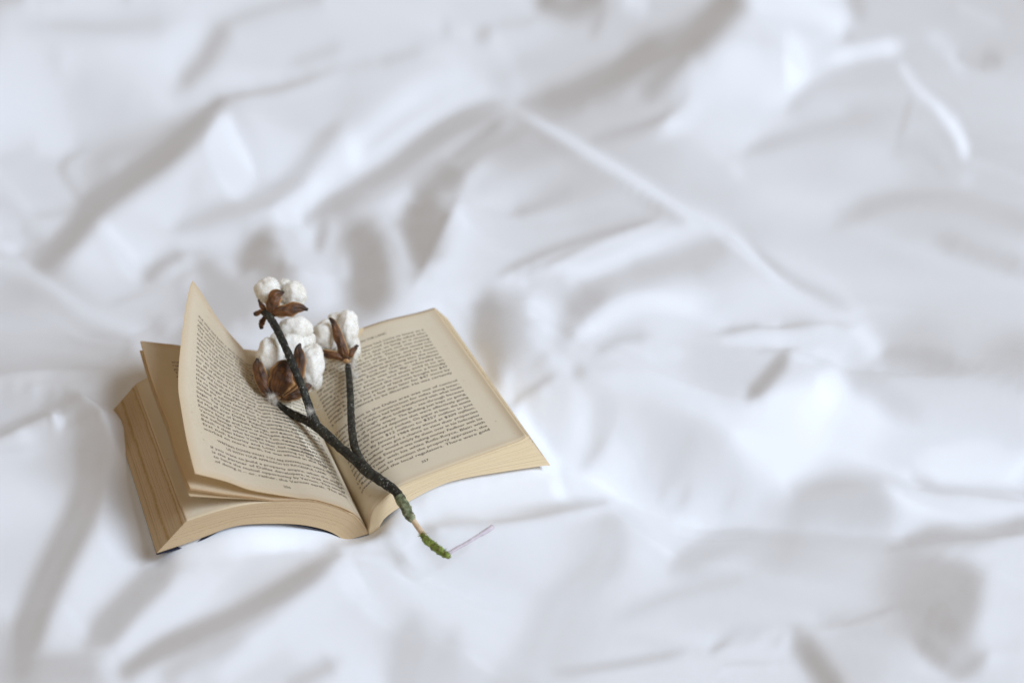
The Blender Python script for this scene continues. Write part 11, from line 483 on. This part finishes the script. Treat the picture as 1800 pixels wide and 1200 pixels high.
def mat_husk():
    k = NT('dry_brown_husk'); b = k.b
    tc = k.new('ShaderNodeTexCoord'); uv = tc.outputs['UV']; co = tc.outputs['Object']
    st = k.noise(k.mapping(uv, (16, 2.2, 1)), 1.0, 4, .65)
    bl = k.noise(co, 130, 3)
    c = k.ramp(st, [(.25, (.028, .011, .005)), (.5, (.13, .05, .014)), (.75, (.27, .11, .034))])
    c = k.mix(k.ramp(bl, [(.42, (0, 0, 0)), (.65, (.8, .8, .8))]), c, (.020, .010, .007))
    sx = k.new('ShaderNodeSeparateXYZ'); k.l(uv, sx.inputs[0])
    rim = k.ramp(sx.outputs[0], [(0, (1, 1, 1)), (.06, (.8, .8, .8)), (.14, (0, 0, 0)), (.86, (0, 0, 0)), (.94, (.8, .8, .8)), (1, (1, 1, 1))])
    c = k.mix(rim, c, (.46, .25, .10))
    tip = k.ramp(sx.outputs[1], [(.72, (0, 0, 0)), (.97, (.9, .9, .9))])
    c = k.mix(tip, c, (.03, .018, .012))
    k.l(c, b.inputs['Base Color'])
    b.inputs['Roughness'].default_value = .5; b.inputs['Specular IOR Level'].default_value = .4
    k.bump(st, .5, .0008)
    return k.m

def mat_lint():
    k = NT('raw_cotton'); b = k.b
    co = k.new('ShaderNodeTexCoord').outputs['Object']
    n = k.noise(co, 160, 4, .6)
    c = k.mix(k.ramp(n, [(.35, (0, 0, 0)), (.8, (1, 1, 1))]), (.88, .85, .785), (.82, .765, .66))
    k.l(c, b.inputs['Base Color'])
    b.inputs['Roughness'].default_value = 1.0; b.inputs['Specular IOR Level'].default_value = .05
    b.inputs['Subsurface Weight'].default_value = .35
    b.inputs['Subsurface Radius'].default_value = (.004, .0035, .003)
    b.inputs['Subsurface Scale'].default_value = 1.0
    k.bump(k.noise(co, 420, 3, .6), .16, .0012)
    return k.m

def mat_fuzz():
    k = NT('cotton_fibres'); b = k.b
    b.inputs['Base Color'].default_value = (.88, .85, .79, 1); b.inputs['Roughness'].default_value = 1
    b.inputs['Specular IOR Level'].default_value = .02
    tl = k.new('ShaderNodeBsdfTranslucent'); tl.inputs[0].default_value = (.88, .85, .79, 1)
    tp = k.new('ShaderNodeBsdfTransparent')
    m1 = k.new('ShaderNodeMixShader'); m1.inputs[0].default_value = .45
    m2 = k.new('ShaderNodeMixShader'); m2.inputs[0].default_value = .45
    k.l(b.outputs[0], m1.inputs[1]); k.l(tl.outputs[0], m1.inputs[2])
    k.l(m1.outputs[0], m2.inputs[1]); k.l(tp.outputs[0], m2.inputs[2])
    k.l(m2.outputs[0], k.n['Material Output'].inputs['Surface'])
    return k.m

def mat_mottled(name, stops, scale, rough=.8):
    k = NT(name)
    co = k.new('ShaderNodeTexCoord').outputs['Object']
    n = k.noise(co, scale, 4, .65)
    k.l(k.ramp(n, stops), k.b.inputs['Base Color']); k.b.inputs['Roughness'].default_value = rough
    k.b.inputs['Specular IOR Level'].default_value = .2
    k.bump(n, .7, .001)
    return k.m

M_SHEET = mat_sheet()
M_PAPER = mat_paper('aged_paper', .34)
M_PAGE = mat_paper('aged_paper_lying', .03)
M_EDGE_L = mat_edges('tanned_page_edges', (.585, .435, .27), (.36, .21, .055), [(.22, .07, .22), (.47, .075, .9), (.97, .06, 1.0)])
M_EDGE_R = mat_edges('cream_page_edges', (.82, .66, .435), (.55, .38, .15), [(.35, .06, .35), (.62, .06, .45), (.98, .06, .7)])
M_INK = mat_plain('printing_ink', (.125, .11, .09), .85, .1)
M_COVER = mat_plain('navy_cover', (.012, .015, .035), .35, .5)
M_BARK = mat_bark(); M_HUSK = mat_husk(); M_LINT = mat_lint(); M_FUZZ = mat_fuzz()

# ------------------------------------------------------------------ the setting: floor beyond the bed
def build_floor():
    k = NT('beige_floor')
    co = k.new('ShaderNodeTexCoord').outputs['Object']
    k.l(k.ramp(k.noise(k.mapping(co, (1, 9, 1)), 3, 4), [(.3, (.50, .43, .30)), (.7, (.58, .50, .36))]), k.b.inputs['Base Color'])
    k.b.inputs['Roughness'].default_value = .6
    me = bpy.data.meshes.new('floor')
    me.from_pydata([(-9, -3, -.6), (9, -3, -.6), (9, 14, -.6), (-9, 14, -.6)], [], [(0, 1, 2, 3)])
    o = link('floor', me, None, k.m, False); o['kind'] = 'structure'
build_floor()

# ------------------------------------------------------------------ the rumpled sheet
SHEET_NU, SHEET_NV, SHEET_STEP = 286, 185, 8
def load_heights():
    d = np.array(SHEET_DATA, dtype=np.int64).reshape(SHEET_NV, SHEET_NU)
    return np.cumsum(np.cumsum(d, 0), 1)*5e-5

def build_sheet():
    z = load_heights()
    # sheet lattice: rows get wider apart with distance, on a level bed
    xs = SHEET_X0 + np.arange(SHEET_NU)*SHEET_DX     # spread per metre of row scale
    S = np.zeros((SHEET_NV, SHEET_NU, 3))
    S[..., 0] = xs[None, :]*np.array(SHEET_SPREAD)[:, None]
    S[..., 1] = np.array(SHEET_Y)[:, None]
    S[..., 2] = z
    # the rest of the bed, out of shot: the folds die away to a level sheet
    def pad(S, axis, first, steps, move):
        e = S[:, :1] if axis == 1 and first else S[:, -1:] if axis == 1 else S[:1] if first else S[-1:]
        out = []
        for d in steps:
            q = e.copy(); q[..., move] += d if not first or axis == 0 else -d
            q[..., 2] *= math.exp(-abs(d)*9); out.append(q)
        out = out[::-1] if first else out
        return np.concatenate((out + [S]) if first else ([S] + out), axis)
    S = pad(S, 1, True, (.03, .07, .13, .22, .35, .55), 0)
    S = pad(S, 1, False, (.03, .07, .13, .22, .35, .55), 0)
    S = pad(S, 0, False, (-.03, -.07, -.13, -.22, -.35), 1)
    # beyond the side of the bed the sheet hangs down
    bx, by, nx, ny = BED_EDGE
    over = (S[..., 0]-bx)*nx + (S[..., 1]-by)*ny
    S[..., 2] -= np.where(over > 0, np.minimum(.45, 3*over), 0)
    me = grid_mesh('bed_sheet', S, flip=True)
    o = link('bed_sheet', me, None, M_SHEET)
    o['label'] = 'white rumpled cotton bed sheet with soft folds under the open book'
    o['category'] = 'bed sheet'
    md = o.modifiers.new('smooth', 'SUBSURF'); md.levels = 1; md.render_levels = 1
    return o
build_sheet()

# ------------------------------------------------------------------ the open book
book = empty('open_book', (*BOOK_AT[:2], BOOK_AT[2]), BOOK_TURN,
             'old paperback lying open on the sheet, yellowed pages, one leaf curling up', 'book')

def block(name, top_t, top_h, un_t, un_h, mat, seed, layers=26):
    """one half of the pages: a stack of thin uneven slabs between the upper and lower curves"""
    rnd = random.Random(seed)
    nu, nv = 34, 14
    tt, th = resamp(top_t, nu), resamp(top_h, nu)
    bt, bh = resamp(un_t, nu), resamp(un_h, nu)
    if tt[0, 0] > tt[-1, 0]: pass
    bm = bmesh.new(); uvl = bm.loops.layers.uv.new('UVMap')
    vs = np.linspace(0, 1, nv)
    def surf(k):
        t = tt*k + bt*(1-k); h = th*k + bh*(1-k)
        return t[None]*(1-vs)[:, None, None] + h[None]*vs[:, None, None]
    for i in range(layers):
        k0 = i/layers; k1 = (i+1)/layers - .012/layers
        lo, hi = surf(k0), surf(k1)
        inset = rnd.uniform(0, .00022); tin = rnd.uniform(0, .00012); hin = rnd.uniform(0, .0004)
        for S in (lo, hi):
            d = S[:, 1]-S[:, 0]; d /= np.linalg.norm(d, axis=1)[:, None]
            fore_at = 0 if FORE_FIRST[name] else -1
            if fore_at == 0: S[:, 0] += d*inset
            else:
                d = S[:, -2]-S[:, -1]; d /= np.linalg.norm(d, axis=1)[:, None]; S[:, -1] += d*inset
            S[0, :, 1] += tin; S[-1, :, 1] -= hin
        VL = [[bm.verts.new(p) for p in row] for row in lo]
        VH = [[bm.verts.new(p) for p in row] for row in hi]
        def quad(a, b, c, d, uvs):
            f = bm.faces.new((a, b, c, d))
            for l, q in zip(f.loops, uvs): l[uvl].uv = q
        for j in range(nv-1):
            for m in range(nu-1):
                if i == layers-1:
                    quad(VH[j][m], VH[j][m+1], VH[j+1][m+1], VH[j+1][m], [(m/nu, 1), ((m+1)/nu, 1), ((m+1)/nu, 1), (m/nu, 1)])
                if i == 0:
                    quad(VL[j][m], VL[j+1][m], VL[j+1][m+1], VL[j][m+1], [(m/nu, 0)]*4)
            e0, e1 = 10+j/nv*1.5, 10+(j+1)/nv*1.5
            quad(VL[j][0], VH[j][0], VH[j+1][0], VL[j+1][0], [(e0, k0), (e0, k1), (e1, k1), (e1, k0)])
            quad(VL[j][-1], VL[j+1][-1], VH[j+1][-1], VH[j][-1], [(e0, k0), (e1, k0), (e1, k1), (e0, k1)])
        for m in range(nu-1):
            e0, e1 = m/nu, (m+1)/nu
            quad(VL[0][m], VL[0][m+1], VH[0][m+1], VH[0][m], [(e0, k0), (e1, k0), (e1, k1), (e0, k1)])
            quad(VL[-1][m], VH[-1][m], VH[-1][m+1], VL[-1][m+1], [(e0, k0), (e0, k1), (e1, k1), (e1, k0)])
    me = bpy.data.meshes.new('page_block'); bm.to_mesh(me); bm.free()
    return link('page_block', me, book, mat, False)
FORE_FIRST = {'left': True, 'right': False}
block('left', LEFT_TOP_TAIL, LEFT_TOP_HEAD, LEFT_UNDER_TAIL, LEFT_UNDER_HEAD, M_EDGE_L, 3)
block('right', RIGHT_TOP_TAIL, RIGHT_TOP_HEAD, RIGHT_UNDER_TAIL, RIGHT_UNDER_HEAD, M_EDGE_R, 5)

def build_cover():
    off = np.array([0, 0, -.0003])
    t = np.vstack([resamp(LEFT_UNDER_TAIL, 40), resamp([LEFT_UNDER_TAIL[-1], [.1265, 0, -.0268], RIGHT_UNDER_TAIL[0]], 8)[1:-1], resamp(RIGHT_UNDER_TAIL, 40)]) + off
    h = np.vstack([resamp(LEFT_UNDER_HEAD, 40), resamp([LEFT_UNDER_HEAD[-1], [.1255, .198, -.0145], RIGHT_UNDER_HEAD[0]], 8)[1:-1], resamp(RIGHT_UNDER_HEAD, 40)]) + off
    t[:14, 2] -= .0030*np.sin(np.linspace(0.15, 1, 14)*math.pi)
    t[24:40, 2] -= .0022*np.sin(np.linspace(0, 1, 16)*math.pi)
    vs = np.linspace(.007, .995, 12)[:, None, None]
    vs = vs + (1-vs)*.03*(t[None, :, :1] > .125)
    S = t[None]*(1-vs) + h[None]*vs
    o = link('cover', grid_mesh('cover', S), book, M_COVER)
    md = o.modifiers.new('card', 'SOLIDIFY'); md.thickness = .0004; md.offset = -1
build_cover()

# leaves: surfaces run from the gutter (u = 0) to the fore edge, tail (v = 0) to head
GUT = [CURL_TAIL[0], CURL_HEAD[0]]
def lift(S, d):
    du = np.gradient(S, axis=1); dv = np.gradient(S, axis=0)
    n = np.cross(du, dv); n /= np.linalg.norm(n, axis=2)[..., None] + 1e-12
    if n[..., 2].mean() < 0: n = -n
    return S + n*d
def leaf(S, name='leaf', thick=.00012):
    o = link(name, grid_mesh(name, S), book, M_PAGE if name == 'page' else M_PAPER)
    if name == 'page':
        md = o.modifiers.new('paper', 'SOLIDIFY'); md.thickness = thick; md.offset = 0
    return o
S_RIGHT = coons(RIGHT_TOP_TAIL, RIGHT_TOP_HEAD, GUT, [RIGHT_TOP_TAIL[-1], RIGHT_TOP_HEAD[-1]], 90, 60)
S_LEFT = coons(LEFT_TOP_TAIL[::-1], LEFT_TOP_HEAD[::-1], GUT, [LEFT_TOP_TAIL[0], LEFT_TOP_HEAD[0]], 90, 60)
S_CURL = coons(CURL_TAIL, CURL_HEAD, GUT, CURL_FORE, 100, 80)
_u = np.linspace(0, 1, 100)[None, :]; _v = np.linspace(0, 1, 80)[:, None]
S_CURL[..., 2] += (.0010*np.sin(_v*5.2+_u*2)*_u**2*(1-_u)*2 + .0004*np.sin(_v*9+1-_u*3)*_u**3)*np.sin(_v*math.pi)
S_LEAN = coons(LEAN_TAIL, LEAN_HEAD, GUT, LEAN_FORE, 100, 80)
S_LEFT = coons(LEFT_TOP_TAIL[::-1], LEFT_TOP_HEAD[::-1], GUT, [LEFT_TOP_TAIL[0], LEFT_TOP_HEAD[0]], 100, 80)
def inset(S, a): # trim the leaf a little at fore edge so that it does not sit flush with the block
    S = S.copy(); u = np.linspace(0, 1, S.shape[1])*(1-a)*(S.shape[1]-1)
    i = np.minimum(u.astype(int), S.shape[1]-2); f = (u-i)[None, :, None]
    return S[:, i]*(1-f)+S[:, i+1]*f
wob = (np.sin(np.linspace(0, 5, 80))[:, None]*np.linspace(0, 1, 100)[None, :]**2)[..., None]
def above(S, below, gap):
    # keep each leaf clear of the one under it
    S = S.copy(); r = np.minimum(1, _u*9)
    S[..., 2] = np.maximum(S[..., 2], below[..., 2] + gap*r)
    return S
S_PAGE_L = lift(inset(S_LEFT, .006), .0003)
S_LOW = above(S_LEAN*.80 + S_LEFT*.20 + np.array([0, 0, -.0006]), S_PAGE_L, .0003)
S_MID = above(lift(S_LEAN, -.0009), S_LOW, .0003)
S_MID2 = above(lift(S_LEAN, -.0004) + wob*np.array([0, 0, .0003]), S_MID, .0003)
S_LEAN = above(S_LEAN, S_MID2, .0003)
S_CURL = above(S_CURL, S_LEAN, .0007)
S_PAGE_R = lift(inset(S_RIGHT, .004), .0004)
page_r = leaf(S_PAGE_R, 'page')
page_l = leaf(S_PAGE_L, 'page')
leaf_curl = leaf(S_CURL)
leaf_lean = leaf(S_LEAN)
for S in (S_LOW, S_MID, S_MID2): leaf(S)

# ------------------------------------------------------------------ printed text, laid on the leaves
def text_tris(body, size):
    cu = bpy.data.curves.new('line', 'FONT'); cu.body = body; cu.size = size; cu.resolution_u = 2
    cu.offset = 0
    ob = bpy.data.objects.new('line', cu); C.objects.link(ob)
    bpy.context.view_layer.update()
    me = ob.evaluated_get(bpy.context.evaluated_depsgraph_get()).to_mesh()
    co = np.empty(len(me.vertices)*3); me.vertices.foreach_get('co', co); co = co.reshape(-1, 3)[:, :2]
    faces = [tuple(p.vertices) for p in me.polygons]
    ob.evaluated_get(bpy.context.evaluated_depsgraph_get()).to_mesh_clear()
    bpy.data.objects.remove(ob); bpy.data.curves.remove(cu)
    return co, faces

def sample(S, u, v):
    nv, nu = S.shape[:2]
    x = np.clip(u, 0, 1)*(nu-1); y = np.clip(v, 0, 1)*(nv-1)
    i = np.minimum(x.astype(int), nu-2); j = np.minimum(y.astype(int), nv-2); a = (x-i)[:, None]; b = (y-j)[:, None]
    return S[j, i]*(1-a)*(1-b)+S[j, i+1]*a*(1-b)+S[j+1, i]*(1-a)*b+S[j+1, i+1]*a*b

def print_page(S, parent, lines, left, up=.00022):
    """lines: (text, y mm from the tail, x0 mm, x1 mm from the inner/outer side, size mm, mode)"""
    V = []; F = []
    Sx = lift(S, up)
    for body, y, x0, x1, size, mode in lines:
        co, fs = text_tris(body, size*1e-3)
        if not len(co): continue
        co = co*1e3
        w = co[:, 0].max()-co[:, 0].min()
        if mode == 'J': co[:, 0] = (co[:, 0]-co[:, 0].min())*(x1-x0)/w + x0
        elif mode == 'C': co[:, 0] = co[:, 0]-co[:, 0].min()-w/2 + (x0+x1)/2
        else:           co[:, 0] = (co[:, 0]-co[:, 0].min())*min(1.12, (x1-x0)/w) + x0
        yy = y + co[:, 1]
        xm = (129 - co[:, 0]) if left else co[:, 0]
        P = sample(Sx, xm/129.0, yy/198.0)
        n = len(V); V += P.tolist(); F += [tuple(i+n for i in f) for f in fs]
    me = bpy.data.meshes.new('printed_text'); me.from_pydata(V, [], F)
    return link('printed_text', me, parent, M_INK, False)

R1 = """which the whole of the county had come to know as a
dirt strip of scrub on the lake road. Nobody asked who
was on the other side of a deal, so long as it closed
and the fees were paid, and the next one was waiting
in the lobby with its papers ready. Those who would not
sign were simply left out of the party, and very few
of them were. At the breakfasts there would be a dozen
men around the table, one deal passing into the next
along Cedar Creek. Faulkner Oaks, every Faulkner
friend's favourite trick was the 'flip', whereby he
bought land for peanuts, and then sold it to an
associate, who borrowed the money from a friendly
Savings & Loan. One parcel of land was bought for $47
million and sold just a few days later for $47 more by
a man who claimed to be illiterate. He was certainly
not alone.""".split('\n')[:15]
R2 = """Development in the Dallas area was out of control
with condos under construction for miles along Inter-
state. The city's skyline had been transformed with what locals
called 'see-through' office buildings – see-through because
they were all mostly empty. The building just kept on going,
with federally insured deposits that were effectively going
straight to the developers' pockets. On paper at least, the assets
had grown from $12 million to $257 million in just
two years. By January 1984 they stood at $309 million.
Investors never even got a chance to view their properties
because Faulkner would simply fly them over in his helicopter
without landing. Everyone was making money: Faulkner with his
Learjet, Toler with his white Rolls-Royce, Blain with
a Rolex – not to mention the property appraisers, the
investors and the local regulators. There were gold""".split('\n')
lines = [("A GAMBLE ON THE LAND", 178.5, 15, 111, 3.4, 'C')]
for i, t in enumerate(R1): lines.append((t, 101.5+4.86*(14-i), 15, 110.5, 3.75, 'J'))
for i, t in enumerate(R2): lines.append((t, 22+4.86*(14-i), 15, 110.5, 3.75, 'J'))
lines.append(("257", 13.5, 15, 110, 3.3, 'C'))
print_page(S_PAGE_R, page_r, lines, False)

L1 = """and what had been a quiet town of farmers and retired
railroad men became, in the space of a few months, the
place where every banker in the state wanted to be seen.
The money came in on the first flight of the morning
and went out again before lunch, in the form of loans,
options and promises, and no one could say any longer
whose it had been to begin with. It hardly mattered;
there was always another buyer and another appraisal.
A man with a clean shirt and a line of credit might
own six hundred acres by the end of the week, and owe
for all of them. The lenders asked for little, and the
examiners, three to the whole district, for less. What
they did look at was a stack of paper as high as a
chair, each sheet signed and stamped and in order.
He no longer simply bought the land, he was the land.
While the others settled for a share, he held them all.
Garland, the bedroom suburb east of town, was where it
began. The Wise Circle Grill's property breakfasts were
known all over Dallas. Regulars included the mayor,
Ed McBirney of Sunbelt Savings, and such names from
Empire Savings and Loan of Mesquite, State Savings and
Vernon Savings. There was also Tom, the former builder,
the individual who brought Northerners to the table.
Beach, a clean New York broker, had come down to his
first such Security and Loan meeting to be told it
worked on more, earth, he was advised in the lobby.""".split('\n')
lines = []
for i, t in enumerate(L1): lines.append((t, 51+4.86*(25-i), 15, 113, 3.75, 'J'))
lines += [("WRITING DOWN WHAT YOU ARE KNOWN FOR? WRITE TO", 43.5, 24, 110, 3.4, 'J'),
          ("US WITH YOUR APPROACH TO SUCCESSFUL LAND", 38.8, 30, 104, 3.4, 'J')]
for i, t in enumerate(["If you want to build a property empire, when the state",
                       "is the partner of Dallas developers, it was essential",
                       "to have the mutual opportunity by Vernon. The secret",
                       "of doing it – or, rather, the Vernon earth. The plan"]):
    lines.append((t, 33-4.86*i, 17, 113, 3.75, 'J'))
lines.append(("256", 10.5, 17, 113, 3.3, 'C'))
print_page(S_CURL, leaf_curl, lines, True)
lines = [(t, 60+4.86*(23-i), 20, 113, 3.75, 'J') for i, t in enumerate(L1[:24])]
print_page(S_LEAN, leaf_lean, lines, True)
print_page(S_PAGE_L, page_l, [(t, 25+4.86*(25-i), 15, 113, 3.75, 'J') for i, t in enumerate(L1)], True)

# ------------------------------------------------------------------ the cotton branch
org = Vector(STEM_MAIN[4][:3])
branch = empty('cotton_branch', org, 0, 'forked dark cotton twig with three open white bolls lying across the book', 'cotton branch')
def rel(pts): return [[p[0]-org.x, p[1]-org.y, p[2]-org.z]+list(p[3:]) for p in pts]
link('stem', tube('stem', rel(STEM_MAIN), 18, 90, .17, 1), branch, M_BARK)
for k, pts in enumerate((STEM_LEFT, STEM_MIDDLE, STEM_RIGHT)):
    link('fork', tube('fork', rel(pts), 16, 90, .15, 10+k), branch, M_BARK)
M_SHEATH = mat_mottled('green_bark_sheath', [(.32, (.07, .07, .04)), (.5, (.19, .21, .11)), (.68, (.40, .38, .25))], 260)
M_WOOD = mat_mottled('pale_bare_wood', [(.3, (.55, .38, .22)), (.7, (.72, .56, .38))], 260)
M_MOSS = mat_mottled('bright_moss', [(.34, (.12, .08, .035)), (.47, (.17, .21, .045)), (.6, (.27, .33, .075)), (.75, (.46, .45, .20))], 330)
M_PINK = mat_mottled('mauve_twig', [(.3, (.50, .43, .46)), (.7, (.66, .58, .60))], 300)
link('sheath', tube('sheath', rel(SHEATH), 12, 22, .28, 31), branch, M_SHEATH)
link('bare_twig', tube('bare_twig', rel(BARE_TWIG), 12, 22, .12, 41), branch, M_WOOD)
link('side_twig', tube('side_twig', rel(SIDE_TWIG), 10, 26, .12, 51), branch, M_PINK)

def moss():
    bm = bmesh.new(); rnd = random.Random(9)
    P = resamp(rel(MOSS), 60)
    me0 = tube('moss_core', rel(MOSS), 12, 40, .38, 61)
    bm.from_mesh(me0); bpy.data.meshes.remove(me0)
    for i in range(420):
        q = P[rnd.randrange(60)]; p = Vector(q[:3]); d = Vector((rnd.gauss(0, 1), rnd.gauss(0, 1), abs(rnd.gauss(0, 1)))).normalized()
        s = d.orthogonal().normalized()*.00028; o = p + d*q[3]*.85; L = rnd.uniform(.0007, .002)
        v = [bm.verts.new(o-s), bm.verts.new(o+s), bm.verts.new(o+d*L+Vector((rnd.gauss(0, .0004), rnd.gauss(0, .0004), 0)))]
        bm.faces.new(v)
    me = bpy.data.meshes.new('moss'); bm.to_mesh(me); bm.free()
    link('moss', me, branch, M_MOSS)
moss()

VU, VF, VR = Vector(VIEW_UP), Vector(VIEW_FWD), Vector((1, 0, 0))
def lobe_mesh(c, rx, ry, rot, seed):
    bm = bmesh.new(); bmesh.ops.create_icosphere(bm, subdivisions=5, radius=1)
    ca, sa = math.cos(rot), math.sin(rot)
    r = VR*ca + VU*sa; u = VU*ca - VR*sa; rz = (rx+ry)*.42
    sd = Vector((seed*3.1, seed*1.7, seed))
    for v in bm.verts:
        q = v.co.copy()
        g = .90 + .15*noise.noise(q*1.3+sd) + .07*noise.noise(q*2.6+sd) + .018*noise.noise(q*5+sd)
        v.co = c + (r*q.x*rx + u*q.y*ry + VF*q.z*rz)*g
    me = bpy.data.meshes.new('lint_lobe'); bm.to_mesh(me); bm.free()
    return me
def fuzz_mesh(me, seed, n=9000, grow=1.0):
    rnd = random.Random(seed); bm = bmesh.new()
    V = me.vertices
    for i in range(n):
        v = V[rnd.randrange(len(V))]; p = v.co.copy(); nn = v.normal.copy()
        t = Vector((rnd.gauss(0, 1), rnd.gauss(0, 1), rnd.gauss(0, 1))); t = (t - nn*t.dot(nn)).normalized()
        d = (nn*rnd.uniform(.2, 1.25) + t).normalized()
        L = grow*rnd.uniform(.0014, .0044)*(1.7 if rnd.random() < .06 else 1); s = d.cross(VF)
        if s.length < .1: continue
        s = s.normalized()*.00006
        a = p - nn*.0002; b = a + d*L*.5; c = b + (d*.6 + nn*.2 - t*rnd.uniform(-.5, .9)).normalized()*L*.5
        q = [bm.verts.new(x) for x in (a-s, a+s, b+s, b-s, c)]
        bm.faces.new((q[0], q[1], q[2], q[3])); bm.faces.new((q[3], q[2], q[4]))
    out = bpy.data.meshes.new('lint_fuzz'); bm.to_mesh(out); bm.free()
    return out
def petal_mesh(pts, cup, ctr):
    P = resamp(pts, 26); nw = 11
    S = np.zeros((26, nw, 3))
    for i in range(26):
        t = Vector(P[min(i+1, 25), :3]) - Vector(P[max(i-1, 0), :3])
        w = t.cross(VF); w = w.normalized() if w.length > 1e-9 else VR
        for j in range(nw):
            x = -1 + 2*j/(nw-1)
            wd = P[i, 3]*(1.06 + .30*noise.noise(Vector((i*.22, 3*np.sign(x), P[0, 0]*900))) + .08*noise.noise(Vector((i*.7, x*2, P[0, 0]*900))))
            back = cup*P[i, 3]*(1-math.sqrt(max(0, 1-.92*x*x)))*1.6
            crk = .0011*noise.noise(Vector((i*.3, x*3.0, P[0, 1]*777)))
            q = Vector(P[i, :3]) + w*x*wd + VF*(back + crk)
            S[i, j] = q
    return grid_mesh('husk_petal', S)
wi = 0
for bi, boll in enumerate((BOLL_FAR, BOLL_NEAR, BOLL_RIGHT)):
    bx, by, bz, br = boll['base']
    c = Vector((bx, by, bz)) - org
    me = bpy.data.meshes.new('cotton_boll'); bm = bmesh.new(); bmesh.ops.create_icosphere(bm, subdivisions=3, radius=1)
    for v in bm.verts:
        g = 1+.2*noise.noise(v.co*2.2+Vector((bi, 0, 0)))
        v.co = c + (VR*v.co.x + VU*v.co.y*.8 + VF*v.co.z*.8)*br*g*.8
    bm.to_mesh(me); bm.free()
    root = link('cotton_boll', me, branch, M_HUSK)
    for li, (x, y, z, rx, ry, rot) in enumerate(boll['lobes']):
        m = lobe_mesh(Vector((x, y, z))-org, rx, ry, rot, bi*10+li)
        link('lint_lobe', m, root, M_LINT)
        o = link('lint_fuzz', fuzz_mesh(m, bi*10+li), root, M_FUZZ); o['kind'] = 'stuff'
    for pts, cup in boll['petals']:
        o = link('husk_petal', petal_mesh(rel(pts), cup, c), root, M_HUSK)
        md = o.modifiers.new('rind', 'SOLIDIFY'); md.thickness = .0006; md.offset = -1 
        md = o.modifiers.new('round', 'SUBSURF'); md.levels = 1; md.render_levels = 1
for x, y, z, r in WISPS:
    m = lobe_mesh(Vector((x, y, z))-org, r*.7, r*.3, .4+wi, 70+wi); wi += 1
    me = fuzz_mesh(m, 80+wi, 260, 1.7)
    link('lint_wisp', me, branch, M_FUZZ)
